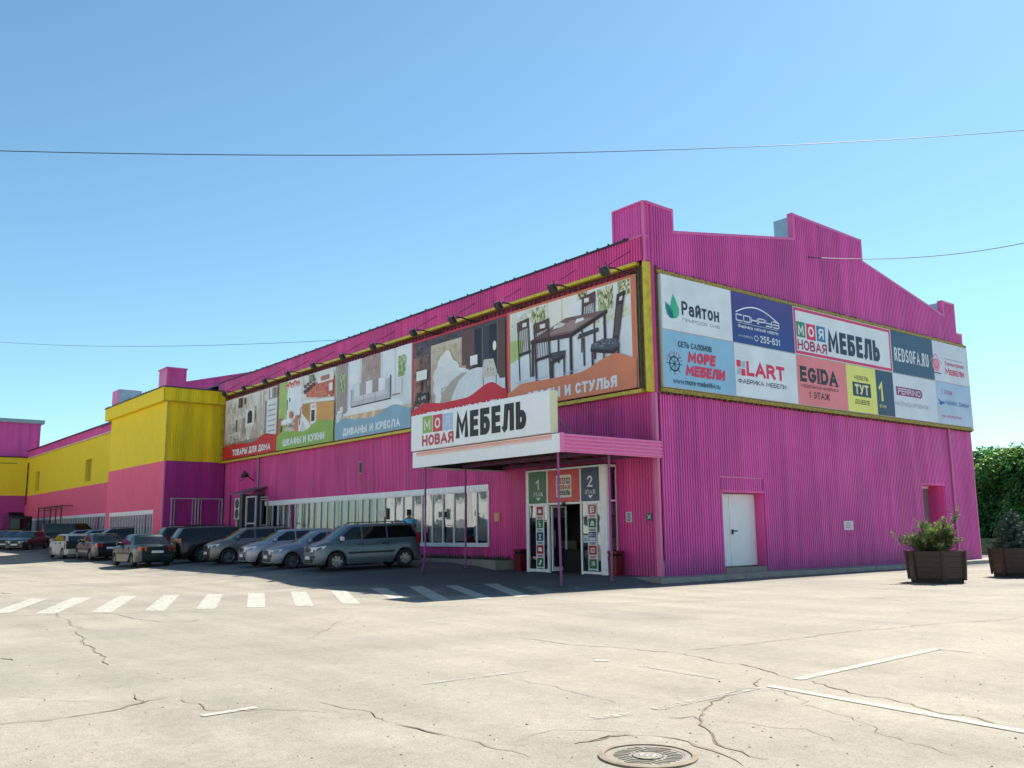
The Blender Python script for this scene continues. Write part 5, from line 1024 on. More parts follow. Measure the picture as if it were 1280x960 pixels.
# ================================================================= YELLOW AND PINK BLOCK (tower)
TOW = thing('yellow_block_building', 'projecting two storey block with yellow top and pink base left of the banners', 'building')
TX, TY, TL = -37.2, -3.8, -49.6
YELS = YEL
def tower():
    bz = 6.0
    mb = MB(); mb.box((TL, TY, bz), (TX-.02, 0, 9.9)); mb.build('front_wall', mat('yellow_render', (.95, .68, .035), .7, var=.06, spec=.2, scale=1.2, bump=.15, bscale=12), TOW)
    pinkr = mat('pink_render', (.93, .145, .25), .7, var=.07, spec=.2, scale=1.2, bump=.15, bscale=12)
    # pink ground storey front with a strip window opening
    mb = MB(); mb.box((TL, TY, 3.0), (TX-.02, TY+.3, bz)); mb.box((TL, TY, -.4), (-48.6, TY+.3, 3.0)); mb.box((-38.95, TY, -.4), (TX-.02, TY+.3, 3.0)); mb.box((-48.6, TY, -.4), (-38.95, TY+.3, .8)); mb.box((TL, TY+.3, -.4), (TL+.2, 0, bz)); mb.build('base_wall', pinkr, TOW)
    window_band(TOW, 'A', TY+.06, -48.6, -38.95, .8, 3.02, steps(-48.6, -38.95, 16))
    mb = MB(); mb.box((TL+.3, TY+1.8, -.3), (TX-.1, 0, 5.9)); mb.build('inner_block', BLACK, TOW)
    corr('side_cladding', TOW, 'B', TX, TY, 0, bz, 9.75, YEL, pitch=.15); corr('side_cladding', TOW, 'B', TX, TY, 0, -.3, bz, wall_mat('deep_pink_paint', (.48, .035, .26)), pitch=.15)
    mb = MB(); mb.box((TX-.08, TY-.03, -.3), (TX+.04, TY+.06, bz)); mb.build('corner_trim', PINK2, TOW); mb = MB(); mb.box((TX-.08, TY-.03, bz), (TX+.04, TY+.06, 9.7)); mb.build('corner_trim', YELT, TOW)
    mb = MB(); mb.box((TX-.02, -.42, 5.95), (TX+.10, -.05, 9.7)); mb.build('corner_trim', YELT, TOW)
    # attic fascia
    mb = MB(); mb.box((-50.1, TY-.35, 9.72), (TX+.0, TY-.30, 10.56)); mb.box((-50.1, TY-.33, 9.70), (TX+.33, TY+.02, 9.74)); mb.box((-50.1, TY-.3, 9.72), (-50.05, 0, 10.56)); mb.build('attic_fascia', mat('yellow_render'), TOW) if False else mb.build('attic_fascia', MATS['yellow_render'], TOW)
    corr('attic_fascia', TOW, 'B', TX+.32, TY-.35, -.05, 9.74, 10.54, YEL, pitch=.15)
    mb = MB(); mb.box((TX-.0, TY-.35, 9.72), (TX+.32, TY-.30, 10.56)); mb.build('attic_fascia', MATS['yellow_render'], TOW)
    mb = MB(); mb.box((TX+.02, TY-.33, 9.69), (TX+.34, -.02, 9.735)); mb.build('soffit', YELT, TOW)
    mb = MB(); mb.box((-50.15, TY-.42, 10.56), (TX+.40, 0, 10.62)); mb.build('roof', ROOFM, TOW)
    mb = MB(); rnd = random.Random(2)
    for i in range(22): x = -50+i*.58; mb.box((x, TY-.38, 10.62), (x+.25, TY-.3, 10.64+rnd.uniform(0, .05)))
    mb.build('roof_flashing', DARK, TOW)
    # galvanised window guards
    G = mat('guard_steel', (.45, .44, .45), .45, var=.2)
    for a, b in ((-3.34, -1.86), (-1.68, -.17)):
        mb = MB(); x = TX+.25
        for y in (a, b): mb.box((x-.03, y-.04, .2), (x+.03, y+.04, 3.70)); mb.box((TX, y-.03, 3.62), (x, y+.03, 3.70)); mb.box((TX, y-.03, 1.93), (x, y+.03, 2.0))
        for y in (a+.18, b-.18): mb.box((x-.02, y-.02, 1.98), (x+.02, y+.02, 3.62))
        mb.box((x-.025, a, 3.64), (x+.025, b, 3.70)); mb.box((x-.025, a, 1.92), (x+.025, b, 1.98)); mb.build('window_guard', G, TOW)
tower()

# ================================================================= FAR HALL (beyond the block) and wing
FAR = thing('far_hall_building', 'long far hall with yellow upper wall, pink base and narrow slit windows', 'building')
def far():
    yr = MATS['yellow_render']; pr_ = MATS['pink_render']; XL = -98.4
    holes = [(-72.2, -70.0, 6.45, 8.5), (-93.9, -91.85, 6.45, 8.6)]
    mb = MB(); xs = [XL, -93.9, -91.85, -72.2, -70.0, -49]
    for a, b in zip(xs, xs[1:]):
        h = [q for q in holes if abs(q[0]-a) < .01]
        if h: mb.box((a, 0, 6.05), (b, .3, 6.45)); mb.box((a, 0, h[0][3]), (b, .3, 10.4))
        else: mb.box((a, 0, 6.05), (b, .3, 10.4))
    mb.build('upper_wall', yr, FAR)
    for q in holes:
        mb = MB(); mb.box((q[0], .28, q[2]), (q[1], .32, q[3])); mb.build('slit_window', mat('painted_over_window', (.42, .32, .03), .5), FAR)
        mb = MB(); mb.box((q[1]-.12, .05, q[2]), (q[1]-.001, .27, q[3])); mb.build('window_reveal', mat('dark_reveal', (.12, .09, .03), .7), FAR)
    mb = MB(); mb.box((XL, -.02, 3.36), (-49, .3, 6.05)); mb.box((-64.1, -.02, -.3), (-49, .3, 3.36)); mb.box((XL, -.02, -.3), (-94.2, .3, 3.36)); mb.box((-94.2, -.02, -.3), (-64.1, .3, 1.0)); mb.build('base_wall', pr_, FAR)
    window_band(FAR, 'A', .0, -94.2, -64.1, 1.0, 3.38, steps(-94.2, -64.1, 34))
    corr('top_cladding', FAR, 'A', -.1, XL, -49, 10.5, 11.22, PINK, pitch=.2)
    mb = MB(); mb.box((XL, -.16, 10.38), (-49, -.02, 10.5)); mb.build('white_trim', mat('cream_trim', (.75, .55, .42), .5), FAR)
    mb = MB(); mb.box((XL, -.25, 11.22), (-49, .4, 11.32)); mb.build('gutter', DARK, FAR)
    mb = MB(); mb.box((XL, .3, 10.6), (-49, 21, 11.2)); mb.build('roof', ROOFM, FAR)
    mb = MB(); mb.box((XL, 1.9, -.3), (-49, 21, 10.6)); mb.box((XL, .32, 3.5), (-49, 1.9, 10.5)); mb.build('inner_block', BLACK, FAR)
    mb = MB(); mb.tube([(-97.6, -.14, 9.9), (-97.6, -.14, 5.0)], .08, 6); mb.build('drainpipe', RUST, FAR)
    # fire-wall parapet with its corner box, seen over the yellow block
    mb = MB(); mb.box((-51.6, 0, 11.2), (-49.72, 1.48, 14.05)); mb.build('parapet_box', PINK2, FAR)
    corr('parapet_cladding', FAR, 'B', -49.7, 0, 1.5, 11.2, 14.05, PINK, pitch=.2); corr('parapet_cladding', FAR, 'B', -49.7, 1.5, 10, 11.2, lambda y: 13.05+(y-1.5)*.25, PINK, pitch=.2)
    mb = MB(); mb.box((-51.7, -.06, 14.05), (-49.64, 1.55, 14.15)); 
    mb.add([(-49.9, 1.5, 13.05), (-49.62, 1.5, 13.05), (-49.62, 10, 15.17), (-49.9, 10, 15.17), (-49.9, 1.5, 13.15), (-49.62, 1.5, 13.15), (-49.62, 10, 15.27), (-49.9, 10, 15.27)], [(0, 3, 2, 1), (4, 5, 6, 7), (0, 1, 5, 4), (1, 2, 6, 5), (2, 3, 7, 6)]); mb.build('parapet_trim', PINKT, FAR)
    mb = MB(); mb.box((-64.45, 0, 11.2), (-62.42, 1.9, 14.05)); mb.build('parapet_box', PINK2, FAR); mb = MB(); mb.box((-62.42, .02, 11.2), (-62.36, 1.9, 14.0)); mb.build('parapet_box_back', GALV, FAR)
    # pipe rack in front of the strip window
    mb = MB()
    for x in (-86, -83.2, -80.5, -78.2, -76.0): mb.box((x-.05, -1.05, .3), (x+.05, -.95, 4.4))
    for z in (4.3, 4.0): mb.box((-86, -1.04, z), (-76, -.97, z+.08))
    for x in (-86, -81, -76): mb.box((x-.04, -1.0, 4.3), (x+.04, 0, 4.38))
    mb.build('pipe_rack', RUST, FAR)
far()
WING = thing('left_wing_building', 'cross wing at the left edge with pink attic and yellow band above pink', 'building')
def wing():
    X = -98.4
    mb = MB(); mb.box((-118, -34, 6.1), (X, .0, 10.5)); mb.build('upper_wall', MATS['yellow_render'], WING)
    mb = MB(); mb.box((-118, -34, -.3), (X, .0, 6.1)); mb.build('base_wall', mat('pink_render_dull', (.50, .05, .26), .7, var=.08), WING)
    mb = MB(); mb.box((-118, -34, 10.5), (X+.15, -.1, 10.62)); mb.build('gutter', DARK, WING)
    mb = MB(); mb.box((X-.02, -34, 9.78), (X+.06, -1.2, 9.86)); mb.build('cable_duct', mat('brown_duct', (.25, .16, .03), .7), WING)
    mb = MB(); mb.box((-118, -34, 10.62), (-100, 1.35, 14.75)); mb.build('attic_wall', PINK, WING)
    mb = MB(); mb.box((-118.2, -34, 14.75), (-99.8, 1.7, 15.2)); mb.build('attic_cap', mat('cap_steel', (.34, .42, .46), .5, metal=.3, var=.25), WING)
    mb = MB(); mb.box((X, -1.7, 3.2), (X+1.6, -.2, 3.35)); mb.add([(X, -1.7, 4.2), (X, -.2, 4.2), (X+1.6, -.2, 3.35), (X+1.6, -1.7, 3.35)], [(0, 1, 2, 3), (3, 2, 1, 0)]); mb.build('porch_roof', DARK, WING)
    mb = MB(); mb.box((X, -1.5, 1.3), (X+.1, -.5, 3.1)); mb.build('porch_door', mat('greenish_white', (.5, .52, .45), .5), WING)
wing()

# ---------------------------------------------------------------- side entrance with small hood, gate frame and air conditioner
def side_entry():
    t = thing('side_entrance', 'small side doorway with grey lean-to hood and welded frame beside the strip window', 'doorway')
    mb = MB(); y0, y1 = -1.5, -.05
    mb.add([(-32.4, y0, 3.72), (-30.35, y0, 3.72), (-30.35, y1, 4.15), (-32.4, y1, 4.15), (-32.4, y0, 3.78), (-30.35, y0, 3.78), (-30.35, y1, 4.21), (-32.4, y1, 4.21)], [(0, 3, 2, 1), (4, 5, 6, 7), (0, 1, 5, 4), (1, 2, 6, 5), (2, 3, 7, 6), (3, 0, 4, 7)]); mb.build('hood', mat('hood_grey', (.12, .12, .125), .6), t)
    for x, y in ((-32.3, -1.45), (-30.45, -1.45), (-32.3, -.2), (-30.5, -.2)):
        mb = MB(); mb.box((x-.04, y-.04, .2), (x+.04, y+.04, 3.74)); mb.build('post', DARK, t)
    mb = MB(); mb.box((-31.0, -1.42, 1.0), (-30.6, -.1, 3.72)); mb.build('side_sheet', mat('sheet_dark', (.05, .05, .055), .6), t)
    G = MATS['guard_steel']; mb = MB(); x0, x1 = -29.75, -28.45
    for x in (x0, x1): mb.box((x-.05, -1.54, .2), (x+.05, -1.46, 3.55))
    mb.box((x0, -1.54, 3.47), (x1, -1.46, 3.56)); mb.box((x0, -1.54, 2.0), (x1, -1.46, 2.08)); mb.build('gate_frame', G, t)
    mb = MB()
    for x in (-28.3, -27.4): mb.box((x-.03, -1.3, .2), (x+.03, -1.24, 3.5))
    mb.box((-28.3, -1.3, 3.3), (-27.4, -1.24, 3.36)); mb.box((-28.3, -1.3, 3.44), (-27.4, -1.24, 3.5)); mb.box((-28.3, -1.3, 1.9), (-27.4, -1.24, 1.96)); mb.build('rail', GREY, t)
    mb = MB(); mb.box((-34.8, .03, .2), (-31.45, .2, 2.95)); mb.build('door_recess', BLACK, t)
    mb = MB(); mb.box((-34.95, -.04, .2), (-34.8, .1, 2.95)); mb.box((-34.9, -.04, 2.95), (-31.4, .1, 3.05)); mb.build('door_frame', WHITEF, t)
side_entry()
def aircon():
    t = thing('air_conditioner', 'white double fan air conditioner hanging under the small grey hood', 'air conditioner')
    x0, x1, y, z0, z1 = -32.2, -31.12, -1.25, 2.3, 3.55
    mb = MB(); mb.box((x0, y, z0), (x1, y+.38, z1)); o = mb.build('case', mat('aircon_white', (.62, .64, .6), .45), t); bevel(o, .03)
    for cz in (z1-.34, z0+.33):
        mb = MB(); mb.T = Matrix.Translation(((x0+x1)/2-.1, y-.004, cz)); mb.lathe([(.0, -.002), (.27, -.002), (.27, .01)], n=20); mb.build('fan', DARK, t)
        mb = MB(); 
        for r_ in (.1, .19, .28): mb.tube([((x0+x1)/2-.1+r_*math.cos(a/14*2*math.pi), y-.02, cz+r_*math.sin(a/14*2*math.pi)) for a in range(15)], .008, 4)
        mb.build('fan_guard', GREY, t)
    mb = MB(); mb.box((x0+.1, y, z0-.06), (x0+.16, -.05, z0)); mb.box((x1-.16, y, z0-.06), (x1-.1, -.05, z0)); mb.build('bracket', GREY, t)
aircon()
t = thing('wall_lamp', 'small black lamp on a bracket above the grey hood', 'lamp')
mb = MB(); mb.tube([(-32.3, -.05, 4.62), (-32.2, -.5, 4.85)], .03, 6); mb.build('arm', DARK, t)
mb = MB(); mb.T = Matrix.Translation((-32.15, -.75, 4.9)) @ Matrix.Rotation(R(-50), 4, 'X') @ Matrix.Rotation(R(90), 4, 'X'); mb.lathe([(.05, -.2), (.1, -.1), (.24, .18), (.22, .19), (.0, .1)], n=14); mb.build('lamp_shade', DARK, t)
mb = MB(); mb.tube([(-32.15, -.6, 4.75), (-32.4, -.95, 4.55)], .02, 5); mb.build('bracket', DARK, t)

# ================================================================= VEHICLES
PLATE = mat('plate_white', (.7, .7, .7), .4); TYRE = mat('tyre_rubber', (.018, .018, .018), .8); RIMM = mat('alloy_rim', (.22, .225, .24), .3, metal=.8); PLAST = mat('black_plastic', (.015, .015, .016), .55)
HLAMP = mat('headlamp_glass', (.62, .66, .7), .08, spec=.8); TLAMP = mat('tail_lamp_red', (.42, .015, .01), .12, spec=.8); AMB = mat('amber_lamp', (.6, .18, .02), .15)
CHROME = mat('chrome', (.6, .6, .62), .12, metal=1)
WHEEL_CACHE = {}
def wheel_meshes(r, w_, rimm):
    k = (round(r, 3), rimm.name)
    if k in WHEEL_CACHE: return WHEEL_CACHE[k]
    ty = MB(); ty.smooth = True; ty.lathe([(r*.62, -w_/2), (r*.9, -w_/2), (r*.98, -w_*.36), (r, 0), (r*.98, w_*.36), (r*.9, w_/2), (r*.62, w_/2), (r*.62, -w_/2)], n=28)
    ri = MB(); ri.lathe([(r*.62, w_/2-.005), (r*.66, w_/2+.004), (r*.6, w_/2-.02), (r*.56, w_*.1), (.0, w_*.08)], n=24)
    for k2 in range(7):
        a = 2*math.pi*k2/7; c, s = math.cos(a), math.sin(a); n_ = (-s, c)
        def P(rr, o, y): return (c*rr+n_[0]*o, y, s*rr+n_[1]*o)
        ri.add([P(.03, -.03, w_/2-.01), P(.03, .03, w_/2-.01), P(r*.6, .035, w_/2-.015), P(r*.6, -.035, w_/2-.015), P(.03, -.03, w_*.1), P(.03, .03, w_*.1), P(r*.6, .035, w_*.1), P(r*.6, -.035, w_*.1)], [(0, 3, 2, 1), (0, 1, 5, 4), (1, 2, 6, 5), (2, 3, 7, 6), (3, 0, 4, 7)])
    ri.lathe([(.075, w_*.1), (.07, w_/2), (0, w_/2+.004)], n=12)
    dk = MB(); dk.lathe([(r*.6, w_*.05), (0, w_*.04)], n=20)
    WHEEL_CACHE[k] = (ty.mesh('tyre', TYRE), ri.mesh('rim', rimm), dk.mesh('brake_disc', PLAST)); return WHEEL_CACHE[k]
def car(name, label, x, y, heading, S, paint, group=None, cat='car', extra=None):
    """S: L,W,H, wb, r, gc, nose, cowl(x,z), wtop x, rtop x, rbase(x,z), tail z"""
    g0 = gz(x, y); d = Vector((math.cos(R(heading)), math.sin(R(heading)), 0))
    zf = gz(x+d.x*1.3, y+d.y*1.3); zr = gz(x-d.x*1.3, y-d.y*1.3)
    t = thing(name, label, cat, (x, y, (zf+zr)/2), R(heading), group); t.rotation_euler = (0, -math.atan2(zf-zr, 2.6), R(heading))
    L, Wd, H, wb, r, gc = S['L'], S['W'], S['H'], S['wb'], S['r'], S['gc']; hw = Wd/2
    xf = L/2; xr = -L/2; ax = (S.get('axf', xf-.78)); ar = ax-wb
    cx, cz = S['cowl']; rx, rzz = S['rbase']; nose = S['nose']; tail = S['tail']
    def ztop(q):
        if q > cx: u = (q-cx)/(xf-cx); return cz+(nose-cz)*(u**1.6)
        if q < rx: u = (rx-q)/max(rx-xr, .01); return rzz+(tail-rzz)*u
        return rzz+(cz-rzz)*(q-rx)/(cx-rx)
    def half(q):
        e = 1.0
        df = (xf-q); dr_ = (q-xr)
        if df < .75: e = min(e, 1-.26*((.75-df)/.75)**2.2)
        if dr_ < .6: e = min(e, 1-.16*((.6-dr_)/.6)**2.2)
        return hw*e
    arch = r+.055
    def zarch(q):
        z = gc
        for xc in (ax, ar):
            dd = abs(q-xc)
            if dd < arch: z = max(z, r+math.sqrt(max(0, arch*arch-dd*dd))*.98)
        return z
    st = set([xr, xr+.03, xr+.1, xr+.25, xf-.03, xf-.1, xf-.2, xf-.35, xf-.5, cx, rx]+[xr+.25+i*(L-.6)/22 for i in range(23)])
    for xc in (ax, ar):
        for k in range(-8, 9): st.add(xc+arch*math.sin(k/8*math.pi/2))
    st = sorted(q for q in st if xr <= q <= xf); out = []
    for q in st:
        if not out or q-out[-1] > .012: out.append(q)
    st = out; mb = MB(); mb.smooth = True; rings = []
    for q in st:
        zt = ztop(q); h = half(q); za = zarch(q); ef = min(1, (xf-q)/.12, (q-xr)/.1); ef = max(0, ef); sh = (1-ef)
        zt2 = zt-.10*sh*sh; lo = gc+.05*sh; za = max(za, lo); zs = max(gc+.28, za+.05); zm = (zs+zt2)/2+.03
        hh = h-.03*sh
        ring = [(q, 0, lo), (q, h*.66, lo), (q, h*.66, za-.002 if za > lo+.02 else lo+.001), (q, hh*.985, za), (q, hh, za+.03), (q, hh*1.0, max(zs, za+.04)), (q, hh*.995, zm), (q, hh*.965, zt2-.07), (q, hh*.90, zt2-.015), (q, hh*.6, zt2+.018), (q, 0, zt2+.03)]
        rings.append(ring)
    n = len(rings[0])
    for sgn in (1, -1):
        vs = [(p[0], p[1]*sgn, p[2]) for rg in rings for p in rg]; fs = []; idx = []
        for i in range(len(rings)-1):
            for j in range(n-1):
                a = i*n+j; q = (a, a+1, a+n+1, a+n); fs.append(q if sgn < 0 else q[::-1])
        mb.add(vs, fs)
        for i, rg in ((0, rings[0]), (1, rings[-1])):
            mb.add([(p[0], p[1]*sgn, p[2]) for p in rg], [tuple(range(n)) if (sgn > 0) == (i == 0) else tuple(range(n))[::-1]])
    k = 0
    for f in range(len(mb.f)):
        zz = [mb.v[i] for i in mb.f[f]]
        c = sum((v.z for v in zz))/len(zz); yy = max(abs(v.y) for v in zz)
        if yy <= max(half(0)*.985, 0)*.9999 and c < gc+.05 or (min(abs(v.y) for v in zz) < hw*.67 and c < r+arch+.02 and c < nose*.8 and len(zz) == 4 and max(v.z for v in zz)-min(v.z for v in zz) > .0 and c < .62 and max(abs(v.y) for v in zz) <= hw*.665): mb.mi[f] = 1
    # greenhouse
    wt, rt = S['wtop'], S['rtop']; wbh = hw*.925; wth = hw*S.get('tumble', .74); zr0 = H
    def P(side, u, tt, off=0.0):
        """side: 'L','R' (u 0 front..1 rear), 'F','B' (u -1..1); tt 0 belt .. 1 roof edge"""
        bel = cz-.02+(rzz-cz)*0; zz_f = cz-.03; zz_b = rzz-.03
        tq = tt; xfq = cx+(wt-cx)*tq; xbq = rx+(rt-rx)*tq; h = wbh+(wth-wbh)*(tq**1.25)
        if side in 'LR':
            xx = xfq+(xbq-xfq)*u; bz_ = zz_f+(zz_b-zz_f)*u; z = bz_+(zr0-.05-.02*(2*u-1)**2-bz_)*tq; yy = (h*(1-.05*(2*u-1)**4)+off)*(1 if side == 'L' else -1); return Vector((xx, yy, z+off*.3))
        if side == 'F': bul = .16*(1-u*u); z = zz_f+(zr0-.07-zz_f)*tq; return Vector((xfq+bul+off, u*h*.95, z+off*.6))
        bul = .09*(1-u*u); z = zz_b+(zr0-.07-zz_b)*tq; return Vector((xbq-bul-off, u*h*.95, z+off*.4))
    loop = [('F', -1+2*i/6) for i in range(7)][1:-1]; prof = []
    def ringat(tt):
        pts = [P('F', u/4, tt) for u in range(-3, 4)]+[P('L', u/12, tt) for u in range(0, 13)]+[P('B', -u/4, tt) for u in range(-3, 4)]+[P('R', 1-u/12, tt) for u in range(0, 13)]
        return pts
    ts = [0, .25, .5, .75, .93, 1.0]; RG = [ringat(q) for q in ts]; m_ = len(RG[0])
    top = [Vector((p.x*.97+.03*(wt+rt)/2, p.y*.86, p.z+.035)) for p in RG[-1]]; RG.append(top)
    vs = [p for rg in RG for p in rg]; fs = []
    for i in range(len(RG)-1):
        for j in range(m_): fs.append((i*m_+j, i*m_+(j+1) % m_, (i+1)*m_+(j+1) % m_, (i+1)*m_+j))
    cen = Vector(((wt+rt)/2, 0, H)); vs.append(cen); ci = len(vs)-1; b0 = (len(RG)-1)*m_
    for j in range(m_): fs.append((b0+j, b0+(j+1) % m_, ci))
    mb.add(vs, fs)
    body = mb.build('body', [paint, PLAST], t)
    if S.get('bev'): pass
    # glass
    def patch(side, fn, nm, mtl, nu=6, nv=4):
        g = MB(); g.smooth = True; g.grid(lambda a, b: fn(a, b), nu, nv); o = g.build(nm, mtl, t)
        c = Vector((0, 0, H*.6)); po = o.data.polygons[0]
        if po.normal.dot(po.center-c) < 0: o.data.flip_normals()
        return o
    patch('F', lambda a, b: P('F', -.92+1.84*a, .07+.84*b, .008), 'windscreen', WSHIELD)
    if not S.get('panel_rear'): patch('B', lambda a, b: P('B', -.88+1.76*a, (.12 if rzz > cz-.12 else .07)+.72*b, .008), 'rear_window', CARGL)
    xs_ = S['side']     # x boundaries of side windows front -> rear
    for sd in 'LR':
        for (xa, xb_) in zip(xs_, xs_[1:]):
            def fn(a, b, xa=xa, xb_=xb_, sd=sd):
                tt = .09+.80*b; x0_ = cx+(wt-cx)*tt-.10; x1_ = rx+(rt-rx)*tt+.10
                q0 = min(xa-.03, x0_); q1 = max(xb_+.03, x1_); 
                if q1 > q0: q1 = q0
                xx = q0+(q1-q0)*a; xfq = cx+(wt-cx)*tt; xbq = rx+(rt-rx)*tt; return P(sd, (xx-xfq)/(xbq-xfq), tt, .007)
            patch(sd, fn, 'side_window', CARGL, 5, 4)
    # wheels
    ty, ri, dk = wheel_meshes(r, .2, S.get('rim', RIMM))
    for xc in (ax, ar):
        for sgn in (1, -1):
            wl = bpy.data.objects.new('wheel', ty); COL.objects.link(wl); wl.parent = t; wl.location = (xc, sgn*(hw-.12), r)
            wl.rotation_euler = (0, random.uniform(0, 3), 0 if sgn > 0 else math.pi)
            link('rim', ri, wl); link('brake_disc', dk, wl)
    # face
    def bx(nm, a, b, m, par=t, bw=.02):
        q = MB(); q.box(a, b); o = q.build(nm, m, par)
        if bw: bevel(o, bw, 2)
        return o
    hz = S.get('hz', nose-.12)
    for sgn in (1, -1):
        q = MB(); q.smooth = False; yy = hw*.80; lw, lh = S.get('lamp', (.21, .075))
        xa = xf-.02; h1 = half(xf-.05)
        q.add([(xf+.012, sgn*(h1-.42), hz-lh), (xf+.012, sgn*(h1-.42), hz+lh*.8), (xf-.06, sgn*(h1-.02), hz+lh), (xf-.06, sgn*(h1-.02), hz-lh*.9), (xf-.42, sgn*(half(xf-.42)+.008), hz+lh*1.5), (xf-.30, sgn*(half(xf-.30)+.008), hz-.0),
               (xf-.2, sgn*(h1-.42), hz-lh), (xf-.2, sgn*(h1-.42), hz+lh*.8)], [(0, 1, 2, 3), (3, 2, 4, 5), (1, 7, 4, 2), (0, 3, 5, 6)]); o = q.build('headlight', HLAMP, t)
        q = MB(); tz = S.get('tz', rzz-.22); th = S.get('th', .13)
        h2 = half(xr+.03); q.add([(xr-.012, sgn*(h2-.26), tz-th), (xr-.012, sgn*(h2-.26), tz+th), (xr+.02, sgn*(h2+.004), tz+th), (xr+.02, sgn*(h2+.004), tz-th), (xr+.20, sgn*(half(xr+.2)+.010), tz+th*.9), (xr+.20, sgn*(half(xr+.2)+.010), tz-th*.6)],
              [(0, 1, 2, 3), (3, 2, 4, 5)]); q.build('taillight', TLAMP, t)
        # mirror
        mx_ = P('L' if sgn > 0 else 'R', .06, .05); q = MB(); q.box((mx_.x-.16, mx_.y, mx_.z+.0), (mx_.x-.02, mx_.y+sgn*.2, mx_.z+.15)); o = q.build('mirror', S.get('mirror', paint), t); bevel(o, .05, 3)
        for xb_ in xs_[1:-1] if len(xs_) > 2 else xs_[1:]:
            q = MB(); q.box((xb_+.06, sgn*(hw*.985), cz-.16), (xb_+.22, sgn*(hw+.012), cz-.125)); q.build('door_handle', S.get('handle', PLAST), t)
        for xb_ in xs_[1:]:
            q = MB(); q.box((xb_-.006, sgn*(hw*.96), gc+.32), (xb_+.006, sgn*(hw*1.0015), cz-.06)); q.build('door_gap', PLAST, t)
        if S.get('mould'): q = MB(); q.box((ar+arch+.05, sgn*(hw*.99), gc+.36), (ax-arch-.05, sgn*(hw+.012), gc+.43)); q.build('side_moulding', PLAST, t)
        if S.get('rails'): q = MB(); a_, b_ = P('L', .08, 1), P('L', .92, 1); q.tube([(a_.x, sgn*(wth-.04), H-.03), (a_.x-.12, sgn*(wth-.04), H+.045), (b_.x+.12, sgn*(wth-.04), H+.045), (b_.x, sgn*(wth-.04), H-.03)], .018, 6); q.build('roof_rail', PLAST, t)
    bx('grille', (xf-.1, -.33, hz-.075), (xf+.012, .33, hz+.05), S.get('grille', PLAST), bw=.02)
    bw_ = half(xf-.1)-.05
    bx('lower_grille', (xf-.1, -bw_*.62, gc+.08), (xf+.014, bw_*.62, gc+.2), PLAST)
    if S.get('bstrip'): bx('bumper_strip', (xf-.12, -bw_, gc+.27), (xf+.022, bw_, gc+.33), PLAST, bw=.012)
    bx('licence_plate', (xf+.012, -.26, gc+.21), (xf+.03, .26, gc+.32), PLATE, bw=0); pz = S.get('pz', rzz-.35)
    bx('licence_plate', (xr-.025, -.26, pz-.055), (xr-.008, .26, pz+.055), PLATE, bw=0)
    bx('rear_bumper', (xr-.035, -half(xr+.05)+.03, gc+.06), (xr+.2, half(xr+.05)-.03, gc+.34), S.get('rbump', paint), bw=.05)
    fm = MB(); fm.tube([(xr+.25, -.3, gc-.02), (xr+.05, -.3, gc-.02)], .025, 6); fm.build('exhaust', RUST, t)
    if extra: extra(t, bx, S, P)
    return t
SED = dict(L=4.25, W=1.70, H=1.43, wb=2.50, r=.29, gc=.19, nose=.72, cowl=(1.02, .94), wtop=.30, rtop=-.92, rbase=(-1.50, .98), tail=.95, side=(1.0, .02, -.78, -1.3), bstrip=True, mould=True, tz=.80, th=.10, pz=.66, hz=.64)
HAT = dict(L=4.15, W=1.72, H=1.47, wb=2.57, r=.31, gc=.19, nose=.75, cowl=(1.25, .98), wtop=.42, rtop=-1.5, rbase=(-1.98, 1.02), tail=.95, side=(1.2, .08, -.85, -1.7), tz=.85, th=.14, pz=.6, hz=.70)
CRO = dict(L=4.10, W=1.75, H=1.57, wb=2.59, r=.335, gc=.24, nose=.84, cowl=(1.18, 1.08), wtop=.42, rtop=-1.5, rbase=(-1.95, 1.12), tail=1.02, side=(1.15, .1, -.82, -1.65), rails=True, tz=.95, th=.14, hz=.79)
MPV = dict(L=4.05, W=1.74, H=1.60, wb=2.60, r=.315, gc=.19, nose=.78, cowl=(1.38, 1.02), wtop=.62, rtop=-1.72, rbase=(-1.98, 1.05), tail=1.0, side=(1.5, .28, -.68, -1.9), rails=True, mould=True, bstrip=True, tz=1.0, th=.2, hz=.74, tumble=.78, lamp=(.24, .085))
SUV = dict(L=4.75, W=1.88, H=1.72, wb=2.80, r=.37, gc=.26, nose=.95, cowl=(1.25, 1.15), wtop=.55, rtop=-2.0, rbase=(-2.3, 1.18), tail=1.1, side=(1.2, .1, -.9, -2.1), rails=True, tz=1.02, th=.12, hz=.86, tumble=.78, pz=.9)
VAN = dict(L=4.95, W=1.92, H=1.95, wb=3.0, r=.34, gc=.22, nose=.98, cowl=(1.65, 1.2), wtop=.95, rtop=-2.42, rbase=(-2.46, 1.15), tail=1.1, side=(1.6, .5, -.8, -2.3), tz=1.15, th=.3, hz=.88, tumble=.86, pz=.9)
BUS = dict(L=7.5, W=2.3, H=2.85, wb=4.2, r=.42, gc=.3, nose=1.25, cowl=(3.5, 1.4), wtop=3.25, rtop=-3.66, rbase=(-3.7, 1.4), tail=1.35, side=(3.3, 1.9, .4, -1.2, -2.6, -3.6), tz=1.1, th=.15, hz=.95, tumble=.94, pz=.8)
def paint(name, c, metal=.4): return mat(name, tuple(v*.72 for v in c), .32, metal=metal, coat=.4, var=.05, scale=1.5)
def rear_down(a): return a
PG = 'cars parked nose out along the front wall'
FACE = -99   # nose toward the lane (-y, slightly to the left)
car('minivan', 'grey green minivan with roof rails parked nearest the entrance canopy', -9.95, -5.15, -99, dict(MPV, mirror=mat('mirror_white', (.6, .62, .62), .3)), paint('greygreen_paint', (.125, .17, .20)), PG)
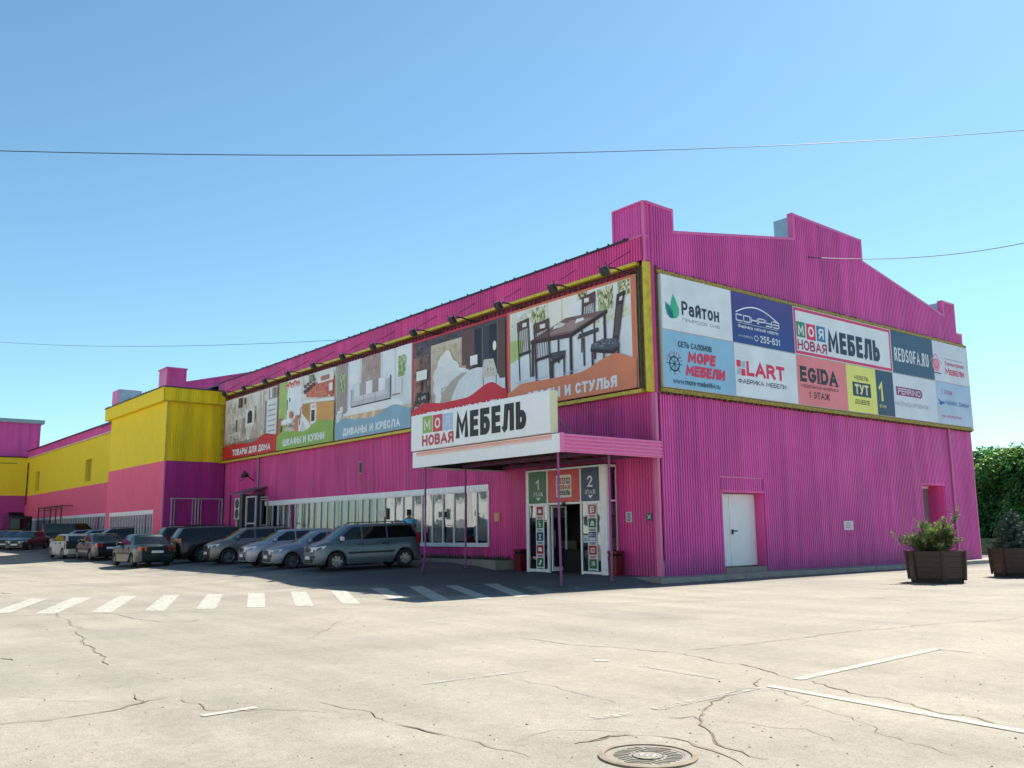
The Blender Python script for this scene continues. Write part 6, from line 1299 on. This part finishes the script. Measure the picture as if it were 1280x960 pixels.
o_ = dict(SED, L=4.4, H=1.40, nose=.72, rims=1); o_.update(rbase=(-1.75, .98), rtop=-1.2, side=(1.0, .02, -.85, -1.55), mould=False)
car('parked_car', 'old silver blue sedan between the minivan and the modern white hatchback', -12.95, -5.25, -98, o_, paint('old_silver_paint', (.27, .31, .38)), PG)
car('parked_car', 'silvery white modern hatchback with swept headlights in the front row', -15.75, -5.2, -98, dict(HAT, lamp=(.3, .09), tumble=.76), paint('pearl_paint', (.40, .43, .50)), PG)
car('parked_car', 'silver crossover with roof rails and black wheel arches in the front row', -19.85, -5.2, -97, CRO, paint('warm_silver_paint', (.20, .19, .185)), PG)
car('parked_suv', 'dark maroon estate car parked tail out beside the silver crossover', -23.9, -5.0, 84, dict(SUV, H=1.66, mould=True), paint('maroon_black_paint', (.03, .018, .022)), 'dark cars parked tail out by the yellow block')
car('parked_suv', 'dark wine red car mostly hidden behind the green sedan', -28.2, -4.4, 84, dict(SUV, H=1.68, L=4.5), paint('wine_paint', (.05, .012, .018)), 'dark cars parked tail out by the yellow block')
grn = dict(SED, H=1.45, L=4.2, mould=True, rim=mat('rim_dull', (.16, .16, .16), .5, metal=.5), handle=PLAST)
RB = 'sedans stopped tail to the camera in the lane'
car('green_sedan', 'dark green sedan standing tail first in the lane at the shadow edge', -24.0, -8.8, 181, grn, paint('dark_green_paint', (.014, .034, .03)), RB)
car('dark_sedan', 'nearly black sedan behind the dark green one with white rear plate', -33.9, -8.1, 181, dict(SED, H=1.43), paint('black_blue_paint', (.02, .03, .035)), RB)
def black_back(t, bx, S, P):
    bx('tailgate', (-S['L']/2-.03, -.78, .55), (-S['L']/2+.06, .78, 1.0), PLAST, bw=.03)
car('white_hatchback', 'small boxy white hatchback with black tail and white roof', -38.7, -8.5, 182, dict(HAT, L=3.95, H=1.40, W=1.62, wb=2.46, rbase=(-1.85, .95), rtop=-1.35, tumble=.8, bstrip=True), mat('dusty_white_paint', (.5, .48, .42), .4, var=.08), RB, extra=black_back)
car('black_van', 'tall black van parked tail out behind the white hatchback', -67.0, -1.9, 80, VAN, paint('black_van_paint', (.012, .012, .015)))
car('parked_car', 'dark blue car with bright windscreen behind the nearly black sedan', -43.5, -4.6, -98, CRO, paint('navy_paint', (.03, .05, .09)), 'cars parked in front of the yellow block')
car('parked_car', 'steel blue hatchback second from the block corner', -47.0, -4.9, -98, HAT, paint('steel_blue_paint', (.14, .20, .30)), 'cars parked in front of the yellow block')
car('parked_car', 'blue grey car third from the block corner', -51.0, -4.9, -98, HAT, paint('blue_grey_paint', (.10, .15, .22)), 'cars parked in front of the yellow block')
FARG = 'small distant cars at the far left'
cols_ = [((.05, .06, .075), SED, 'slate blue sedan in front at the right end of the distant row'), ((.03, .03, .035), SED, 'black sedan just behind the slate blue one in the distant row'), ((.09, .09, .09), HAT, 'grey hatchback in the middle of the distant row'), ((.05, .06, .06), HAT, 'dark grey green hatchback in the distant row'), ((.16, .155, .13), SED, 'beige sedan in the distant row'), ((.02, .025, .03), SED, 'black sedan at the left picture edge of the distant row'), ((.04, .045, .05), CRO, 'graphite crossover cut by the left picture edge')]
xs_far = [(-60.5, -6.6), (-64.0, -6.8), (-67.5, -7.0), (-71.0, -7.2), (-74.5, -7.4), (-78.0, -7.6), (-81.5, -7.8)]
for (c, S_, lb), (x, y) in zip(cols_, xs_far):
    car('parked_car', lb, x, y, -38, S_, paint('far_paint_%d' % int(-x*10), c), FARG)
car('dark_bus', 'dark bus with a long flat roof behind the distant cars', -88, -2.6, 175, BUS, mat('bus_paint', (.012, .012, .013), .6), cat='bus')
def details():
    pass

# ================================================================= PERSON behind the minivan
def person():
    bx_, by_ = -11.75, -2.0
    P0 = Vector((bx_, by_, gz(bx_, by_)+.30))
    t = thing('person', 'person in a light blue t-shirt leaning forward behind the grey green minivan', 'person', P0, R(150))
    SK = mat('skin', (.28, .13, .085), .6); SH = mat('light_blue_cotton', (.10, .50, .68), .8, var=.1); TR = mat('dark_trousers', (.03, .035, .05), .8)
    def skin(nm, V, E, Rr, m, par=t, sub=2):
        me = bpy.data.meshes.new(nm); me.from_pydata(V, E, []); me.materials.append(m); o = bpy.data.objects.new(nm, me); COL.objects.link(o); o.parent = par
        sk = o.modifiers.new('skin', 'SKIN'); lay = me.skin_vertices[0] if me.skin_vertices else None
        if lay is None:
            bm = bmesh.new(); bm.from_mesh(me); bm.verts.layers.skin.verify(); bm.to_mesh(me); bm.free(); lay = me.skin_vertices[0]
        for i, rr in enumerate(Rr): lay.data[i].radius = (rr, rr)
        lay.data[0].use_root = True
        ss = o.modifiers.new('sub', 'SUBSURF'); ss.levels = sub; ss.render_levels = sub
        # bake so the object carries its own mesh
        dg = bpy.context.evaluated_depsgraph_get(); me2 = bpy.data.meshes.new_from_object(o.evaluated_get(dg)); o.modifiers.clear(); o.data = me2
        for p in me2.polygons: p.use_smooth = True
        return o
    # leaning forward along local +x, head turned ahead, arms reaching to the car roof
    V = [(0, 0, .95), (.06, 0, 1.12), (.20, 0, 1.30), (.30, 0, 1.43), (.38, 0, 1.50), (.46, 0, 1.58), (.50, 0, 1.66),
         (.0, .10, .88), (.03, .11, .50), (.0, .11, .08), (.14, .11, .04), (.0, -.10, .88), (-.04, -.11, .50), (-.08, -.11, .08), (.06, -.11, .04),
         (.29, .19, 1.40), (.36, .25, 1.16), (.58, .22, 1.10), (.66, .21, 1.10), (.29, -.19, 1.40), (.34, -.25, 1.15), (.56, -.22, 1.06), (.64, -.21, 1.06)]
    E = [(0, 1), (1, 2), (2, 3), (3, 4), (4, 5), (5, 6), (0, 7), (7, 8), (8, 9), (9, 10), (0, 11), (11, 12), (12, 13), (13, 14), (3, 15), (15, 16), (16, 17), (17, 18), (3, 19), (19, 20), (20, 21), (21, 22)]
    Rr = [.14, .14, .16, .15, .065, .085, .10, .10, .065, .045, .035, .10, .065, .045, .035, .065, .045, .034, .036, .065, .045, .034, .036]
    body = skin('body', V, E, Rr, SK)
    skin('t_shirt', [(.0, 0, .98), (.06, 0, 1.12), (.20, 0, 1.30), (.30, 0, 1.43), (.29, .19, 1.40), (.34, .235, 1.24), (.29, -.19, 1.40), (.325, -.235, 1.24)], [(0, 1), (1, 2), (2, 3), (3, 4), (4, 5), (3, 6), (6, 7)], [.165, .168, .18, .165, .085, .07, .085, .07], SH)
    skin('trousers', [(0, 0, .95), (0, .10, .86), (.03, .11, .50), (.0, .11, .12), (0, -.10, .86), (-.04, -.11, .50), (-.08, -.11, .12)], [(0, 1), (1, 2), (2, 3), (0, 4), (4, 5), (5, 6)], [.16, .115, .08, .07, .115, .08, .07], TR)
    skin('hair', [(.44, 0, 1.72), (.50, 0, 1.735), (.42, 0, 1.66)], [(0, 1), (0, 2)], [.095, .07, .075], mat('dark_hair', (.02, .014, .01), .8))
    mb = MB(); mb.smooth = True
    # ears and nose
    for s in (1, -1): mb.T = Matrix.Translation((.48, s*.098, 1.64)) @ Matrix.Diagonal((.5, .3, .9, 1)); mb.lathe([(.0, -.03), (.025, -.015), (.03, 0), (.025, .015), (0, .03)], n=8)
    mb.T = Matrix.Translation((.592, 0, 1.63)); mb.add([(0, -.015, -.02), (.03, 0, -.02), (0, .015, -.02), (-.01, 0, .03)], [(0, 1, 3), (1, 2, 3), (2, 0, 3), (0, 2, 1)]); mb.build('face', SK, t)
    for s in (1, -1):
        for k in range(5):
            L_ = [.055, .07, .075, .07, .05][k]; o = [-.03, -.015, 0, .015, .03][k]; x0 = .66 if s > 0 else .64; z0 = 1.10 if s > 0 else 1.06
            skin('finger', [(x0, s*.21+o, z0), (x0+.04+L_*.5, s*.21+o*1.4, z0-.005), (x0+.04+L_, s*.21+o*1.5, z0-.03)], [(0, 1), (1, 2)], [.011, .009, .007], SK, sub=1)
person()
mb = MB()

# small white lamp plate behind the van roof (parking sign on a short post)
t = thing('small_sign', 'small white plate on a short post behind the minivan roof', 'sign', (-14.4, -1.6, gz(-14.4, -1.6)))
mb = MB(); mb.tube([(0, 0, 0), (0, 0, 2.0)], .025, 6); mb.build('post', DARK, t)
mb = MB(); mb.box((-.55, -.03, 1.85), (.15, -.01, 2.12)); mb.build('plate', mat('cream_plate', (.62, .56, .50), .5), t)
mb = MB(); mb.box((.22, -.06, 1.75), (.36, .05, 2.22)); mb.build('bracket', DARK, t)

# ================================================================= PLANTERS
def planter(cx, cy, rz, rad, label, group):
    g = gz(cx, cy); t = thing('planter', label, 'planter', (cx, cy, g), rz, group)
    N = 6; H0, H1 = .14, .92
    def C(k, r_, z): a = 2*math.pi*k/N; return Vector((r_*math.cos(a), r_*math.sin(a), z))
    mb = MB(); vs = [C(k, rad*.90, 0) for k in range(N)]+[C(k, rad*.90, .16) for k in range(N)]; mb.add(vs, [tuple(range(N))[::-1], tuple(range(N, 2*N))]+[(k, (k+1) % N, N+(k+1) % N, N+k) for k in range(N)]); mb.build('plinth', WOODD, t)
    nb = 5
    for k in range(N):
        for j in range(nb):
            z0 = H0+(H1-H0)*j/nb+.003; z1 = H0+(H1-H0)*(j+1)/nb-.003
            r0 = rad*(.93+.07*(z0/H1)); r1 = rad*(.93+.07*(z1/H1)); a0, b0, a1, b1 = C(k, r0, z0), C(k+1, r0, z0), C(k, r1, z1), C(k+1, r1, z1)
            c = Vector((0, 0, (z0+z1)/2)); n_ = ((a0+b1)/2-c); n_.z = 0; n_.normalize(); th = n_*(-.03)
            mb = MB(); mb.add([a0, b0, b1, a1, a0+th, b0+th, b1+th, a1+th], [(0, 1, 2, 3), (7, 6, 5, 4), (0, 4, 5, 1), (3, 2, 6, 7), (0, 3, 7, 4), (1, 5, 6, 2)]); mb.build('plank', WOOD, t)
        a, b = C(k, rad*.965, H0-.06), C(k, rad*1.035, H1+.02); n_ = a.copy(); n_.z = 0; n_.normalize(); s_ = Vector((-n_.y, n_.x, 0))
        mb = MB(); vs = []
        for p_ in (a, b):
            for o1, o2 in ((-.045, -.05), (.02, -.05), (.02, .05), (-.045, .05)): vs.append(p_+n_*o1+s_*o2)
        mb.add(vs, [(0, 3, 2, 1), (4, 5, 6, 7), (0, 1, 5, 4), (1, 2, 6, 5), (2, 3, 7, 6), (3, 0, 4, 7)]); mb.build('corner_board', WOOD, t)
    mb = MB(); vs = [C(k, rad*.93, H1-.08) for k in range(N)]; mb.add(vs, [tuple(range(N))]); mb.build('soil', SOIL, t)
    return t
def ray_at(px, py, depth):
    d = Fv+R2*((px-640)/1134.6)-U2*((py-480)/1134.6); return CAM+d*depth
# choose depths from the base contact
PA = px2g(1159, 729); PB = px2g(1250, 722)
planter(PA.x, PA.y+.6, R(10), .83, 'brown wooden hexagonal planter holding a spreading mountain pine', 'wooden planters in front of the gable')
planter(PB.x+.25, PB.y+.9, R(20), .85, 'brown wooden hexagonal planter with a small blue spruce at the right edge', 'wooden planters in front of the gable')
NG = [mat('pine_needle_a', (.08, .13, .035), .6), mat('pine_needle_b', (.15, .20, .06), .6), mat('pine_needle_c', (.035, .065, .022), .6), mat('pine_candle', (.20, .18, .09), .7)]
def leafmat(m):
    b = m.node_tree.nodes['Principled BSDF']; b.inputs['Transmission Weight'].default_value = 0
    n = m.node_tree; out = [x for x in n.nodes if x.type == 'OUTPUT_MATERIAL'][0]; tr = n.nodes.new('ShaderNodeBsdfTranslucent'); c = b.inputs['Base Color'].default_value; tr.inputs[0].default_value = (c[0]*1.6, c[1]*1.8, c[2], 1)
    mx = n.nodes.new('ShaderNodeMixShader'); mx.inputs[0].default_value = .35; n.links.new(b.outputs[0], mx.inputs[1]); n.links.new(tr.outputs[0], mx.inputs[2]); n.links.new(mx.outputs[0], out.inputs[0])
for m in NG[:3]: leafmat(m)
BARK = mat('bark', (.09, .06, .045), .9, var=.3)
def needles(mb, c, d, n, L, rnd, w_=.006):
    d = d.normalized(); a = d.orthogonal().normalized(); b = d.cross(a)
    for i in range(n):
        th = rnd.uniform(0, 6.283); s = rnd.uniform(-1, .6)*.09; sp = rnd.uniform(.5, 1.3); q = c+d*s; dd = (d*rnd.uniform(.3, 1)+(a*math.cos(th)+b*math.sin(th))*sp).normalized()*L*rnd.uniform(.7, 1.2)
        sd_ = dd.cross(d).normalized()*w_; mb.add([q-sd_, q+sd_, q+dd], [(0, 1, 2)])
def pine(cx, cy, z):
    t = thing('pine_shrub', 'low spreading mountain pine with upturned shoots growing in the wooden planter', 'shrub', (cx, cy, z)); rnd = random.Random(11)
    st = MB(); mbs = [MB() for _ in NG]
    for i in range(64):
        a = rnd.uniform(0, 6.283); e = rnd.uniform(.05, 1.15); L = rnd.uniform(.45, .82)
        if i == 0: a, e, L = R(50), .95, 1.28
        if i == 1: a, e, L = R(230), .25, 1.15
        if i == 2: a, e, L = R(60), .85, 1.2
        if i == 3: a, e, L = R(228), .12, 1.0
        d = Vector((math.cos(a)*math.cos(e), math.sin(a)*math.cos(e), math.sin(e)))
        pts = [Vector((0, 0, -.08)), d*L*.5+Vector((0, 0, -.02)), d*L*.85+Vector((0, 0, .04)), d*L+Vector((0, 0, .14))]; st.tube(pts, [.022, .015, .010, .006], 5)
        for k in range(11):
            u = .25+.75*k/10; p0 = pts[0].lerp(pts[1], min(1, u*2)) if u < .5 else pts[1].lerp(pts[3], (u-.5)*2)
            sd_ = Vector((rnd.uniform(-1, 1), rnd.uniform(-1, 1), rnd.uniform(.2, 1.2))).normalized()*rnd.uniform(.08, .2); st.tube([p0, p0+sd_], [.006, .004], 4)
            needles(mbs[rnd.choice([0, 0, 1, 1, 2])], p0+sd_, sd_, 34, .095, rnd, .0085)
            if rnd.random() < .12: mbs[3].tube([p0+sd_, p0+sd_+Vector((0, 0, .06))], [.011, .006], 4)
        needles(mbs[1], pts[3], pts[3]-pts[2], 34, .09, rnd, .007)
    st.build('branch', BARK, t)
    me = MB()
    for i, q in enumerate(mbs):
        b = len(me.v); me.v += q.v; me.f += [[b+j for j in f] for f in q.f]; me.mi += [i]*len(q.f); me.sm += [False]*len(q.f)
    o = me.build('needles', NG, t); o['kind'] = 'stuff'
pine(PA.x, PA.y+.6, PA.z+.88)
def spruce(cx, cy, z, h, rad):
    t = thing('spruce_tree', 'small conical blue spruce growing in the right planter', 'tree', (cx, cy, z)); rnd = random.Random(4); st = MB(); q = MB(); q2 = MB()
    st.tube([(0, 0, 0), (0, 0, h)], [.035, .008], 6)
    lv = 13
    for i in range(lv):
        u = i/lv; zz = .05+h*.92*u; rr = rad*(1-u)**.85+.04; n = int(13-7*u)
        for k in range(n):
            a = 2*math.pi*k/n+rnd.uniform(-.3, .3)+i; L = rr*rnd.uniform(.75, 1.15); d = Vector((math.cos(a), math.sin(a), rnd.uniform(-.12, .12))); tip = Vector((0, 0, zz))+d*L+Vector((0, 0, .05)); st.tube([(0, 0, zz), tip], [.009, .004], 4)
            m_ = max(2, int(L/.055))
            for j in range(m_):
                p = Vector((0, 0, zz)).lerp(tip, (j+1)/m_); sd_ = d.cross(Vector((0, 0, 1)))*rnd.uniform(-1, 1)*.3+d+Vector((0, 0, .25)); needles(q if rnd.random() < .6 else q2, p+Vector((rnd.uniform(-.03, .03), rnd.uniform(-.03, .03), 0)), sd_, 26, .065, rnd, .009)
    for k in range(4): needles(q2, Vector((0, 0, h*(.94+.02*k))), Vector((0, 0, 1)), 14, .05, rnd, .005)
    st.build('trunk', BARK, t); me = MB()
    for i, s_ in enumerate((q, q2)):
        b = len(me.v); me.v += s_.v; me.f += [[b+j for j in f] for f in s_.f]; me.mi += [i]*len(s_.f); me.sm += [False]*len(s_.f)
    o = me.build('needles', [mat('spruce_a', (.03, .07, .05), .6), mat('spruce_b', (.09, .16, .14), .6)], t); o['kind'] = 'stuff'
spruce(PB.x+.15, PB.y+.9, PB.z+.85, 1.3, .72)

# ================================================================= TREES, FENCE on the right
LEAF = [mat('leaf_dark', (.022, .11, .04), .55), mat('leaf_mid', (.045, .17, .045), .55), mat('leaf_light', (.13, .22, .04), .5)]
for m in LEAF: leafmat(m)
def tree(cx, cy, h, rad, seed, label, group, leaves=9000, low=.08):
    rnd = random.Random(seed); g = gz(cx, cy); t = thing('leafy_tree', label, 'tree', (cx, cy, g), 0, group)
    st = MB(); st.tube([(0, 0, -.1), (.05, 0, h*.3), (0, .1, h*.6), (.1, 0, h*.9)], [.2, .15, .09, .03], 8)
    cl = []
    for i in range(110):
        u = rnd.random(); a = rnd.uniform(0, 6.283); z = h*(low+(.97-low)*u); rr = rad*(1.0-.55*max(0, (u-.45)/.55)**2)*math.sqrt(rnd.random())
        c = Vector((rr*math.cos(a), rr*math.sin(a), z)); cl.append((c, rnd.uniform(.35, .8)*rad*.42))
        if i % 3 == 0: st.tube([(0, 0, z*.6), c*.6+Vector((0, 0, z*.3)), c], [.06, .04, .015], 5)
    st.build('trunk', BARK, t); mb = MB(); per = leaves//len(cl)
    for c, r_ in cl:
        base = rnd.choice([0, 1, 1, 2, 0])
        for _ in range(per):
            v = Vector((rnd.gauss(0, 1), rnd.gauss(0, 1), rnd.gauss(0, 1))).normalized()*r_*rnd.uniform(.55, 1.08); p = c+v; s = rnd.uniform(.06, .13)
            n_ = (v.normalized()+Vector((rnd.uniform(-1, 1), rnd.uniform(-1, 1), rnd.uniform(-.3, 1)))).normalized(); a = n_.orthogonal().normalized()*s; b = n_.cross(a).normalized()*s*.7
            mb.cur = min(2, max(0, base+rnd.choice([-1, 0, 0, 1]))); mb.add([p-a, p+b, p+a, p-b], [(0, 1, 2, 3)])
    o = mb.build('crown', LEAF, t); return t
def at(px, depth): P = ray_at(px, 680, depth); return P.x, P.y
tg = 'leafy trees behind the right end of the gable'
tl = ['dense leafy tree touching the gable edge of the pink hall', 'dense leafy tree behind the blue spruce', 'bushy leafy tree at the right picture edge', 'leafy tree beyond the right picture edge', 'tree hidden behind the pink hall corner']
for i, (px, dp, h, r_) in enumerate([(1228, 55, 6.0, 2.7), (1262, 53, 6.15, 2.7), (1300, 52, 5.9, 2.8), (1370, 50, 6.4, 3.2), (1196, 60, 6.1, 2.8)]):
    x, y = at(px, dp); tree(x, y, h, r_, 20+i, tl[i], tg, 22000, .03)
MOSS = mat('mossy_concrete', (.11, .15, .08), .9, var=.5, scale=3, bump=.4)
def fence():
    t = thing('concrete_fence', 'weathered concrete panel fence under the trees at the right', 'fence')
    A = Vector(at(1212, 49)+(0,)); B = Vector(at(1440, 44)+(0,)); d = (B-A).normalized(); n_ = Vector((-d.y, d.x, 0)); L = (B-A).length; k = int(L/1.5)
    for i in range(k):
        a = A+d*(1.5*i+.1); b = A+d*(1.5*i+1.32); mb = MB(); vs = []
        for p in (a, b):
            for o1, z in ((0, -.15), (.08, -.15), (.08, .85), (0, .85)): vs.append(p+n_*o1+Vector((0, 0, z)))
        mb.add(vs, [(0, 1, 2, 3), (7, 6, 5, 4), (0, 4, 5, 1), (1, 5, 6, 2), (2, 6, 7, 3), (3, 7, 4, 0)]); mb.build('panel', MOSS, t)
        p = A+d*(1.5*i); mb = MB(); mb.T = Matrix.Translation(p) @ Matrix.Rotation(math.atan2(d.y, d.x), 4, 'Z'); mb.box((-.08, -.09, -.15), (.08, .12, .95)); mb.build('post', MOSS, t)
fence()
weeds('grass', ((2, 30), (26, 34), -.16), 6000, .25, GRN, 5, 'rough grass along the foot of the concrete fence')

# ================================================================= HALL ACROSS THE STREET (behind the camera, mirrored in the strip windows)
def opposite():
    t = thing('opposite_building', 'long pale hall across the street, seen mirrored in the strip windows', 'building')
    y = -46.0; wm = mat('pale_render', (.80, .78, .72), .7, var=.06, scale=.6); x0, x1 = -95, 62
    mb = MB(); mb.box((x0, y-14, -.4), (x1, y, 9.5)); mb.build('wall', wm, t)
    mb = MB(); mb.box((x0-.4, y-14.4, 9.5), (x1+.4, y+.4, 9.8)); mb.build('roof', ROOFM, t)
    wv = MB(); wv.box((-1.1, -.02, -.9), (1.1, .06, .9)); wmsh = wv.mesh('window', mat('far_glass', (.06, .08, .1), .1, spec=.8)); fv = MB(); fv.box((-1.2, .0, -1.02), (1.2, .1, -.9)); fm = fv.mesh('sill', WHITEF)
    for i in range(30):
        for z in (2.2, 6.4):
            if z < 3 and i % 7 == 3: continue
            o = link('window', wmsh, t, loc=(x0+4+i*5.1, y, z)); link('sill', fm, o)
    for i in range(3, 30, 7):
        mb = MB(); mb.box((x0+4+i*5.1-1.3, y-.02, -.1), (x0+4+i*5.1+1.3, y+.08, 2.9)); mb.build('door', GREY, t)
opposite()

def grit():
    rnd = random.Random(77); mb = MB()
    for k in range(420):
        px, py = rnd.uniform(-20, 1300), 742+(960-742)*rnd.random()**1.3; p = px2g(px, py); r_ = rnd.uniform(.004, .014)*(1.6 if rnd.random() < .08 else 1); h_ = r_*.7
        a = rnd.uniform(0, 6); c, s_ = math.cos(a)*r_, math.sin(a)*r_; mb.cur = rnd.choice([0, 0, 1, 2])
        mb.add([(p.x-c, p.y-s_, p.z), (p.x+s_*1.2, p.y-c*1.2, p.z), (p.x+c, p.y+s_, p.z), (p.x-s_, p.y+c, p.z), (p.x, p.y, p.z+h_)], [(0, 1, 4), (1, 2, 4), (2, 3, 4), (3, 0, 4)])
    o = mb.build('gravel', [mat('grit_dark', (.12, .10, .08), .9), mat('grit_grey', (.2, .18, .15), .9), mat('grit_pale', (.4, .36, .3), .9)], None, kind='stuff'); o['label'] = 'loose grit and small stones scattered over the asphalt'; o['category'] = 'gravel'
grit()

# ================================================================= OVERHEAD WIRES
def wire(label, pts, r_, n=24, sag=0):
    t = MB(); A, B = pts; P = []
    for i in range(n+1):
        u = i/n; p = Vector(A).lerp(Vector(B), u); p.z -= sag*4*u*(1-u); P.append(p)
    t.tube(P, r_, 5); o = t.build('overhead_wire', DARK); tag(o, label, 'wire')
wire('long overhead wire crossing the whole sky above the roofs', (ray_at(-60, 187, 26), ray_at(1340, 158, 34)), .014, 40, .55)
gp = Vector((.05, 9.19, 12.18))
wire('overhead wire running from the pink gable to the right edge', (gp, ray_at(1330, 292, 40)), .018, 24, .45)
wire('thin faint overhead wire at the left above the yellow block', (ray_at(-40, 424, 90), Vector((-22, 2.5, 11.9))), .014, 24, .6)
t = thing('wire_anchor', 'small black insulator hook holding the wire on the gable', 'insulator'); mb = MB(); mb.tube([(.0, 9.19, 12.18), (.12, 9.19, 12.18)], .03, 6); mb.box((.03, 9.15, 12.1), (.08, 9.23, 12.3)); mb.build('hook', DARK, t)
